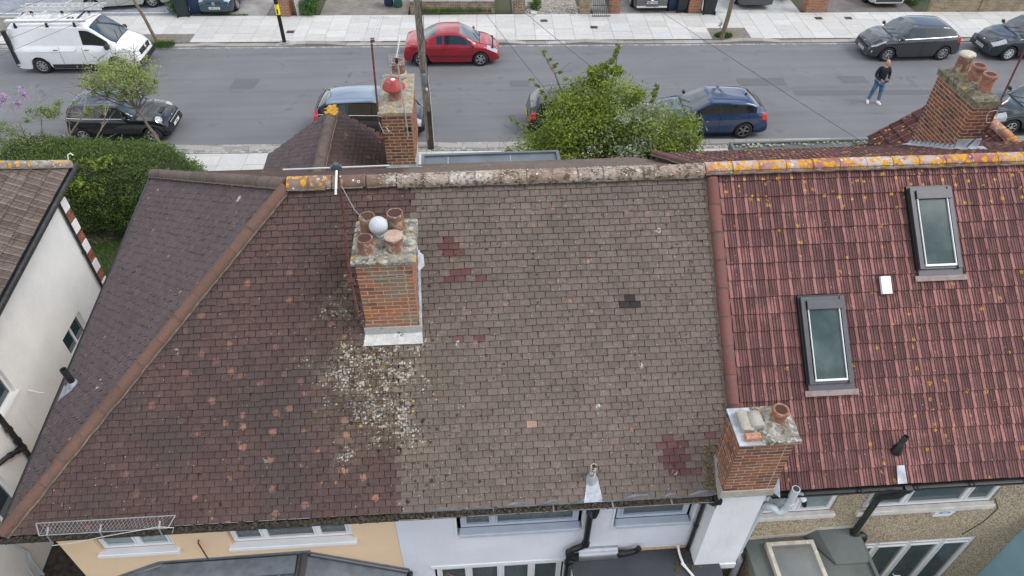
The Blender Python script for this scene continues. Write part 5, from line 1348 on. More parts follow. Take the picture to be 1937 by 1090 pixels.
# large grey plastic soil pipe with swan neck and open top
o = pipe(h3, [(4.72,5.50,4.25),(4.72,5.50,3.68),(4.60,5.50,3.58),(4.50,5.52,3.74),(4.42,5.66,3.55),(4.42,5.72,1.84),(4.50,5.70,1.62),(4.55,5.68,-.9)], .062, M_WPIPE, 'soil_pipe', joints=((0,.7),(3,.4),(4,.2),(4,.93),(5,.9)), jr=1.12, bend=.07)
MB().lathe([(.050,.002),(.001,.0021)], c=(4.72,5.50,4.25), seg=16).build('pipe_mouth', M_ROOM, o, world=True)
cc = thing('floodlight', 'white floodlight with black nose under the gutter above the grey soil pipe', 'lamp', (4.9,5.6,3.95))
MB().tube([(0,.2,-.0),(0,.02,0)], .03, 8).tube([(-.02,.0,.04),(.06,-.06,-.10)], .055, 12).build('lamp_body', M_WPVC, cc, smooth=True, angle=50)
MB().tube([(.06,-.06,-.10),(.10,-.10,-.22)], [.05,.034], 12).build('lamp_nose', M_BLACK, cc, smooth=True, angle=50)
# grey felted bay roof with dome light
bx = MB().bb(4.58,6.62,3.0,WY-.005,1.78,1.94).build('flat_roof', M_FELT_G, h3, world=True); plabel(bx, 'green grey mineral felt flat roof with a dome light')
g = MB(); g.poly([(5.84,WY-.008,2.16),(6.58,WY-.008,2.16),(6.60,5.35,1.97),(6.02,5.35,1.97)]); g.poly([(5.66,WY-.008,1.97),(5.84,WY-.008,2.16),(6.02,5.35,1.97)]); g.poly([(6.58,WY-.008,2.16),(6.63,WY-.008,1.9),(6.63,5.35,1.9),(6.60,5.35,1.97)])
g.build('felt_hump', M_FELT_G, bx, world=True)
MB().bb(4.57,6.64,3.0,3.02,1.9,1.98).bb(6.60,6.66,3.0,5.88,1.9,1.99).build('roof_upstand', M_FELT_G, bx, world=True)
MB().bb(4.7,6.5,3.1,WY-.08,-1,1.78).build('extension_wall', M_PEB, h3, world=True)
g = MB()
band = [(4.60,1.97),(5.62,2.0),(5.78,2.17),(6.62,2.18)]
for i in range(3):
    (a,b),(c,d) = band[i], band[i+1]; g.prism([(a,WY-.012,b),(c,WY-.012,d),(c,WY-.012,d+.09),(a,WY-.012,b+.09)], (0,.01,0))
g.build('cement_fillet', mat('pale_cement_fillet',(.50,.46,.38),.9,.15,8), h3, world=True)
dm = thing('dome_rooflight', 'clear dome rooflight in a cream frame on the green grey felt roof', 'rooflight', (5.33,5.42,1.945))
x0_,x1_,y0_,y1_ = -.43,.42,-.95,.36
g = MB()
for a,b,c,d in ((x0_,x0_+.07,y0_,y1_),(x1_-.07,x1_,y0_,y1_),(x0_+.07,x1_-.07,y0_,y0_+.07),(x0_+.07,x1_-.07,y1_-.07,y1_)): g.bb(a,b,c,d,0,.11)
g.build('frame', mat('cream_frame',(.55,.51,.43),.5,.15,6), dm)
g = MB(); n = 12
for i in range(n+1):
    for j in range(n+1):
        u, v = i/n, j/n; h_ = .17*(sin(pi*u)*sin(pi*v))**.5
        g.v.append((x0_+.06+(x1_-x0_-.12)*u, y0_+.06+(y1_-y0_-.12)*v, .09+h_))
for i in range(n):
    for j in range(n): a = i*(n+1)+j; g.face((a,a+n+1,a+n+2,a+1))
g.build('dome', M_DOME, dm, smooth=True, angle=180)
for (a,b) in ((x0_+.1,y1_-.04),(x1_-.12,y1_-.04),(x1_-.035,y1_-.22),(x1_-.035,y0_+.5),(x0_+.035,y1_-.22)): MB().lathe([(.018,.11),(.012,.125),(.001,.127)], c=(a,b,0), seg=10).build('fixing_cap', M_WPVC, dm, smooth=True)
MB().bb(x0_+.08,x1_-.08,y0_+.08,y1_-.08,.012,.02).build('ceiling_board', M_CURT, dm)
pipe(h3, [(8.72,WY-.008,2.9),(8.95,WY-.008,2.55),(8.90,WY-.008,2.1),(8.70,WY-.008,1.66)], .006, M_WIRE, 'wall_cable')
MB().bb(9.84,XR+5.9,WY+.01,WY+.2,-1.05,TOPZ).build('rear_wall', M_PEB, h3, world=True)
MB().bb(XR+5.7,XR+5.88,WY+.2,12.3,-1.05,4.4).build('end_wall', M_PEB, h3, world=True)
# blue painted wall of the next extension
nx = thing('blue_extension', 'pale blue painted side wall of the extension at the bottom right corner', 'extension', (10,4,-1))
MB().bb(9.83,12.5,1.2,WY+1.5,-1.0,2.25).build('wall', mat('pale_blue_paint',(.30,.52,.63),.6,.06,1.5), nx, world=True)
MB().tube([(9.78,WY-.1,2.28),(9.78,1.2,2.28)], .06, 8).build('gutter', M_BLACK, nx, world=True)
# ------------------------------------------------------------------ neighbour house on the left
h0 = thing('detached_house', 'white roughcast house at the left edge with brown ribbed roof and brick quoins', 'house', (-11,11,0), 0, HOUSES)
CX = -9.25
eA = Vector((-9.06,14.42,4.7)); eB = Vector((-8.30,4.0,4.7)); 
eB = eA+(Vector((-8.68,10.09,4.7))-eA).normalized()*11
ud = (eB-eA).normalized(); inn = Vector((ud.y,-ud.x,0))
if inn.x > 0: inn = -inn
vv = (inn*cos(radians(33))+Vector((0,0,sin(radians(33))))).normalized()
S0 = Slope(eA, -ud, vv)
S0 = Slope(eA, ud, vv) if ud.cross(vv).z > 0 else Slope(eB, -ud, vv)
LC = 11.0
g = MB(); top = vv*4.2
g.poly([eA, eB, eB+top, eA+top+ud*3.2])
r0 = g.build('roof', M_BAT, h0, world=True)
uA = S0.O == eA
def in0(a, v):
    d = a if (S0.O-eA).length < .01 else LC-a
    return d > v*.72
lay_roll(r0, S0, (0, LC), 4.15, in0, M_RC, nobj=220, seed=51, gauge=.30, w=.22)
hipdir = (top*(1)+ud*3.2)
caps(r0, 'hip_tile', eA+Vector((.02,0,.05)), eA+hipdir*.99+Vector((0,0,.05)), .12, .42, M_CAP_C, seed=52)
MB().tube([eA+Vector((.07,.1,-.05)), eB+Vector((.07,0,-.05))], .06, 8).build('gutter', M_BLKIRON, h0, world=True)
g = MB(); g.prism([eA+Vector((.02,.0,-.15)), eB+Vector((.02,0,-.15)), eB+Vector((.02,0,0)), eA+Vector((.02,0,0))], (-.03,0,0)); g.build('fascia', M_BLKIRON, h0, world=True)
MB().tube([eA+Vector((.0,.04,.16)), eA+Vector((.02,.06,.26)), eA+Vector((.09,.07,.30)), eA+Vector((.14,.06,.25))], .014, 6).build('hip_iron', M_WPVC, h0, world=True)
# side wall with openings (built across y)
def wall_x(par, X, y0, y1, z0, z1, holes, m, rev=.1):
    ys = sorted({y0, y1, *[h[0] for h in holes], *[h[1] for h in holes]}); zs = sorted({z0, z1, *[h[2] for h in holes], *[h[3] for h in holes]})
    g = MB()
    for i in range(len(ys)-1):
        for j in range(len(zs)-1):
            cy, cz = (ys[i]+ys[i+1])/2, (zs[j]+zs[j+1])/2
            if any(h[0] < cy < h[1] and h[2] < cz < h[3] for h in holes): continue
            g.poly([(X,ys[i],zs[j]),(X,ys[i+1],zs[j]),(X,ys[i+1],zs[j+1]),(X,ys[i],zs[j+1])])
    for a,b,c,d in holes:
        for q in ([(X,a,c),(X,a,d),(X-rev,a,d),(X-rev,a,c)],[(X,b,c),(X-rev,b,c),(X-rev,b,d),(X,b,d)],[(X,a,c),(X-rev,a,c),(X-rev,b,c),(X,b,c)],[(X,a,d),(X,b,d),(X-rev,b,d),(X-rev,a,d)]): g.poly(q)
    g.poly([(X,y0,z0),(X,y0,z1),(X-6,y0,z1),(X-6,y0,z0)])
    return g.build('side_wall', m, par, world=True)
def win_x(par, X, y0, y1, z0, z1, mull, fm, glass):
    g = MB(); fw = .045; X0 = X-.07
    for a,b,c,e in ((y0,y0+fw,z0,z1),(y1-fw,y1,z0,z1),(y0+fw,y1-fw,z0,z0+fw),(y0+fw,y1-fw,z1-fw,z1)): g.bb(X0-.05,X0,a,b,c,e)
    for m_ in mull: g.bb(X0-.05,X0,m_-.03,m_+.03,z0+fw,z1-fw)
    w = g.build('window', fm, par, world=True)
    ys = [y0+fw]+[v for m_ in mull for v in (m_-.03,m_+.03)]+[y1-fw]
    for i in range(0,len(ys),2): MB().bb(X0-.03,X0-.024,ys[i],ys[i+1],z0+fw,z1-fw).build('pane', glass, w, world=True)
    MB().bb(X0-.002,X+.05,y0-.05,y1+.05,z0-.07,z0-.002).build('sill', fm, w, world=True)
WH = [(11.55,12.5,1.35,1.98),(8.5,9.72,2.45,3.25),(7.2,8.25,.9,1.72)]
wall_x(h0, CX, 6.6, 13.72, -1.05, 4.66, WH, M_WHITE)
for a,b,c,d in WH: win_x(h0, CX, a+.01, b-.01, c+.01, d-.01, [(a+b)/2] if b-a < 1.1 else [a+.5], M_WPVC, M_CGLASSB)
MB().bb(CX-6,CX-.1,13.5,13.7,-.5,4.6).bb(CX-6,CX-.1,6.7,13.5,-1,-.9).build('front_wall', M_WHITE, h0, world=True)
# brick and white quoins at the front corner, with the downpipe beside them
q = MB().bb(CX-.3, CX-.012, 13.73, 14.0, -.1, 4.62).build('quoin_pier', M_MORT, h0, world=True)
z = -.05; k = 0
while z < 4.45:
    n = 4
    if k % 2 == 0:
        for i in range(n):
            zz = z+i*.0755
            if zz > 4.5: break
            off = i % 2
            for (a, L) in (((13.725,.1),(13.836,.17)) if off else ((13.725,.215),(13.951,.055))):
                inst('brick', brick_mesh(.1, L, .065, M_BR_D), q, Matrix.Translation((CX-.1+rr.uniform(0,.004), a, zz)))
    else:
        MB().bev(CX-.1, CX+.012, 13.72, 14.0, z, z+.29, .006).build('white_quoin_block', M_WHITE2, q, world=True)
    z += .302 if 1 else .3; k += 1
pipe(h0, [(CX+.13,13.9,4.6),(CX+.07,13.64,4.4),(CX+.05,13.62,4.2),(CX+.05,13.62,-.4)], .034, M_BLKIRON, joints=((2,.3),(2,.6)), bend=.05)
pipe(h0, [(CX+.08,8.95,4.0),(CX+.08,8.95,1.9),(CX+.08,8.9,-.9)], .055, M_BLKIRON, 'soil_pipe', joints=((0,.85),(1,.02),(1,.1)))
pipe(h0, [(CX-.02,8.35,1.9),(CX+.08,8.55,1.88),(CX+.08,8.93,1.62)], .05, M_BLKIRON, 'soil_pipe', joints=((1,.2),(1,.7)))
pipe(h0, [(CX+.05,7.30,1.15),(CX+.05,7.56,.02),(CX+.05,7.50,-.15),(CX+.05,7.45,-.95)], .03, M_WPIPE, 'waste_pipe', joints=((1,.5),), bend=.05)
pipe(h0, [(CX+.03,7.35,-.2),(CX+.03,7.25,-.95)], .022, M_WPIPE, 'waste_pipe')
pipe(h0, [(CX+.01,9.95,2.2),(CX+.22,9.95,2.1),(CX+.3,9.95,2.1)], .012, M_WPVC, 'overflow_pipe')
# ------------------------------------------------------------------ vehicles
def m_paint(name, col, rough=.28, metal=.35, coat=.8):
    t = NT(name); c = t.scl(col, t.ramp(t.noise(2.5, 4), .3, .7, .96, 1.04))
    c = t.mix(t.ramp(t.noise(1.5, 4, rough=.6), .5, .8, 0, .02), c, (.3,.29,.27))
    t.b.inputs['Coat Roughness'].default_value = .05; t.b.inputs['Coat IOR'].default_value = 1.6
    return t.fin(c, rough+.12, metal*.7, .2, max(coat, .9))
M_TYRE = mat('tyre_rubber', (.018,.018,.019), .9, .25, 12)
M_ALLOY = mat('alloy_rim', (.48,.48,.49), .35, .08, 6, metal=.7)
M_ALLOYD = mat('dark_alloy_rim', (.24,.24,.25), .35, .08, 6, metal=.7)
M_CLAD = mat('black_plastic_trim', (.018,.019,.02), .6, .15, 6)
M_UNDER = mat('underbody_black', (.008,.008,.008), .95)
M_LAMP = mat('headlamp_glass', (.40,.42,.44), .12, .15, 20, spec=.8, coat=.6)
M_TAIL = mat('tail_lamp_red', (.50,.012,.015), .18, .1, 9, coat=.6)
M_CHR = mat('chrome_trim', (.7,.7,.7), .18, .03, 5, metal=.9)
M_PLW = mat('plate_white', (.72,.72,.70), .5, .03)
M_PLY = mat('plate_yellow', (.75,.55,.05), .5, .03)
M_INK = mat('plate_black', (.01,.01,.01), .5)
def interp(P, x):
    if x <= P[0][0]: return P[0][1]
    for i in range(len(P)-1):
        if x <= P[i+1][0]:
            x0, x1 = P[i][0], P[i+1][0]; y0, y1 = P[i][1], P[i+1][1]; t = (x-x0)/(x1-x0)
            m0 = (y1-y0)/(x1-x0) if i == 0 else (y1-P[i-1][1])/(x1-P[i-1][0])
            m1 = (y1-y0)/(x1-x0) if i == len(P)-2 else (P[i+2][1]-y0)/(P[i+2][0]-x0)
            s = (y1-y0)/(x1-x0); lim = 3*abs(s)
            m0 = max(-lim, min(lim, m0)) if s*m0 > 0 else 0; m1 = max(-lim, min(lim, m1)) if s*m1 > 0 else 0
            h = x1-x0
            return (2*t**3-3*t*t+1)*y0+(t**3-2*t*t+t)*h*m0+(-2*t**3+3*t*t)*y1+(t**3-t*t)*h*m1
    return P[-1][1]
def wheel_meshes(r, w, spokes, rim):
    g = MB(); R = Matrix.Rotation(pi/2, 4, 'X')
    g.lathe([(r*.66,-w/2+.01),(r*.80,-w/2),(r*.95,-w/2+.012),(r,-w/2+.04),(r,w/2-.04),(r*.95,w/2-.012),(r*.80,w/2),(r*.66,w/2-.01)], M=R, seg=28); g.f.pop(); g.mi.pop(); g.w.pop(); g.f.pop(); g.mi.pop(); g.w.pop()
    ty = g.mesh('tyre', M_TYRE, smooth=True, angle=50)
    g = MB(); q = r*.67
    g.cur = 1; g.lathe([(q,-w/2+.03),(.001,-w/2+.032)][::-1], M=R, seg=20); 
    b = len(g.v)
    for sgn in (-1,):
        g.cur = 0
        y = w/2
        g.lathe([(q,w/2-.012),(q*.93,w/2-.004),(q*.88,w/2-.03),(q*.9,w/2-.06)], M=R, seg=28); 
        for _ in range(2): g.f.pop(); g.mi.pop(); g.w.pop()
        for k in range(spokes):
            a = 2*pi*k/spokes; Mx = R @ Matrix.Rotation(a, 4, 'Z')
            ws = q*(.30 if spokes <= 6 else .19)
            g.prism([Mx @ Vector(p) for p in ((q*.12,-ws*.45,w/2-.016),(q*.92,-ws*.55,w/2-.018),(q*.92,ws*.55,w/2-.018),(q*.12,ws*.45,w/2-.016))], Mx.to_3x3() @ Vector((0,0,-.02)))
        g.lathe([(q*.24,w/2-.03),(q*.22,w/2-.006),(q*.1,w/2-.002),(.001,w/2-.002)], M=R, seg=14)
        g.cur = 1; g.lathe([(.001,w/2-.05),(q*.92,w/2-.05)], M=R, seg=20)
    rm = g.mesh('rim', [rim, M_UNDER], smooth=True, angle=35)
    return ty, rm
WMC = {}
def car(name, label, x, y, rz, P, cat='car'):
    """lofted car body: +x is the front; separate glass, lamps, wheels and trim"""
    root = thing(name, label, cat, (x,y,P.get('z',0)), rz, P.get('group','cars parked along the street'))
    L, W, H, wb, fo, wr = P['L'], P['W'], P['H'], P['wb'], P['fo'], P['wr']
    xf, xr = L/2-fo, L/2-fo-wb; a = P['paint']; trim = P.get('trim', a)
    top, belt = P['top'], P['belt']; zl = P.get('zl', .19); tum = P.get('tum', .34)
    R = wr+P.get('gap',.045)
    xs = set([-L/2, L/2, -L/2+.03, L/2-.03, -L/2+.08, L/2-.08])
    n = int(L/.13)
    for i in range(n+1): xs.add(-L/2+L*i/n)
    for c in (xf, xr):
        for k in range(-6,7): xs.add(c+R*sin(k*pi/12.2))
    keys = [v for s_ in P['side'] for v in s_]+list(P['ws'])+list(P.get('rw',()))+[P['hl'][0],P['tl'][1]]+list(P.get('extra',()))
    keys = [k for k in keys if -L/2 < k < L/2]
    ks = set(keys)
    xs = sorted(ks | {v for v in xs if all(abs(v-k) > .035 for k in ks)})
    out = []
    for v in xs:
        if not out or v-out[-1] > .012: out.append(v)
    xs = out
    def wid(x):
        u = abs(x)/(L/2); k = P.get('nosew', .20) if x > 0 else P.get('tailw', .15)
        return W/2*(1-k*u**P.get('pw',4.5)-.015*u*u)
    def sec(x):
        w = wid(x); zb, zt = interp(belt, x), interp(top, x); zb = min(zb, zt-.012)
        arch = 0
        for c in (xf, xr):
            if abs(x-c) < R: arch = max(arch, wr+sqrt(R*R-(x-c)**2))
        e = max(0, (abs(x)-(L/2-.25))/.25); low = zl+.07*e*e
        r1 = max(low+.02, arch); g_ = zt-zb; t = min(1, max(0, g_/.3)); t = t*t*(3-2*t)
        tum2 = tum*(1+.25*max(0,-x/(L/2))); wt = w*.93-tum2*max(0, g_-.05); yy = w*.60*(1-t)+wt*t
        z8 = (zt-.006)*(1-t)+(zt-P.get('crown',.06))*t; y5 = w*.935; z5 = zb+.012
        m = max(r1+.012, low+(zb-low)*.38); m2 = max(m+.012, low+(zb-low)*.72)
        s = [(w*.70 if not arch else w-.24, low if not arch else arch), (w*.965, r1), (w*.995, m), (w*1.0, m2), (w*.975, zb-.035), (y5, z5)]
        s += [(y5+(yy-y5)*.1, z5+(z8-z5)*.1), (y5+(yy-y5)*.87, z5+(z8-z5)*.87), (yy, z8), (yy*.90, z8+(zt-z8)*.55), (yy*.5, z8+(zt-z8)*.9), (0, zt)]
        return s
    S = [sec(x) for x in xs]; NR = 12
    parts = {k: MB() for k in ('body','windscreen','rear_window','side_window','headlight','tail_light','lower_trim','roof_panel')}
    def isin(x, spans): return any(a_ <= x <= b_ for a_, b_ in spans)
    for i in range(len(xs)-1):
        xm = (xs[i]+xs[i+1])/2
        for j in range(NR-1):
            key = 'body'
            if j == 6 and isin(xm, P['side']): key = 'side_window'
            elif j in (9,10) and P['ws'][0] < xm < P['ws'][1]: key = 'windscreen'
            elif j in (9,10) and P.get('rw') and P['rw'][0] < xm < P['rw'][1]: key = 'rear_window'
            elif j in P.get('hlr',(3,4,5,6)) and xm > P['hl'][0] and xm < P['hl'][1]: key = 'headlight'
            elif j in P.get('tlr',(3,4,5)) and xm < P['tl'][1]: key = 'tail_light'
            elif j in (0,1) and P.get('clad') and j == 1 and S[i][2][1] > 0: key = 'lower_trim'
            elif P.get('roofm') and j in (8,9,10) and P['ws'][0] > xm > (P['rw'][1] if P.get('rw') else -9): key = 'roof_panel'
            for s_ in (1,-1):
                k2 = key
                if key == 'side_window':
                    k2 = ('side_window', s_, [q for q,(a_,b_) in enumerate(P['side']) if a_ <= xm <= b_][0])
                    if k2 not in parts: parts[k2] = MB()
                mb = parts[k2]
                q = [(xs[i],s_*S[i][j][0],S[i][j][1]),(xs[i+1],s_*S[i+1][j][0],S[i+1][j][1]),(xs[i+1],s_*S[i+1][j+1][0],S[i+1][j+1][1]),(xs[i],s_*S[i][j+1][0],S[i][j+1][1])]
                if s_ > 0: q = q[::-1]
                mb.poly(q)
    for i, flip in ((0, False), (len(xs)-1, True)):
        for j in range(NR-1):
            a_, b_ = S[i][j], S[i][j+1]; x_ = xs[i]
            q = [(x_,a_[0],a_[1]),(x_,-a_[0],a_[1]),(x_,-b_[0],b_[1]),(x_,b_[0],b_[1])]
            parts['body'].poly(q if flip else q[::-1])
    mats = dict(body=a, windscreen=M_CGLASSB, rear_window=M_CGLASS, side_window=M_CGLASS, headlight=M_LAMP, tail_light=M_TAIL, lower_trim=M_CLAD, roof_panel=P.get('roofm'))
    body = None
    for k, mb in parts.items():
        if not mb.f: continue
        if isinstance(k, tuple): k = k[0]
        me = mb.mesh(k, mats[k])
        bm = bmesh.new(); bm.from_mesh(me); bmesh.ops.remove_doubles(bm, verts=bm.verts, dist=.0005); bmesh.ops.dissolve_degenerate(bm, edges=bm.edges, dist=.0004); bm.to_mesh(me); bm.free()
        me.polygons.foreach_set('use_smooth', [True]*len(me.polygons)); me.set_sharp_from_angle(angle=radians(42)); me.update()
        if k in ('headlight','tail_light'):
            # a lamp on each side is a part of its own
            for s_ in (1,-1):
                m2 = MB()
                for p in me.polygons:
                    if s_*p.center.y > 0: m2.poly([tuple(me.vertices[v].co+Vector((0,s_*.003,.002))) for v in p.vertices])
                if m2.f: m2.build(k, mats[k], root, smooth=True, angle=60)
            continue
        o = bpy.data.objects.new(k, me); COL.objects.link(o); o.parent = root
        if k == 'body': body = o
    MB().bb(-L/2+.25, L/2-.25, -W/2+.26, W/2-.26, .15, min(interp(belt, 0)-.1, .75)).build('underbody', M_UNDER, root)
    key = (round(wr,3), P.get('spokes',7), P.get('rim', M_ALLOY).name)
    if key not in WMC: WMC[key] = wheel_meshes(wr, .20, P.get('spokes',7), P.get('rim', M_ALLOY))
    ty, rm = WMC[key]
    for cx in (xf, xr):
        for s_ in (1,-1):
            w = bpy.data.objects.new('wheel', MB().lathe([(.06,-.06),(.06,.02)], M=Matrix.Rotation(pi/2,4,'X'), seg=10).mesh('wheel', M_UNDER)) ; COL.objects.link(w); w.parent = root
            w.location = (cx, s_*(W/2-.125), wr); w.rotation_euler = (0, RND.uniform(0,2), 0 if s_ < 0 else pi)
            for nm, me in (('tyre',ty),('rim',rm)):
                o = bpy.data.objects.new(nm, me); COL.objects.link(o); o.parent = w; 
                o.rotation_euler = (0,0,0)
    # mirrors
    mx_ = P['ws'][1]-.28
    for s_ in (1,-1):
        wz = interp(belt, mx_)
        M_ = Matrix.Translation((mx_, s_*(wid(mx_)*.95+.10), wz+.09)) @ Matrix.Scale(P.get('mir',1),4)
        g = MB(); g.lathe([(.02,-.08),(.075,-.07),(.10,-.01),(.085,.05),(.03,.085)], M=M_ @ Matrix.Diagonal((.7,1.15,.9,1)), seg=10)
        g.build('mirror', P.get('mirm', a), root, smooth=True)
        MB().bb(mx_-.04,mx_+.03,s_*wid(mx_)*.90-.03,s_*wid(mx_)*.90+.08,wz+.01,wz+.05).build('mirror_arm', M_CLAD, root)
    # handles, seams
    for hx in P.get('handles', ()):
        for s_ in (1,-1):
            zz = interp(belt,hx)-.10; MB().bb(hx-.09,hx+.09,s_*wid(hx)*.985-.012,s_*wid(hx)*.985+.016,zz-.013,zz+.013).build('door_handle', P.get('hm', a), root)
    def seam(x, r=.006, rng=(1,6)):
        s0 = sec(x)
        for s_ in (1,-1):
            pts = [(x, s_*(s0[j][0]+.0015), s0[j][1]) for j in range(*rng)]
            MB().tube(pts, r, 4).build('door_seam', M_UNDER, root)
    for sx in P.get('seams', ()): seam(sx)
    # bonnet shut lines
    if P.get('bonnet', True):
        x1 = L/2-.16; x0 = P['ws'][1]+.02
        for s_ in (1,-1):
            pts = []
            for k in range(9):
                xx = x0+(x1-x0)*k/8; s0 = sec(xx); pts.append((xx, s_*s0[7][0], s0[7][1]+.001))
            MB().tube(pts, .005, 4).build('bonnet_seam', M_UNDER, root)
        s0 = sec(x0-.03); MB().tube([(x0-.03, s0[j][0]*s_, s0[j][1]+.006) for j, s_ in ((8,1),(9,1),(10,1),(11,1),(10,-1),(9,-1),(8,-1))], .016, 5).build('scuttle', M_CLAD, root)
        for yy in (.12,-.35):
            a0, a1 = sec(x0-.05), sec(x0-.42)
            MB().tube([(x0-.04, yy, interp(top,x0-.04)+.02),(x0-.30, yy+.42 if yy > 0 else yy+.45, interp(top,x0-.30)+.006)], .008, 5).build('wiper', M_CLAD, root)
    if P.get('chrome'):
        sp = P['side']; xa, xb = sp[0][0]-.05, sp[-1][1]+.05
        for s_ in (1,-1):
            pts = [(xx, s_*(sec(xx)[5][0]+.004), sec(xx)[5][1]+.008) for xx in [xa+(xb-xa)*k/10 for k in range(11)]]
            MB().tube(pts, .010, 5).build('window_trim', M_CHR, root)
    # roof joints and aerial
    if P.get('aer'):
        ax = P['aer']; zt = interp(top, ax); MB().prism([(ax-.07,-.012,zt-.01),(ax+.07,-.012,zt-.01),(ax-.05,-.004,zt+.06)], (0,.02,0)).build('aerial_fin', M_CLAD, root)
    if P.get('rod'):
        ax = P['rod']; zt = interp(top, ax); MB().tube([(ax,0,zt),(ax-.28,0,zt+.20)], .006, 5).build('aerial', M_CLAD, root)
    # front face
    fx = L/2
    def slab(nm, xx, y0, y1, z0, z1, m, d=.02, par=root, rake=0):
        g = MB(); s_ = 1 if xx > 0 else -1
        g.prism([(xx,y0,z0),(xx,y1,z0),(xx-rake*s_,y1,z1),(xx-rake*s_,y0,z1)], (s_*d,0,0)); return g.build(nm, m, par)
    for f in P.get('front', ()): slab(*f)
    if P.get('plate'):
        ft = P.get('pfront')
        if ft is not None:
            slab('number_plate', fx+P.get('po',.02), -.26, .26, ft-.056, ft+.056, M_PLW, .012)
            text('plate_text', P['plate'], .10, axes((fx+P.get('po',.02)+.0135,0,ft),(0,1,0),(0,0,1),(1,0,0)), M_INK, root, .0008, .002)
    if P.get('prear') is not None: slab('number_plate', -fx-.006, -.26, .26, P['prear']-.056, P['prear']+.056, M_PLY, .012)
    if P.get('badge') is not None:
        bz, bx, br, kind = P['badge']
        Mx = axes((fx+bx,0,bz),(0,1,0),(0,0,1),(1,0,0))
        MB().lathe([(br,0),(br,.01),(br*.8,.014)], M=Mx, seg=18).build('badge', M_CHR, root)
        g = MB(); t_ = br*.12
        if kind == 'vw':
            for p in (((-.5,.6),(-.2,0),(0,.3),(.2,0),(.5,.6)),((-.65,.2),(-.3,-.65),(0,-.1),(.3,-.65),(.65,.2))): g.tube([Mx @ Vector((a_*br*.95,b_*br*.95,.018)) for a_,b_ in p], t_, 4)
        elif kind == 'diamond': g.tube([Mx @ Vector((a_*br,b_*br,.03)) for a_,b_ in ((0,1.4),(-.8,0),(0,-1.4),(.8,0),(0,1.4))], br*.22, 4)
        elif kind == 'ring': g.tube([Mx @ Vector((br*cos(k*pi/8),br*sin(k*pi/8),.02)) for k in range(17)], t_*2, 4); g.tube([Mx @ Vector((br*.7,br*.7,.02)), Mx @ Vector((br*1.5,br*1.5,.02))], t_*2, 4)
        else: g.tube([Mx @ Vector((-br*.6,0,.016)), Mx @ Vector((br*.6,0,.016))], t_, 4)
        g.build('emblem', M_CHR if kind != 'vw' else M_INK, root)
    return root, sec, wid
def hatch(L, H, zb0, zb1, hood, cowl_x, roof0, roof1, tail=.95, nose=.62, rear_z=1.0, rk=.0):
    h = L/2
    top = [(-h,.60),(-h+.03,.72),(-h+.08,.86),(-h+.14,rear_z),(-h+roof1,H-.07),(-h+roof1+.35,H-.02),(0,H),(roof0,H-.035),(cowl_x,hood+.035),(cowl_x+.3,hood),((cowl_x+h)/2+.15,hood-.07),(h-.22,nose+.10),(h-.08,nose+.02),(h-.03,nose-.08),(h,nose-.17)]
    top[4:6] = [(-h+roof1,H-.10),(-h+roof1+.4,H-.035)]
    belt = [(-h,.56),(-h+.08,.82),(-h+.14,zb1-.02),(-h+.4,zb1),(0,(zb0+zb1)/2),(cowl_x,zb0),(cowl_x+.4,zb0-.055),(h-.22,nose+.0),(h-.08,nose-.05),(h,nose-.22)]
    return top, belt
RSt = -.038
def st(x, y): return (x, y)
# red coupe
L=4.04; h=L/2
top=[(-h,.62),(-h+.03,.76),(-h+.08,.88),(-h+.22,.97),(-h+.62,1.0),(-h+1.35,1.335),(-h+1.6,1.385),(.05,1.40),(.35,1.375),(1.18,.94),(1.5,.87),(h-.25,.72),(h-.08,.60),(h-.03,.52),(h,.42)]
belt=[(-h,.58),(-h+.08,.82),(-h+.4,.93),(0,.90),(1.1,.86),(1.5,.78),(h-.25,.64),(h-.08,.53),(h,.36)]
RED=m_paint('crimson_car_paint',(.30,.012,.022),.26,.3)
car('parked_car','crimson coupe with metal roof parked behind the wooden telegraph pole',-.50,29.78,RSt,dict(L=L,W=1.75,H=1.4,wb=2.54,fo=.80,wr=.31,paint=RED,top=top,belt=belt,side=[(-.62,-.36),(-.31,.82)],ws=(.36,1.20),rw=(-h+.64,-h+1.36),hl=(h-.52,h-.09),hlr=(4,5,6),tl=(0,-h+.28),seams=(.88,-.40),chrome=False,handles=(-.25,),spokes=6,rim=M_ALLOY,nosew=.24,
  front=[('grille',h-.035,-.5,.5,.25,.40,M_CLAD,.03)],plate='',tum=.42,badge=(.60,-.05,.05,'bar'),hm=RED))
o=[c for c in bpy.data.objects if c.name.startswith('parked_car')][0]
for s_ in (1,-1): MB().bb(-.9,.85,s_*.868-.012,s_*.868+.012,.47,.50).build('side_moulding', M_CLAD, o)
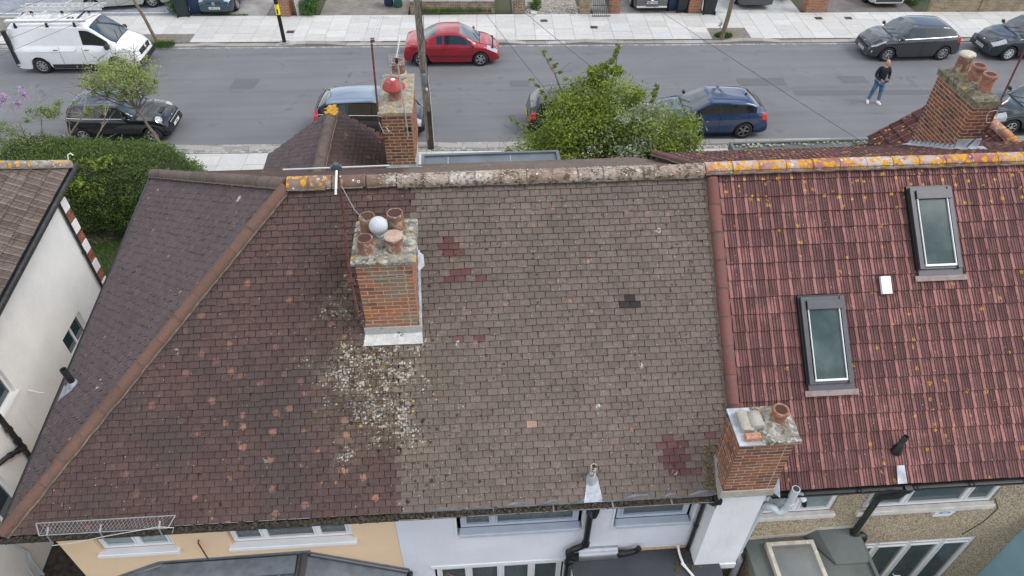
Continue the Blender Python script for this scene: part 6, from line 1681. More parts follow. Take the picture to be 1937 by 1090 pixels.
# mini, black
L=3.63; h=L/2
top=[(-h,.55),(-h+.03,.72),(-h+.07,.88),(-h+.11,1.0),(-h+.33,1.36),(-h+.6,1.40),(0,1.415),(.25,1.39),(.72,1.0),(.78,.965),(1.1,.945),(h-.32,.87),(h-.12,.75),(h-.04,.60),(h,.45)]
belt=[(-h,.5),(-h+.07,.84),(-h+.2,.95),(0,.935),(.75,.90),(1.2,.86),(h-.3,.78),(h-.1,.62),(h,.40)]
BLK=m_paint('black_car_paint',(.005,.007,.011),.2,.2,.8)
mini,_,_=car('parked_car','small black retro hatchback with chrome belt line behind the clipped hedge',-12.5,24.22,RSt,dict(L=L,W=1.69,H=1.415,wb=2.47,fo=.60,wr=.30,paint=BLK,roofm=m_paint('black_roof_sky_tint',(.03,.045,.07),.12,.5,1),top=top,belt=belt,side=[(-h+.22,-.60),(-.56,.55)],ws=(.26,.74),rw=(-h+.10,-h+.32),hl=(9,9),tl=(0,-h+.12),seams=(.60,-.60),chrome=True,handles=(-.35,),hm=M_CHR,spokes=8,tum=.22,nosew=.20,pw=5,rod=-1.25,  # roof paint is a lighter blue-black: the sky's reflection put into the colour
  front=[('grille',h-.03,-.42,.42,.50,.62,M_CLAD,.03),('grille_bar',h-.0,-.46,.46,.62,.65,M_CHR,.02),('lower_grille',h-.02,-.5,.5,.28,.40,M_CLAD,.03)],plate='LR04',pfront=.44,po=.02,badge=(.69,-.07,.045,'bar')))
for s_ in (1,-1):
    Mx = Matrix.Translation((h-.30,s_*.60,.80)) @ Euler((s_*-.25,.75,0)).to_matrix().to_4x4()
    MB().lathe([(.125,-.05),(.125,.02),(.10,.045),(.001,.06)],M=Mx,seg=20).build('headlight',M_LAMP,mini,smooth=True,angle=60)
    MB().lathe([(.14,-.05),(.14,.012),(.125,.018)],M=Mx,seg=20).build('lamp_ring',M_CHR,mini,smooth=True)
g=MB()
for i in range(5): g.tube([(h-.30,-.2+.1*i,.905),(h-.24,-.2+.1*i,.88)],.01,4)
MB().bb(h-.46,h-.30,-.22,.22,.87,.905).build('bonnet_scoop',M_CLAD,mini)
# dark red and silver hatch seen behind the narrow chimney
L=4.0; h=L/2; top,belt=hatch(L,1.50,.94,1.0,.98,1.05,.40,.60,rear_z=1.12)
car('parked_car','dark hatchback with pale roof and maroon tail half hidden by the narrow chimney',-3.55,23.92,RSt,dict(L=L,W=1.72,H=1.53,wb=2.46,fo=.85,wr=.31,paint=BLK,roofm=m_paint('silver_blue_roof',(.15,.21,.29),.12,.7,1),top=top,belt=belt,side=[(-h+.35,-.72),(-.68,.18),(.23,.98)],ws=(.42,1.08),rw=(-h+.13,-h+.60),hl=(h-.55,h-.08),tl=(0,-h+.28),tlr=(3,4,5,6,7),seams=(.20,-.70),handles=(-.5,.3),chrome=True,tum=.26,rod=-1.3,
  front=[('bumper',h-.03,-.6,.6,.24,.40,M_CLAD,.04)]))
# dark car behind the bush
L=4.05; h=L/2; top,belt=hatch(L,1.48,.93,.99,.96,1.0,.38,.60,rear_z=1.08)
car('parked_car','black hatchback with a red tail lamp behind the big bush',4.25,23.62,RSt,dict(L=L,W=1.72,H=1.50,wb=2.5,fo=.82,wr=.31,paint=BLK,roofm=None,top=top,belt=belt,side=[(-h+.35,-.72),(-.68,.18),(.23,.98)],ws=(.40,1.03),rw=(-h+.13,-h+.60),hl=(h-.55,h-.08),tl=(0,-h+.30),seams=(.20,-.70),handles=(-.5,.3),tum=.28,prear=.62))
# blue hatch
L=4.32; h=L/2; top,belt=hatch(L,1.42,.90,.98,.97,.92,.10,.66,rear_z=1.02,nose=.66)
BLU=m_paint('navy_blue_paint',(.012,.035,.10),.22,.4,1)
car('parked_car','deep blue hatchback with star alloys facing left beside the bush',8.85,23.3,pi+RSt,dict(L=L,W=1.77,H=1.44,wb=2.69,fo=.75,wr=.325,paint=BLU,top=top,belt=belt,side=[(-h+.40,-h+.60),(-h+.64,-.35),(-.30,.72)],ws=(.12,.95),rw=(-h+.13,-h+.66),hl=(h-.55,h-.08),tl=(0,-h+.30),seams=(-.32,-h+.78,.78),handles=(-.95,-.05),spokes=5,rim=M_ALLOYD,tum=.34,aer=-1.35,
  front=[('grille',h-.04,-.35,.35,.50,.62,M_CLAD,.03)]))
# dark grey hatch in front of the man
L=4.04; h=L/2; top,belt=hatch(L,1.48,.93,1.02,.96,1.05,.30,.66,rear_z=1.04,nose=.68)
GRY=m_paint('charcoal_grey_paint',(.045,.052,.058),.26,.5,1)
car('parked_car','charcoal grey hatchback with silver alloys parked behind the standing man',19.55,29.2,pi-.0,dict(L=L,W=1.74,H=1.49,wb=2.49,fo=.82,wr=.315,paint=GRY,top=top,belt=belt,side=[(-h+.40,-h+.62),(-h+.66,-.28),(-.22,.86)],ws=(.32,1.08),rw=(-h+.13,-h+.66),hl=(h-.60,h-.10),hlr=(4,5),tl=(0,-h+.26),seams=(-.25,-h+.86,.90),handles=(-.75,.0),chrome=True,spokes=8,tum=.32,nosew=.26,
  front=[('grille',h-.045,-.48,.48,.44,.60,M_CLAD,.04),('bumper_lip',h-.05,-.55,.55,.24,.28,M_CHR,.05)],plate='LT68 KHW',pfront=.37,po=.01,badge=(.64,-.07,.045,'bar')))
for c in bpy.data.objects:
    if c.name.startswith('parked_car') and 'standing man' in c.get('label',''):
        for s_ in (1,-1): MB().lathe([(.07,0),(.07,.02),(.05,.03)],M=axes((h-.14,s_*.66,.42),(0,1,0),(0,0,1),(1,0,0)),seg=14).build('fog_lamp',M_LAMP,c)
# dark blue grey hatch right
L=4.34; h=L/2; top,belt=hatch(L,1.49,.93,1.0,.97,1.02,.30,.62,rear_z=1.05,nose=.68)
car('parked_car','dark slate blue hatchback with pale wheel trims cut off by the right edge',25.0,29.05,pi+.02,dict(L=L,W=1.80,H=1.5,wb=2.64,fo=.88,wr=.32,paint=m_paint('slate_blue_paint',(.022,.032,.042),.26,.4,1),top=top,belt=belt,side=[(-h+.40,-.68),(-.64,.16),(.22,.95)],ws=(.32,1.05),rw=(-h+.13,-h+.62),hl=(h-.58,h-.09),hlr=(4,5,6),tl=(0,-h+.26),seams=(.18,-.66),handles=(-.5,.3),spokes=9,rim=mat('pale_wheel_trim',(.60,.61,.62),.4,.05),tum=.32,nosew=.2,
  front=[('grille',h-.045,-.40,.40,.50,.62,M_CLAD,.04),('lower_grille',h-.045,-.5,.5,.24,.34,M_CLAD,.04)],plate='LX57 FDB',pfront=.43,po=.01,badge=(.66,-.08,.05,'bar')))
# dark green car far right near kerb
L=4.4; h=L/2; top,belt=hatch(L,1.45,.92,.98,.96,.95,.15,.45,rear_z=1.0,nose=.66)
car('parked_car','black green saloon with pale blue windscreen behind the three pot chimney',21.45,22.85,pi+RSt,dict(L=L,W=1.8,H=1.45,wb=2.65,fo=.88,wr=.32,paint=m_paint('black_green_paint',(.012,.022,.02),.24,.3,1),top=top,belt=belt,side=[(-h+.45,-.62),(-.58,.10),(.16,.80)],ws=(.17,.98),rw=(-h+.13,-h+.43),hl=(h-.55,h-.08),tl=(0,-h+.28),seams=(.13,-.60,.84),handles=(-.4,.4),tum=.32))
# cars on the forecourts
DR='cars parked on the front drives'
L=4.20; h=L/2; top,belt=hatch(L,1.48,.93,.98,.99,1.0,.35,.35,nose=.72)
VWB=m_paint('dark_teal_blue_paint',(.016,.048,.075),.3,.3,1)
car('parked_car','dark teal blue hatchback with round badge and number plate nosing out of the second drive',-11.7,36.85,-pi/2+RSt,dict(z=.06,L=L,W=1.76,H=1.48,wb=2.58,fo=.85,wr=.315,paint=VWB,group=DR,top=top,belt=belt,side=[(-h+.35,-.68),(-.64,.16),(.22,.95)],ws=(.37,1.03),rw=(-h+.13,-h+.34),hl=(h-.50,h-.07),hlr=(4,5,6),tl=(0,-h+.26),tum=.3,nosew=.2,
  front=[('grille',h-.05,-.38,.38,.55,.66,M_CLAD,.03),('lower_grille',h-.05,-.60,.60,.24,.33,M_CLAD,.04)],plate='LX04 CVE',pfront=.42,po=-.005,badge=(.63,-.0,.075,'vw')))
L=4.69; h=L/2; top,belt=hatch(L,1.66,1.05,1.12,1.08,1.15,.45,.45,nose=.80)
car('parked_car','grey estate car with silver front bumper blade on the drive behind the tall gate piers',9.3,36.5,-pi/2+RSt,dict(z=.06,L=L,W=1.90,H=1.66,wb=2.86,fo=.88,wr=.36,paint=m_paint('pewter_paint',(.10,.105,.11),.28,.5,1),group=DR,top=top,belt=belt,side=[(-h+.35,-.68),(-.64,.26),(.32,1.1)],ws=(.47,1.18),rw=(-h+.13,-h+.44),hl=(h-.50,h-.07),hlr=(4,5),tl=(0,-h+.26),tum=.3,nosew=.2,
  front=[('grille',h-.05,-.42,.42,.56,.78,M_CLAD,.03),('lower_grille',h-.05,-.66,.66,.26,.42,M_CLAD,.04),('bumper_blade',h-.03,-.74,.74,.25,.30,M_CHR,.05),('bumper_blade',h-.04,.30,.74,.30,.34,M_CHR,.05),('bumper_blade',h-.04,-.74,-.30,.30,.34,M_CHR,.05)],plate='YB67 WGX',pfront=.50,po=.0,badge=(.68,-.0,.085,'ring')))
L=4.4; h=L/2; top,belt=hatch(L,1.6,1.0,1.08,1.04,1.1,.4,.45,nose=.78)
car('parked_car','dark grey car reversed onto the pale concrete drive beside the bare street tree',14.55,36.4,pi/2+RSt,dict(z=.06,L=L,W=1.82,H=1.6,wb=2.65,fo=.85,wr=.34,paint=m_paint('graphite_paint',(.05,.055,.06),.3,.4,1),group=DR,top=top,belt=belt,side=[(-h+.35,-.68),(-.64,.26),(.32,1.1)],ws=(.42,1.13),rw=(-h+.13,-h+.44),hl=(9,9),tl=(0,-h+.26),tum=.3))
L=4.4; h=L/2; top,belt=hatch(L,1.64,1.05,1.12,1.1,1.1,.4,.45,nose=.82)
car('parked_car','silver white sports utility car on the brown block paved drive',21.2,36.35,-pi/2+RSt,dict(z=.06,L=L,W=1.9,H=1.64,wb=2.7,fo=.85,wr=.36,paint=m_paint('silver_white_paint',(.60,.61,.62),.3,.2,1),group=DR,top=top,belt=belt,side=[(-h+.35,-.68),(-.64,.26),(.32,1.1)],ws=(.42,1.13),rw=(-h+.13,-h+.44),hl=(h-.50,h-.07),hlr=(4,5),tl=(0,-h+.26),tum=.3,
  front=[('lower_grille',h-.03,-.66,.66,.30,.40,M_CLAD,.04),('bumper_blade',h-.02,-.7,.7,.22,.28,M_CHR,.05)]))
L=4.5; h=L/2; top,belt=hatch(L,1.45,.93,1.0,.97,1.0,.2,.45,nose=.68)
car('parked_car','pale champagne silver car standing sideways on the blue block drive',-16.6,36.75,pi+.12,dict(z=.06,L=L,W=1.8,H=1.45,wb=2.75,fo=.9,wr=.32,paint=m_paint('champagne_paint',(.44,.45,.40),.3,.4,1),group=DR,top=top,belt=belt,side=[(-h+.4,-.68),(-.64,.2),(.26,.85)],ws=(.22,1.03),rw=(-h+.13,-h+.43),hl=(h-.50,h-.07),tl=(0,-h+.26),spokes=8,tum=.32,seams=(-.66,.22)))
# white van
L=5.0; h=L/2
top=[(-h,.62),(-h+.02,.9),(-h+.05,1.5),(-h+.12,1.90),(-h+.4,1.94),(-.5,1.955),(.55,1.95),(.85,1.90),(1.70,1.22),(1.80,1.17),(2.1,1.08),(h-.18,.93),(h-.07,.80),(h-.02,.62),(h,.45)]
belt=[(-h,.55),(-h+.02,.80),(-h+.05,1.0),(-h+.2,1.12),(0,1.12),(1.0,1.10),(1.7,1.05),(2.1,.95),(h-.18,.80),(h-.05,.58),(h,.38)]
WHT=m_paint('white_van_paint',(.74,.75,.76),.3,0,.6)
van,vsec,vwid=car('white_van','white panel van with a roof rack and aluminium ladder, top left',-15.98,30.1,RSt+.01,dict(L=L,W=1.93,H=1.97,wb=3.10,fo=.93,wr=.335,gap=.05,paint=WHT,group='vans',top=top,belt=belt,side=[(.45,1.45)],ws=(.86,1.72),hl=(h-.58,h-.10),hlr=(4,5),tl=(0,-h+.0),tum=.16,crown=.09,nosew=.2,tailw=.03,clad=False,seams=(.38,1.50,-.55),handles=(.55,-.7),hm=M_CLAD,spokes=9,rim=mat('silver_wheel_trim',(.38,.38,.39),.4,.1,5,metal=.5),mir=1.5,mirm=M_CLAD,
  front=[('grille',h-.06,-.50,.50,.60,.80,M_CLAD,.05),('bumper',h-.05,-.80,.80,.24,.46,M_CLAD,.07)],badge=(.76,.0,.07,'diamond'),plate='',bonnet=True),cat='van')
for s_ in (1,-1):
    g=MB(); g.bb(-h-.0,-h+.07,s_*.90-.06,s_*.90+.055,1.0,1.34); g.build('tail_light',M_TAIL,van)
    MB().bb(-h-.01,-h+.13,s_*.90-.075,s_*.90+.062,1.35,1.84).bb(-h-.005,-h+.11,s_*.90-.07,s_*.90+.050,.96,1.34).bb(-h-.01,-h+.14,s_*.90-.07,s_*.90+.068,.46,.95).build('rear_corner_trim',M_CLAD,van)
    MB().bb(xr0:=-1.05,1.15,s_*.955-.02,s_*.955+.02,.24,.42).build('sill_cladding',M_CLAD,van)
    # pressed panel line along the side
    pts=[(-h+.22,s_*.93,1.55),(-h+.30,s_*.955,1.12),(-h+.55,s_*.972,.98),(.05,s_*.972,.98),(.22,s_*.965,1.12),(.20,s_*.93,1.6)]
    MB().tube(pts,.010,6,False).build('pressed_rib',WHT,van)
MB().bb(-h-.05,-h+.28,-.90,.90,.30,.52).build('rear_bumper',M_CLAD,van)
rk=thing('roof_rack','aluminium roof rack fixed over the white van','roof rack',(-15.98,30.1,0),RSt+.01)
M_RACK=mat('worn_aluminium',(.62,.62,.61),.45,.12,7,metal=.3)
for xx in (-2.0,-.75,.35): 
    MB().bb(xx-.03,xx+.03,-.74,.74,2.05,2.08).build('cross_bar',M_RACK if xx<0 else M_CLAD,rk)
    for s_ in (1,-1): MB().prism([(xx-.06,s_*.74,1.86),(xx+.06,s_*.74,1.86),(xx+.03,s_*.74,2.06),(xx-.03,s_*.74,2.06)],(0,-s_*.05,0)).build('rack_foot',M_CLAD,rk)
for s_ in (1,-1): MB().bb(-2.35,.85,s_*.70-.05,s_*.70+.02,2.085,2.16).build('side_rail',M_RACK,rk)
g=MB(); g.tube([(-2.3,-.62,2.13),(.75,-.62,2.13)],.05,10); g.build('pipe_tube',M_WPVC,rk)
# second set of rungs low on the rack
g=MB()
for k in range(13): g.tube([(-2.1+k*.22,-.52,2.10),(-2.1+k*.22,.2,2.10)],.014,5)
g.build('rung',M_RACK,rk)
ld=thing('ladder','aluminium ladder lying on the far side of the van roof rack','ladder',(-15.98,30.1,0),RSt+.01)
for yy,z_ in ((.28,2.17),(.66,2.17)): MB().bb(-2.30,1.15,yy-.02,yy+.02,z_,z_+.08).build('ladder_stile',M_RACK,ld)
for yy,z_ in ((.30,2.27),(.64,2.27)): MB().bb(-2.05,1.25,yy-.02,yy+.02,z_,z_+.07).build('ladder_stile',M_RACK,ld)
rm_=MB().tube([(0,.28,0),(0,.66,0)],.016,6).mesh('rung',M_RACK)
for k in range(12):
    for z_,dx in ((2.21,0),(2.305,.12)): 
        o=bpy.data.objects.new('rung',rm_); COL.objects.link(o); o.parent=ld; o.location=(-2.1+dx+k*.27,0,z_)
tag(MB().lathe([(.13,0),(.15,.01),(.14,.03),(.12,.035)],c=(0,0,0),seg=20).build('round_vent',M_CLAD),'round black vent disc on the white van roof under the rack','vent').location=RS(0,0,0)
v_=[o for o in bpy.data.objects if o.name=='round_vent'][0]; v_.location=(-16.12+.0+.05,30.1-.05,1.955); v_.rotation_euler=(0,0,0)
# ------------------------------------------------------------------ foliage
def leaves(name, blobs, n, size, m, parent=None, seed=1, shell=.55, world=True, keep=None, core=None, flat=.0):
    """small folded leaves scattered in clumps through the blobs (cx,cy,cz,rx,ry,rz,weight)"""
    r = random.Random(seed); g = MB(); W = [b[6] for b in blobs]
    clumps = []
    tot = sum(W)
    for b in blobs:
        for _ in range(int(max(4, 60*b[6]/tot*len(blobs)**.5))):
            while True:
                d = Vector((r.uniform(-1,1),r.uniform(-1,1),r.uniform(-1,1)))
                if .05 < d.length <= 1: break
            d = d.normalized()*(r.uniform(shell,1.0)); clumps.append((Vector((b[0]+d.x*b[3],b[1]+d.y*b[4],b[2]+d.z*b[5])), r.uniform(.12,.30)*min(b[3],b[4],b[5])))
    for i in range(n):
        c, cr = clumps[r.randrange(len(clumps))]
        p = c+Vector((r.gauss(0,cr),r.gauss(0,cr),r.gauss(0,cr*.8)))
        if keep and not keep(p): continue
        s = size*r.uniform(.6,1.4)
        nrm = Vector((r.gauss(0,1),r.gauss(0,1),r.gauss(.6,1))).normalized()
        u = nrm.orthogonal().normalized(); a = r.uniform(0,6.28); v = nrm.cross(u); U = u*cos(a)+v*sin(a); V = nrm.cross(U)
        q = V*s*.42; f = nrm*s*.12
        g.poly([p-U*s, p+q-f, p+U*s, p-q-f])
    return stuff(g.build(name, m, parent, world=world))
def stick(g, a, b, r0, r1, seg=6, wob=.06, n=5, r=None):
    r = r or RND; pts = []; rad = []
    a, b = Vector(a), Vector(b); L = (b-a).length
    for i in range(n+1):
        t = i/n; k = 0 if i in (0,n) else wob*L
        pts.append(a.lerp(b,t)+Vector((r.gauss(0,k*.4),r.gauss(0,k*.4),r.gauss(0,k*.3)))); rad.append(r0+(r1-r0)*t)
    g.tube(pts, rad, seg); return pts
def bushy(n, base, tips, trunk_r, m, parent, seed=1):
    r = random.Random(seed); g = MB()
    for t in tips:
        pts = stick(g, base, t, trunk_r, .012, 6, .08, 6, r)
        for _ in range(n):
            p = pts[r.randrange(2, len(pts))]; q = p+Vector((r.gauss(0,.35),r.gauss(0,.35),r.uniform(-.05,.45))); stick(g, p, q, .010, .003, 4, .08, 3, r)
    return g.build('limb', m, parent, world=True)
# big bush before the terrace
bu = thing('garden_bush', 'big bright green flowering bush rising above the ridge in the middle', 'bush', (4.2,19.2,0))
BL = [(4.1,19.3,1.9,1.7,1.3,1.5,1.3),(4.2,19.7,2.9,1.35,1.0,1.0,1.0),(4.2,20.0,3.6,.75,.6,.4,.24),(5.3,19.1,2.5,1.0,1.1,1.1,.7),(2.6,19.2,1.9,1.2,1.1,1.1,.75),(3.2,19.4,2.7,.7,.8,.8,.35),(6.1,18.9,1.9,1.15,1.0,1.1,.65),(2.3,18.0,1.0,.9,.8,.9,.3),(4.0,18.0,1.2,2.0,.8,1.1,.6)]
leaves('crown', BL, 84000, .050, M_LF_BUSH, bu, 61, .45)
leaves('pale_foliage', [(5.0,18.45,2.75,.75,.55,.8,1),(4.8,18.0,2.1,.6,.4,.7,.8),(5.5,18.8,3.25,.45,.4,.35,.35)], 5200, .046, M_LF_PALE, bu, 62, .5)
leaves('olive_foliage', [(6.3,18.5,1.9,.75,.7,.9,1)], 3000, .05, m_leaf('olive_leaf',(.09,.13,.035),(.16,.2,.06),(.22,.2,.11)), bu, 66, .5)
sp_ = []
r_ = random.Random(9)
for (a,b) in (((3.6,19.8,3.2),(2.4,20.6,4.35)),((4.4,20.1,4.1),(4.65,20.4,4.6)),((3.0,19.5,2.6),(2.0,20.0,3.8)),((2.4,19.0,2.0),(1.35,19.5,2.75)),((2.2,18.7,1.5),(1.15,19.0,1.9)),((2.0,18.3,1.2),(1.2,18.2,1.0)),((6.5,18.8,2.1),(7.3,19.0,2.1)),((5.6,19.4,3.0),(5.9,19.9,3.5))):
    for k in range(7):
        t = .15+k/6.5*.9; c = Vector(a).lerp(Vector(b), t); sp_.append((c.x,c.y,c.z,.10,.10,.10,.1))
leaves('spray', sp_, 2300, .05, m_leaf('young_bush_leaf',(.17,.24,.05),(.26,.31,.08),(.2,.16,.06)), bu, 63, .1)
bushy(14, (4.2,19.0,0), [(3.0,19.2,2.4),(4.2,19.9,3.9),(5.4,19.2,3.0),(2.2,18.9,1.9),(6.5,18.7,2.0),(2.4,20.6,4.3),(4.65,20.4,4.5),(1.2,19.1,2.0),(6.6,18.4,2.5),(5.9,18.6,2.9)], .07, M_BARK, bu, 64)
# clipped hedge
hd = thing('hedge', 'large dark green clipped privet hedge beside the white roughcast house', 'hedge', (-10.6,18.6,0))
def hedge_core():
    g = MB(); n, m_ = 30, 14; r = random.Random(4)
    A, B = Vector((-13.6,19.2,1.15)), Vector((-8.35,18.5,1.10))
    for i in range(n+1):
        t = i/n; c = A.lerp(B, t); e = min(1, (1-t)*7)**.5 if t > .8 else 1
        ry = 1.12*max(.25,e); rz = 1.22*max(.3,e)
        for k in range(m_+1):
            a = -.15*pi+1.3*pi*k/m_
            ca, sa = cos(a), sin(a); ca = math.copysign(abs(ca)**.6, ca); sa = math.copysign(abs(sa)**.7, sa)
            j = 1+.16*mn.noise(Vector((c.x*1.3, ca*2, sa*2)))+.07*mn.noise(Vector((c.x*3.3, ca*4, sa*4)))
            g.v.append((c.x+(.5*(1-e) if t>.8 else 0), c.y+ry*ca*j, c.z+rz*sa*j))
    for i in range(n):
        for k in range(m_): a = i*(m_+1)+k; g.face((a,a+m_+1,a+m_+2,a+1))
    return g
hc = hedge_core()
M_HC = mat('hedge_inside', (.018,.028,.010), .95, .4, 6)
hme = hc.build('hedge_mass', M_HC, hd, world=True, smooth=True, angle=180)
g = MB(); r_ = random.Random(12)
for p in hme.data.polygons:
    nn = p.normal.copy(); c0 = p.center+Vector(hd.location); vs = [hme.data.vertices[k].co+Vector(hd.location) for k in p.vertices]
    if nn.dot(c0-Vector((c0.x,18.85,1.2))) < 0: nn = -nn
    for _ in range(int(p.area*1500)):
        a_, b_ = r_.random(), r_.random(); q = (vs[0]*(1-a_)+vs[1]*a_)*(1-b_)+(vs[3]*(1-a_)+vs[2]*a_)*b_
        q = q+nn*(r_.gauss(.05,.07)+.14*mn.noise(q*2.2)+.05*mn.noise(q*6))
        s = r_.uniform(.016,.036); d = (nn*.8+Vector((r_.gauss(0,.7),r_.gauss(0,.7),r_.gauss(.2,.7)))).normalized(); u = d.orthogonal().normalized(); w_ = d.cross(u); a = r_.uniform(0,6.28); U = u*cos(a)+w_*sin(a)
        g.poly([q, q+d*s*1.2+U*s*.5, q+d*s*2.6, q+d*s*1.2-U*s*.5])
stuff(g.build('foliage', M_LF_HEDGE, hd, world=True))
leaves('loose_shoot', [(-11.3,17.9,1.9,1.2,.3,.35,1),(-10.6,18.2,2.45,1.0,.4,.12,.6)], 1100, .045, M_LF_BUSH, hd, 65, .2)
# lawn, bare patch and weeds between the houses
stuffg = grass('lawn', lambda r: (r.uniform(-12.4,-7.3), r.uniform(12.6,18.4)), 26000, .10, .011, lambda x,y: -.03+min(0,(y-16)*.018), seed=5, lean=.8)
tag(stuff(stuffg), 'lush green lawn between the white house and the hipped roof', 'lawn')
o = struct(MB().poly([(-12.4,18.0,-.02),(-11.4,17.6,-.018),(-10.7,18.0,-.016),(-10.9,18.9,-.015),(-12.3,19.0,-.016)]).build('dirt_patch', M_SOIL))
g = MB()
for _ in range(260):
    x, y = RND.uniform(-12.2,-10.9), RND.uniform(17.7,18.5); a = RND.uniform(0,6.28); l = RND.uniform(.08,.3); g.tube([(x,y,.0),(x+cos(a)*l,y+sin(a)*l,.05)], .006, 4, False)
tag(stuff(g.build('dead_twigs', M_BARK)), 'heap of dry brown hedge clippings at the foot of the clipped hedge', 'twigs')
o = leaves('weed', [(-8.6,7.6,-.85,.5,.5,.12,1),(-8.2,7.2,-.85,.5,.4,.10,1)], 2200, .028, M_LF_IVY, None, 67, .1)
tag(o, 'green weeds growing in the dark passage at the bottom left', 'weeds')
# lilac at the left edge
li = thing('lilac_bush', 'half bare lilac bush with pale purple flowers behind the white house', 'bush', (-13.3,19.6,0))
tips = [(-14.2,19.8,3.0),(-13.4,20.0,3.3),(-12.6,20.1,3.4),(-11.3,20.3,3.5),(-10.9,20.1,2.9),(-13.0,19.4,2.6),(-12.0,19.9,2.9),(-14.5,19.2,2.6)]
bushy(16, (-13.2,19.4,.1), tips, .05, m_bark('grey_lilac_bark',(.24,.20,.16),(.36,.31,.26)), li, 71)
leaves('foliage', [(-12.4,20.1,3.1,1.0,.5,.3,.8),(-14.2,19.6,2.6,1.0,.5,.8,1.6),(-13.2,19.3,2.1,.9,.5,.7,1.6),(-11.3,20.2,3.0,.5,.3,.25,.25),(-12.9,18.9,1.7,.8,.4,.6,1.0)], 9000, .034, M_LF_LILAC, li, 72, .2)
leaves('flower', [(-14.0,20.0,3.35,.25,.2,.2,1),(-13.6,20.1,3.55,.16,.15,.2,.8),(-12.95,20.1,3.7,.13,.12,.22,.8),(-13.2,20.0,3.4,.14,.12,.16,.5),(-14.5,19.8,3.1,.2,.2,.2,.6),(-14.2,18.9,1.9,.15,.1,.15,.2)], 1100, .034, M_FLW, li, 73, .2)
# young street tree at the near kerb
tr = thing('street_tree', 'young street tree with pale fresh leaves beside the black retro car', 'tree', (-10.55,22.3,.08))
g = MB(); r_ = random.Random(31)
stick(g, (-10.55,22.3,.08), (-11.02,22.35,1.95), .062, .04, 8, .012, 6, r_)
g.build('trunk', M_BARK, tr, world=True, smooth=True)
bushy(26, (-11.0,22.35,1.9), [(-12.4,22.4,3.0),(-11.8,22.7,3.5),(-11.1,22.5,3.75),(-10.5,22.5,3.45),(-10.1,22.3,2.9),(-12.1,22.1,2.5),(-11.3,22.1,3.2),(-10.6,22.7,3.7),(-12.5,22.3,2.8)], .028, M_BARK, tr, 32)
leaves('crown', [(-11.2,22.4,3.15,1.25,.7,.62,1.6),(-12.0,22.3,2.8,.5,.45,.4,.5),(-10.5,22.3,2.8,.5,.4,.4,.4),(-11.1,22.3,2.5,.7,.4,.3,.3)], 6500, .038, M_LF_TREE, tr, 33, .3)
# bare street trees at the far kerb
def bare_tree(x, y, topx, topy, r, lab, h=6.2):
    t = thing('street_tree', lab, 'tree', (x,y,.09)); g = MB(); rr_ = random.Random(int(x*10)); pts = stick(g, (x,y,.05), (topx,topy,h*.62), r, r*.7, 9, .012, 7, rr_); g.build('trunk', M_BARK, t, world=True, smooth=True)
    bushy(22, (topx,topy,h*.6), [(topx+rr_.uniform(-1.2,1.2), topy+rr_.uniform(-1.,1.), h+rr_.uniform(-.9,.6)) for _ in range(8)], r*.5, M_BARK, t, int(x)+90)
    leaves('crown', [(topx,topy,h+.1,1.3,1.1,.8,1)], 1500, .045, M_LF_TREE, t, int(x)+99, .3)
    return t
bare_tree(-13.72,31.95,-14.55,32.1,.075,'slender street tree trunk rising beside the nose of the white van')
t3=bare_tree(11.80,30.95,12.15,31.2,.11,'stout bare street tree trunk in a grassy pit before the pale concrete drive')
leaves('basal_shoot', [(11.62,30.95,.75,.10,.1,.22,1),(11.7,30.95,.35,.14,.12,.15,1)], 90, .035, M_LF_IVY, t3, 55, .1)
# climbing shoot before the lilac wall
tw = thing('climbing_shoot', 'thin stem with tiny red young leaves in front of the lilac wall', 'plant', (0,5.0,1.0))
g = MB(); pts = [(.28,5.3,.6),(.02,5.35,1.25),(-.18,5.4,1.75),(-.42,5.42,2.15),(-.62,5.42,2.38)]; g.tube(pts, .006, 5); g.build('stem', M_TWIGR, tw, world=True)
leaves('leaf', [(x,y,z,.035,.03,.035,1) for x,y,z in ((-.62,5.42,2.37),(-.5,5.42,2.25),(-.33,5.4,2.0),(-.2,5.4,1.78),(-.22,5.4,1.70),(.05,5.35,1.15),(-.28,5.3,1.12),(.08,5.3,1.22))], 150, .020, M_TWIGR, tw, 75, .1)
# ------------------------------------------------------------------ street furniture
po = thing('telegraph_pole', 'tall weathered wooden telegraph pole in front of the crimson coupe', 'pole', (-1.33,22.28,0))
MB().tube([(-1.33,22.28,-.3),(-1.37,22.28,4.0),(-1.42,22.28,8.2)], [.135,.118,.10], 14).build('post', M_POLE, po, world=True, smooth=True, angle=60)
MB().tube([(-1.33,22.28,-.05),(-1.335,22.28,1.6)], [.137,.129], 14).build('tarred_foot', mat('tarred_timber',(.05,.038,.03),.9,.3,9), po, world=True, smooth=True)
def spiral(pts, r, m, nm): MB().tube(pts, r, 5).build(nm, m, po, world=True)
spiral([(-1.20,22.17,.1),(-1.20,22.15,2.2),(-1.235,22.16,3.0)], .014, M_WCABLE, 'earth_cable')
spiral([(-1.24+.0*k+.02*sin(k*1.7), 22.15-.02*abs(sin(k*.8)), 1.3+k*.22) for k in range(32)], .010, M_WIRE, 'cable')
spiral([(-1.36,22.13,3.0),(-1.50,22.10,3.25),(-1.52,22.08,3.6),(-1.40,22.1,3.95),(-1.28,22.15,4.15),(-1.28,22.16,5.5),(-1.32,22.16,8.0)], .012, M_WIRE, 'cable')
spiral([(-1.27,22.12,1.2),(-1.35,22.10,1.15),(-1.24,22.05,1.5),(-1.21,22.1,1.9)], .010, M_WIRE, 'cable')
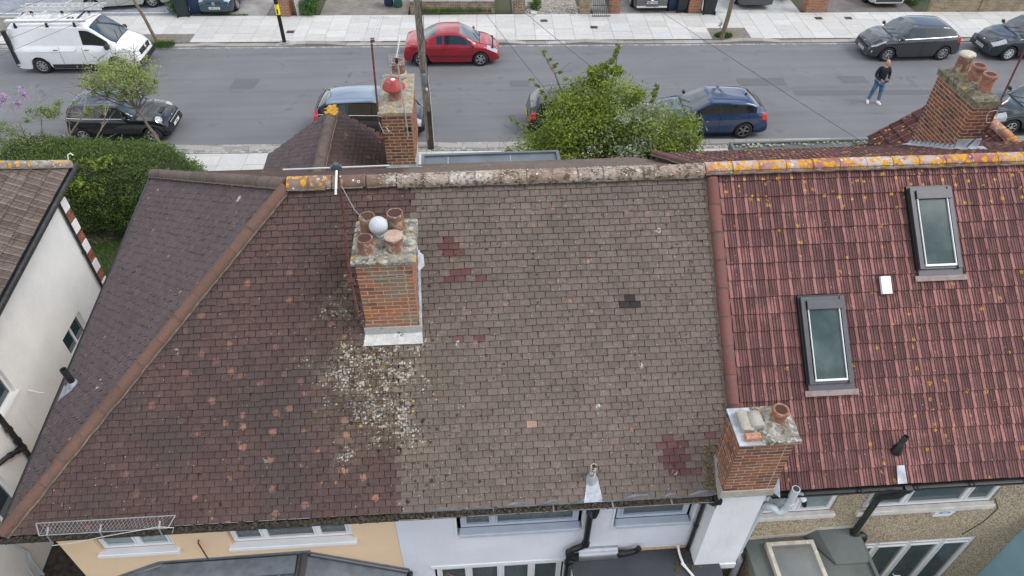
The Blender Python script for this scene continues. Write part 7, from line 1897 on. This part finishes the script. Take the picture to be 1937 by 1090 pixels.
jb = MB().lathe([(.06,-.17),(.085,-.15),(.085,.10),(.07,.15),(.02,.17)], c=(-1.36,22.11,2.85), seg=14).build('junction_box', mat('grey_junction_box',(.13,.16,.17),.5,.1), po, world=True, smooth=True, angle=50)
MB().lathe([(.03,-.05),(.045,.0),(.03,.05)], c=(-1.30,22.12,2.45), seg=10).build('insulator', M_SILLW, po, world=True)
g = MB()
for k in range(9): g.tube([(-1.36-.0*k,22.16,3.3+.5*k),(-1.36,22.05,3.3+.5*k)], .010, 5)
g.build('step_bolt', M_ZINC, po, world=True)
lp = thing('sign_post', 'black metal post with a small yellow sleeve on the far pavement', 'post', (-8.05,31.62,.09))
MB().tube([(-8.05,31.62,.05),(-8.05,31.62,5.0)], .085, 16).build('shaft', M_BLACK, lp, world=True, smooth=True)
MB().tube([(-8.05,31.62,1.36),(-8.05,31.62,1.80)], .093, 16).build('yellow_sleeve', mat('fluorescent_yellow',(.78,.72,.02),.5,.05), lp, world=True, smooth=True)
MB().bb(-8.075,-8.02,31.52,31.526,1.42,1.60).build('sleeve_mark', M_INK, lp, world=True)
MB().bev(-8.25,-7.85,31.45,31.8,.09,.105,.006).build('base_patch', M_KERB, lp, world=True)
tag(MB().tube([(25.5,30.3,.09),(25.5,30.3,5)], .06, 12).build('lamp_post', mat('olive_post_paint',(.12,.12,.09),.5,.1,5), None, smooth=True), 'olive grey post at the far kerb behind the slate blue car', 'post')
# wires
def cable(a, b, sag, r, lab, cat='cable', m=None, n=16, group=None):
    a, b = Vector(a), Vector(b); pts = []
    for i in range(n+1):
        t = i/n; p = a.lerp(b, t); p.z -= sag*4*t*(1-t); pts.append(p)
    o = MB().tube(pts, r, 5).build('overhead_cable', m or M_WIRE); tag(o, lab, cat, group or 'overhead telephone wires'); return o
PT = (-1.42,22.28,7.9)
cable(PT, (3.0,14.3,4.75), .12, .0055, 'overhead wire running down from the pole top to the left part of the big bush')
cable(PT, (5.6,14.3,4.6), .18, .0055, 'overhead wire running down from the pole top to the right part of the big bush')
cable((-2.0,36,7.4), (10.2,14.4,4.3), .25, .0055, 'long overhead wire crossing the road over the navy hatchback')
cable((-22,20.0,3.4), (4,33.5,8.6), .3, .0055, 'uppermost overhead wire crossing in front of the white van')
cable((-22,19.6,2.4), (2,33.5,8.0), .3, .0055, 'middle overhead wire crossing in front of the white van')
cable((-22,19.2,2.0), (0,33.5,7.2), .3, .0055, 'lowest overhead wire crossing in front of the white van')
# aerials
def yagi(par, o, d, n, L, wl, m, up=(0,0,1), boom=.010, rel=.0035):
    o = Vector(o); d = Vector(d).normalized(); s = d.cross(Vector(up)).normalized()
    MB().tube([o, o+d*L], boom, 6).build('boom', m, par, world=True)
    for k in range(n):
        t = (k+.5)/n; w = wl*(1-.25*t)
        MB().tube([o+d*L*t-s*w/2, o+d*L*t+s*w/2], rel, 5).build('element', m, par, world=True)
ae = thing('tv_aerial', 'long white dipole aerial on a rusty mast beside the four pot chimney', 'aerial', (-1.69,7.48,6.4))
MB().tube([(-1.70,7.47,6.35),(-1.70,7.47,7.3),(-1.635,7.49,8.2),(-1.61,7.5,8.88)], .018, 8).build('mast', M_RUST, ae, world=True)
MB().tube([(-2.26,7.5,8.88),(-1.66,7.5,8.885)], .012, 6).tube([(-1.57,7.5,8.885),(-.97,7.5,8.89)], .012, 6).build('dipole_arm', M_ALU, ae, world=True)
MB().bb(-1.68,-1.55,7.47,7.53,8.855,8.915).lathe([(.04,0),(.035,.03),(.001,.035)], c=(-1.615,7.5,8.91), seg=12).build('dipole_hub', mat('dark_plastic_hub',(.06,.07,.08),.5), ae, world=True)
MB().tube([(-1.615,7.5,8.87),(-1.625,7.30,8.72),(-1.63,7.25,8.66)], .016, 8).build('boom', M_ALU, ae, world=True)
MB().bb(-1.75,-1.66,7.45,7.52,6.98,7.05).build('clamp', M_RUST, ae, world=True)
MB().tube([(-1.60,7.52,8.6),(-1.53,7.7,8.1),(-1.50,8.3,7.42)], .006, 5).build('cable', M_WCABLE, ae, world=True)
ab = thing('tv_aerial', 'white aerial on a rusty leaning mast left of the red cowl', 'aerial', (-1.80,13.1,6.0))
MB().tube([(-1.80,13.1,5.95),(-1.79,13.1,6.4),(-1.74,13.18,8.02)], .020, 8).build('mast', M_RUST, ab, world=True)
yagi(ab, (-1.74,13.2,8.02), (.10,1,.06), 12, .95, .10, M_ALU)
for z in (7.98,8.06):
    for y in (13.14,13.22): MB().tube([(-1.96,y,z),(-1.55,y,z)], .004, 5).build('reflector_rod', M_ALU, ab, world=True)
for z in (.0,.06): MB().tube([(-1.84+z,14.15-z,8.08),(-1.46+z,14.15-z,8.08)], .0045, 5).build('element', M_ALU, ab, world=True)
MB().box((-1.72,13.2,8.02),(.07,.08,.06)).build('feed_box', M_RUST, ab, world=True)
MB().tube([(-1.79,13.08,6.35),(-1.72,13.02,6.15),(-1.6,13.0,6.18),(-1.66,13.05,6.25),(-1.55,13.05,6.1)], .008, 5).build('cable', M_WCABLE, ab, world=True)
MB().bb(-1.86,-1.73,13.02,13.1,5.93,6.02).build('bracket', M_RUST, ab, world=True)
ac = thing('tv_aerial', 'grid aerial on a silver pole clamped to the narrow street chimney', 'aerial', (-1.24,13.05,6.1))
MB().tube([(-1.22,13.0,6.05),(-1.29,13.1,7.72)], .016, 8).build('mast', M_ALU, ac, world=True)
yagi(ac, (-1.30,13.12,7.70), (.04,1,.05), 14, .75, .09, M_ALU)
g = MB()
for k in range(8): g.tube([(-1.44,13.08,7.56+.03*k),(-1.16,13.08,7.58+.03*k)], .003, 4)
for x in (-1.44,-1.16): g.tube([(x,13.08,7.55),(x,13.08,7.80)], .005, 4)
g.build('reflector_grid', M_ALU, ac, world=True)
MB().box((-1.295,13.08,7.66),(.05,.06,.10)).build('clamp', M_BLKIRON, ac, world=True)
MB().bb(-1.27,-1.15,13.0,13.06,6.17,6.24).build('bracket', M_BLKIRON, ac, world=True)
ad = thing('tv_aerial', 'rusty aerial mast with coiled white cable on the three pot chimney', 'aerial', (10.03,11.55,6.8))
MB().tube([(10.02,11.5,6.70),(9.99,11.5,7.2),(9.93,11.5,8.6)], .018, 8).build('mast', M_RUST, ad, world=True)
MB().tube([(9.94,11.45,7.25),(10.12,11.4,7.28)], .014, 6).build('clamp', M_RUST, ad, world=True)
MB().tube([(9.92+.10*cos(a),11.44+.02*sin(a*3),7.02+.14*sin(a)) for a in [k*.45 for k in range(19)]], .006, 5).build('cable_coil', M_WCABLE, ad, world=True)
MB().tube([(10.0,11.5,7.2),(10.2,11.6,7.25),(10.35,11.75,7.24)], .012, 6).build('boom', M_ALU, ad, world=True)
for k in range(6): MB().tube([(10.1+.045*k,11.5+.03*k,7.24),(10.08+.045*k,11.62+.03*k,7.28)], .004, 4).build('element', M_ALU, ad, world=True)
# wire tray lying along the eaves
wt = thing('wire_tray', 'long galvanised lattice tray hooked over the gutter of the cream house', 'wire tray', (-5.4,5.45,4.3))
A0, A1 = Vector((-6.28,5.44,4.28)), Vector((-4.50,5.44,4.28)); B0, B1 = Vector((-6.36,5.60,4.34)), Vector((-4.42,5.60,4.34))
g = MB()
for p, q in ((A0,A1),(B0,B1),(A0,B0),(A1,B1)): g.tube([p,q], .008, 5)
g.build('rim_wire', M_ZINC, wt, world=True)
g = MB(); n = 34
for i in range(n):
    t = i/n; 
    for s_ in (1,-1):
        t2 = t+s_*.07
        if 0 <= t2 <= 1: g.tube([A0.lerp(A1,t), B0.lerp(B1,t2)], .0022, 4, False)
g.build('lattice', M_ZINC, wt, world=True)
for t in (.06,.47,.93):
    p = A0.lerp(A1,t); MB().prism([p+Vector((-.012,.10,.04)), p+Vector((.012,.10,.04)), p+Vector((.012,0,0)), p+Vector((.012,-.02,-.22)), p+Vector((-.012,-.02,-.22)), p+Vector((-.012,0,0))], (0,-.004,.004)).build('hook_strap', M_ZINC, wt, world=True)
MB().tube([(-6.2,5.42,4.02),(-5.9,5.41,4.07),(-5.4,5.40,4.22),(-4.6,5.42,4.36),(-4.42,5.44,4.28),(-4.5,5.46,4.1)], .006, 5).build('loose_cable', M_WCABLE, wt, world=True)
# ------------------------------------------------------------------ far side front gardens
def pier(x, y, w, d, h, m, lab, cap=None, name='gate_pier', nob=True):
    p_ = RS(x,y,0); t = thing(name, lab, 'gate pier', (p_[0],p_[1],.05), RSt)
    MB().bb(-w/2+.01,w/2-.01,-d/2+.01,d/2-.01,0,h-.02).build('core', M_MORT, t)
    brickwork(t, -w/2,w/2,-d/2,d/2,0,h, m, M_MORT, faces=(), mi=m, seed=int(x*10)+500, local=True)
    if cap: MB().bev(-w/2-.03,w/2+.03,-d/2-.03,d/2+.03,h+.01,h+.07,.015).build('coping', cap, t)
    return t
# street frame x for a world x at the far back edge: about x+1.29
def sx_(x): return x-1.30
pier(sx_(-8.47),34.62,.46,.9,1.25,M_BR_I,'long low brick pier by the yellow sleeved post',M_BR_I)
pier(sx_(5.96),34.6,.52,.45,1.25,M_BR_Y,'tan brick gate pier left of the black metal gate',M_KERB)
pier(sx_(7.40),34.6,.50,.45,1.3,M_BR_I,'orange red gate pier right of the black metal gate',M_KERB)
pier(sx_(11.33),34.62,.62,.5,1.35,M_BR_Y2 if 0 else M_BR_I,'brown brick pier between the two groups of wheelie bins',M_KERB)
pier(sx_(17.30),34.6,1.0,.55,1.6,M_BR_I,'tall orange brick pier with an opening, beside the pale concrete drive')
pier(sx_(2.72),34.62,.55,.5,1.0,M_BR_Y2,'weathered stone pier at the end of the dark garden path',M_KERB)
def low_wall(xa, xb, y, h, m, lab, posts=(), d=.24, cap=M_KERB):
    t = thing('garden_wall', lab, 'wall', (*RS((xa+xb)/2,y,0)[:2],.05), RSt); L = xb-xa
    MB().bb(-L/2+.01,L/2-.01,-d/2+.01,d/2-.01,0,h-.01).build('core', M_MORT, t)
    brickwork(t, -L/2,L/2,-d/2,d/2,0,h, m, M_MORT, faces=(), mi=m, seed=int(xa*7)+900, local=True)
    x = -L/2
    while x < L/2-.1:
        w = min(.6, L/2-x); MB().bev(x+.004,x+w-.004,-d/2-.03,d/2+.03,h+.005,h+.06,.012).build('coping_stone', cap, t); x += w
    for px in posts: MB().bb(px-.12,px+.12,-d/2-.06,-d/2,0,h).build('buttress', m, t)
    return t
low_wall(sx_(-2.52),sx_(1.55),34.55,.62,M_BR_Y2,'weathered low brick wall before the planted garden behind the telegraph pole')
low_wall(sx_(22.95),sx_(27.9),34.45,.72,M_BR_Y,'pale buff brick garden wall at the top right corner',posts=(.1,))
tag(stuff(grass('grass_bed', lambda r: (r.uniform(-2.0,1.4), r.uniform(34.3,36.4)), 5200, .20, .016, lambda x,y:.2, seed=8)), 'overgrown grass bed behind the weathered low brick wall', 'grass')
struct(street_part(MB().bb(sx_(-2.5),sx_(1.5),34.68,46,0,.35).build('garden_bed', M_EARTH)))
tag(leaves('red_flowers', [(-.28,34.9,.55,.16,.12,.1,1),(-.05,35.1,.6,.1,.1,.1,.6)], 220, .035, M_FLR, None, 81, .1), 'small cluster of red flowers behind the weathered low wall', 'flowers')
tag(leaves('garden_shrub', [(-7.35,34.9,.45,.45,.5,.5,1),(-7.2,35.5,.8,.5,.5,.6,1)], 2600, .05, M_LF_IVY, None, 82, .3), 'leafy green plants by the white wooden panel left of the old block drive', 'shrub')
tag(leaves('garden_shrub', [(22.75,34.9,.35,.35,.6,.4,1),(22.5,35.8,.5,.5,.6,.5,1)], 2200, .05, M_LF_IVY, None, 83, .3), 'bright green shrub at the corner of the brown block paved drive', 'shrub')
tag(leaves('garden_shrub', [(16.3,35.9,.5,.35,1.0,.5,1)], 2000, .05, M_LF_HEDGE, None, 84, .3), 'dark green shrub along the edge of the pale concrete drive', 'shrub')
tag(leaves('garden_shrub', [(-13.9,35.6,.5,.25,.7,.5,1)], 1400, .045, M_LF_IVY, None, 85, .3), 'green leaves behind the dark wheelie bin on the left', 'shrub')
tag(leaves('garden_shrub', [(25.3,35.2,.6,2.2,.5,.45,1)], 3800, .045, M_LF_HEDGE, None, 86, .3), 'dark planting behind the pale buff brick wall', 'shrub')
tag(leaves('garden_shrub', [(3.6,35.0,.3,.35,.4,.25,1)], 900, .045, M_LF_IVY, None, 87, .3), 'small weed clump between the rubble garden and the stone pier', 'shrub')
tag(stuff(grass('moss_strip', lambda r: (r.uniform(-13.2,-10.3), 34.88+r.gauss(0,.10)), 1300, .05, .012, lambda x,y:.06, seed=18)), 'mossy weeds along the front edge of the stained concrete drive', 'moss')
# picket and gate
pk = thing('wooden_panel', 'leaning white weathered wooden panel beside the long brick pier', 'fence panel', (-7.9,34.5,.05), RSt+1.45)
for k in range(5): MB().prism([(0+k*.17,-.02,0),(.14+k*.17,-.02,0),(.14+k*.17,.03,1.1),(.07+k*.17,.03,1.18),(k*.17,.03,1.1)], (0,.02,0)).build('board', mat('grey_white_timber',(.42,.41,.38),.85,.3,9), pk)
gt = thing('metal_gate', 'black metal bar gate between two brick piers', 'gate', (6.68,33.72,.08), RSt)
for k in range(10): MB().tube([(-.42+k*.093,0,.05),(-.42+k*.093,0,1.05)], .009, 6).build('bar', M_BLKIRON, gt)
MB().bb(-.45,.45,-.015,.015,.04,.07).bb(-.45,.45,-.015,.015,.55,.58).bb(-.45,.45,-.015,.015,1.03,1.06).build('frame', M_BLKIRON, gt)
tag(MB().prism([(3.3,34.2,.05),(3.55,34.1,.05),(3.65,34.4,.06),(3.35,34.5,.06)],(0,0,.10)).build('rubble_block', M_CONCW), 'pale broken block in the rubble garden', 'rubble')
g = MB(); r_ = random.Random(77)
for _ in range(420):
    x = r_.choice((r_.gauss(3.3,.2), r_.gauss(5.3,.22), r_.uniform(3.1,5.5))); y = r_.uniform(33.95,35.4); s_ = r_.uniform(.015,.06); M_ = Matrix.Translation((x,y,.07)) @ Euler((r_.uniform(0,3),r_.uniform(0,3),0)).to_matrix().to_4x4(); g.box((0,0,0),(s_*1.6,s_,s_*.7),M_)
tag(stuff(g.build('rubble', mat('broken_rubble',(.42,.40,.36),.9,.3,8,rnd=.4,isl=True))), 'scatter of pale broken rubble on the bare front garden', 'rubble')
# wheelie bins
def bin_(x, y, rz, m, lab, h=1.05, w=.58, d=.62, lidm=None):
    t = thing('wheelie_bin', lab, 'bin', (x,y,.06), rz, 'wheelie bins')
    g = MB(); k = .80
    P = [(-w/2*k,-d/2*k+.04,.04),(w/2*k,-d/2*k+.04,.04),(w/2*k,d/2*k,.04),(-w/2*k,d/2*k,.04),(-w/2,-d/2,h*.88),(w/2,-d/2,h*.88),(w/2,d/2,h*.88),(-w/2,d/2,h*.88)]
    g.v = P
    for q in ((0,3,2,1),(4,5,6,7),(0,1,5,4),(1,2,6,5),(2,3,7,6),(3,0,4,7)): g.face(q)
    g.bb(-w/2-.02,w/2+.02,-d/2-.02,d/2+.03,h*.86,h*.90)
    b = g.build('bin_body', m, t)
    MB().prism([(-w/2-.03,-d/2-.05,h*.90),(-w/2-.03,d/2+.05,h*.93),(-w/2-.03,d/2+.03,h*.99),(-w/2-.03,-d/2+.02,h*.97),(-w/2-.03,-d/2-.05,h*.93)], (w+.06,0,0)).build('lid', lidm or m, t)
    MB().tube([(-w/2+.06,d/2+.07,h*.9),(w/2-.06,d/2+.07,h*.9)], .018, 8).build('handle', m, t)
    for s_ in (1,-1):
        g = MB(); R_ = Matrix.Translation((s_*(w/2-.03),d/2-.06,.11)) @ Matrix.Rotation(pi/2,4,'Y'); g.lathe([(.10,-.03),(.11,-.015),(.11,.015),(.10,.03)], M=R_, seg=16); g.build('wheel', M_TYRE, t)
    return t
M_BIN = mat('dark_slate_bin_plastic', (.018,.03,.034), .5, .12, 5)
M_BINB = mat('blue_bin_plastic', (.012,.04,.10), .5, .12, 5)
M_BING = mat('green_bin_plastic', (.03,.12,.10), .5, .12, 5)
bin_(-13.35,35.0,pi+.15,M_BIN,'dark wheelie bin beside the teal blue hatchback on the left drive',h=1.1)
bin_(-12.82,35.35,pi+.1,M_BINB,'blue wheelie bin tucked behind the dark bin on the left drive')
bin_(-3.15,35.55,.1,M_BING,'green food waste bin at the back of the old block drive',h=.8,w=.42,d=.42)
bin_(-3.62,35.75,.1,M_BINB,'dark bin with blue lid beside the small green bin',h=.9,w=.45,d=.45,lidm=M_BIN)
bin_(10.72,34.35,pi,M_BIN,'dark bin with a pale mark left of the brown brick pier',h=1.05,w=.5)
bin_(10.3,34.6,pi,M_BINB,'blue wheelie bin left of the brown brick pier, behind the dark one',h=1.05,w=.48)
bin_(12.0,33.95,pi-.12,M_BIN,'dark wheelie bin standing right of the brown brick pier by the pavement',h=1.12,w=.6)
# ------------------------------------------------------------------ the man with the controller
pm = thing('person', 'man in dark jumper and blue jeans standing in the road, looking up, holding a controller', 'person', (16.2,24.85,0), radians(0))
M_SKIN = mat('skin', (.50,.27,.19), .5, .06, 12)
M_JUMP = mat('dark_navy_wool', (.010,.012,.022), .9, .2, 20, .3, 80)
def m_jean():
    t = NT('blue_denim'); c = t.mix(t.ramp(t.noise(5,4), .35, .65), (.045,.105,.19), (.10,.19,.29)); t.bump(t.noise(60,3), .3, .004); return t.fin(c, .9)
M_JEAN = m_jean(); M_SHOE = mat('white_trainer', (.70,.70,.70), .5, .08, 12); M_HAIR = mat('short_brown_hair', (.09,.05,.03), .8, .3, 40)
def skinned(name, V, Ed, m, parent, root=0, lv=2):
    me = bpy.data.meshes.new(name); me.from_pydata([v[0] for v in V], Ed, []); o = bpy.data.objects.new(name, me); COL.objects.link(o)
    sk = o.modifiers.new('skin','SKIN'); sk.use_smooth_shade = True
    for i, v in enumerate(V):
        r = v[1]; me.skin_vertices[0].data[i].radius = r if isinstance(r, tuple) else (r, r)
    me.skin_vertices[0].data[root].use_root = True
    sb = o.modifiers.new('sub','SUBSURF'); sb.levels = lv; sb.render_levels = lv
    dg = bpy.context.evaluated_depsgraph_get(); dg.update(); m2 = bpy.data.meshes.new_from_object(o.evaluated_get(dg)); bpy.data.objects.remove(o)
    m2.name = name; m2.materials.clear(); m2.materials.append(m); m2.polygons.foreach_set('use_smooth', [True]*len(m2.polygons))
    o = bpy.data.objects.new(name, m2); COL.objects.link(o); o.parent = parent; return o
# faces -y (towards the camera); feet apart
LF, RF = (-.24,.02), (.16,-.10)
body = [((0,0,.95),(.13,.09)),((0,.0,1.12),(.12,.085)),((0,.01,1.30),(.13,.09)),((0,.02,1.42),(.09,.07)),((0,.01,1.53),.055),((0,-.01,1.60),.052),
        ((-.17,.02,1.43),.065),((-.255,.02,1.27),.058),((-.27,-.02,1.12),.047),((-.18,-.17,1.06),.038),((-.095,-.27,1.065),.030),
        ((.17,.02,1.43),.065),((.255,.02,1.27),.058),((.27,-.02,1.12),.047),((.18,-.17,1.06),.038),((.095,-.27,1.065),.030),
        ((-.10,0,.88),.10),((-.165,-.01,.50),.068),((-.225,.02,.12),.045),((.10,0,.88),.10),((.135,-.07,.50),.068),((.155,-.09,.12),.045)]
Eb = [(0,1),(1,2),(2,3),(3,4),(4,5),(3,6),(6,7),(7,8),(8,9),(9,10),(3,11),(11,12),(12,13),(13,14),(14,15),(0,16),(16,17),(17,18),(0,19),(19,20),(20,21)]
bo = skinned('body', body, Eb, M_SKIN, pm)
# clothes follow the same skeleton, a little wider
J = [(v[0], tuple(r*1.12 for r in v[1]) if isinstance(v[1], tuple) else v[1]*1.18) for v in body]
jv = [((0,0,.90),(.18,.135)),((0,0,1.12),(.175,.13)),((0,.01,1.30),(.195,.14)),((0,.02,1.44),(.15,.11)),((0,.012,1.52),.078),J[6],J[7],J[8],J[9],((-.125,-.24,1.063),.042),J[11],J[12],J[13],J[14],((.125,-.24,1.063),.042)]
skinned('jumper', jv, [(0,1),(1,2),(2,3),(3,4),(3,5),(5,6),(6,7),(7,8),(8,9),(3,10),(10,11),(11,12),(12,13),(13,14)], M_JUMP, pm)
tv = [((0,0,.96),(.168,.125)),((-.10,0,.86),.115),((-.165,-.015,.50),.083),((-.222,.015,.13),.066),((.10,0,.86),.115),((.135,-.075,.50),.083),((.155,-.085,.13),.066)]
skinned('jeans', tv, [(0,1),(1,2),(2,3),(0,4),(4,5),(5,6)], M_JEAN, pm)
for (x,y,a) in ((-.235,-.03,-.25),(.16,-.15,.22)):
    Mx = Matrix.Translation((x,y,0)) @ Matrix.Rotation(a,4,'Z')
    g = MB(); n = 12; k0 = len(g.v)
    for (z,sx1,sy1) in ((.0,.048,.135),(.03,.053,.142),(.06,.048,.13),(.085,.04,.09)):
        for k in range(n): t = 2*pi*k/n; g.v.append(tuple(Mx @ Vector((sx1*cos(t), sy1*sin(t)+(.03 if z > .08 else 0), z))))
    for j in range(3):
        for k in range(n): k2 = (k+1)%n; g.face((k0+j*n+k,k0+j*n+k2,k0+(j+1)*n+k2,k0+(j+1)*n+k))
    g.face(tuple(k0+3*n+k for k in range(n))); g.build('shoe', M_SHOE, pm, smooth=True, angle=60)
# head tilted back, looking at the camera
HM = Matrix.Translation((0,-.03,1.68)) @ Matrix.Rotation(-.42,4,'X')
g = MB(); nu, nv = 20, 14
for j in range(nv+1):
    ph = pi*j/nv; z = cos(ph)
    for i in range(nu):
        th = 2*pi*i/nu; x, y = sin(ph)*cos(th), sin(ph)*sin(th)
        r = 1.0; jaw = 1-.22*max(0,-z)**1.2
        X, Y, Z = .078*x*jaw, .098*y*(1-.10*max(0,-z)), .122*z
        if y < 0:
            Y -= .020*exp(-((x*.078)**2/.00022+(Z+.005)**2/.0006))*1.0     # nose
            Y += .010*(exp(-(((x*.078)-.031)**2+(Z-.022)**2)/.00022)+exp(-(((x*.078)+.031)**2+(Z-.022)**2)/.00022))   # eye sockets
            Y -= .006*exp(-((x*.078)**2/.0006+(Z+.055)**2/.0001)); Y -= .008*exp(-((x*.078)**2/.0008+(Z+.098)**2/.0004))
        g.v.append(tuple(HM @ Vector((X,Y,Z))))
for j in range(nv):
    for i in range(nu): i2 = (i+1)%nu; g.face((j*nu+i,(j+1)*nu+i,(j+1)*nu+i2,j*nu+i2))
g.build('head', M_SKIN, pm, smooth=True, angle=180)
g = MB()
for s_ in (1,-1): g.lathe([(.011,-.005),(.010,.004),(.001,.007)], M=HM @ Matrix.Translation((s_*.031,-.083,.022)) @ Matrix.Rotation(pi/2,4,'X'), seg=10)
g.build('eye', M_INK, pm)
MB().tube([HM @ Vector((x,-.096+abs(x)*.25,-.052)) for x in (-.024,-.01,.01,.024)], .0045, 5).build('mouth', mat('lips',(.36,.14,.12),.5), pm)
for s_ in (1,-1): MB().lathe([(.008,-.008),(.026,.0),(.02,.012),(.002,.010)], M=HM @ Matrix.Translation((s_*.078,.008,.005)) @ Matrix.Rotation(s_*pi/2,4,'Y') @ Matrix.Diagonal((1.25,.8,1,1)), seg=12).build('ear', M_SKIN, pm, smooth=True)
g = MB(); k0 = 0
for j in range(9):
    ph = pi*.5*j/8*1.05
    for i in range(20):
        th = 2*pi*i/20; x, y, z = sin(ph)*cos(th), sin(ph)*sin(th), cos(ph)
        lim = 1.0 if y > -.1 else .55
        g.v.append(tuple(HM @ Vector((.083*x, .104*y*(1 if y > 0 else lim)+.004, .127*z*(1 if j < 6 else 1)))))
for j in range(8):
    for i in range(20): i2 = (i+1)%20; g.face((j*20+i,(j+1)*20+i,(j+1)*20+i2,j*20+i2))
g.build('hair', M_HAIR, pm, smooth=True, angle=180)
for s_ in (1,-1):
    hx = s_*.085
    V = [((hx,-.275,1.062),(.026,.018)),((hx-s_*.004,-.315,1.066),(.034,.016)),((hx-s_*.006,-.345,1.07),(.034,.014))]; Ed = [(0,1),(1,2)]
    for k in range(4):
        o0 = (k-1.5)*.016; L_ = (.030,.034,.032,.026)[k]; i0 = len(V)
        V += [((hx-s_*.006+s_*o0*.0-s_*.0+o0, -.362, 1.062),.009),((hx-s_*.012+o0, -.372-L_*.3, 1.042),.0085),((hx-s_*.03+o0*.8, -.362, 1.028),.0075)]
        Ed += [(2,i0),(i0,i0+1),(i0+1,i0+2)]
    i0 = len(V); V += [((hx-s_*.032,-.315,1.083),.0105),((hx-s_*.05,-.335,1.092),.009)]; Ed += [(1,i0),(i0,i0+1)]
    skinned('hand', V, Ed, M_SKIN, pm, 0, 1)
ct = thing('drone_controller', 'small black controller held in both hands by the man in the road', 'controller', (16.2,24.85-.36,1.075))
g = MB(); g.bev(-.085,.085,-.04,.04,-.022,.018,.008); g.build('housing', M_CLAD, ct)
for s_ in (1,-1): MB().lathe([(.012,.018),(.007,.022),(.009,.038),(.001,.040)], c=(s_*.05,0,0), seg=10).build('stick', M_CLAD, ct)
MB().bb(-.04,.04,.03,.036,.018,.085).build('screen', mat('grey_screen',(.25,.27,.28),.2), ct)
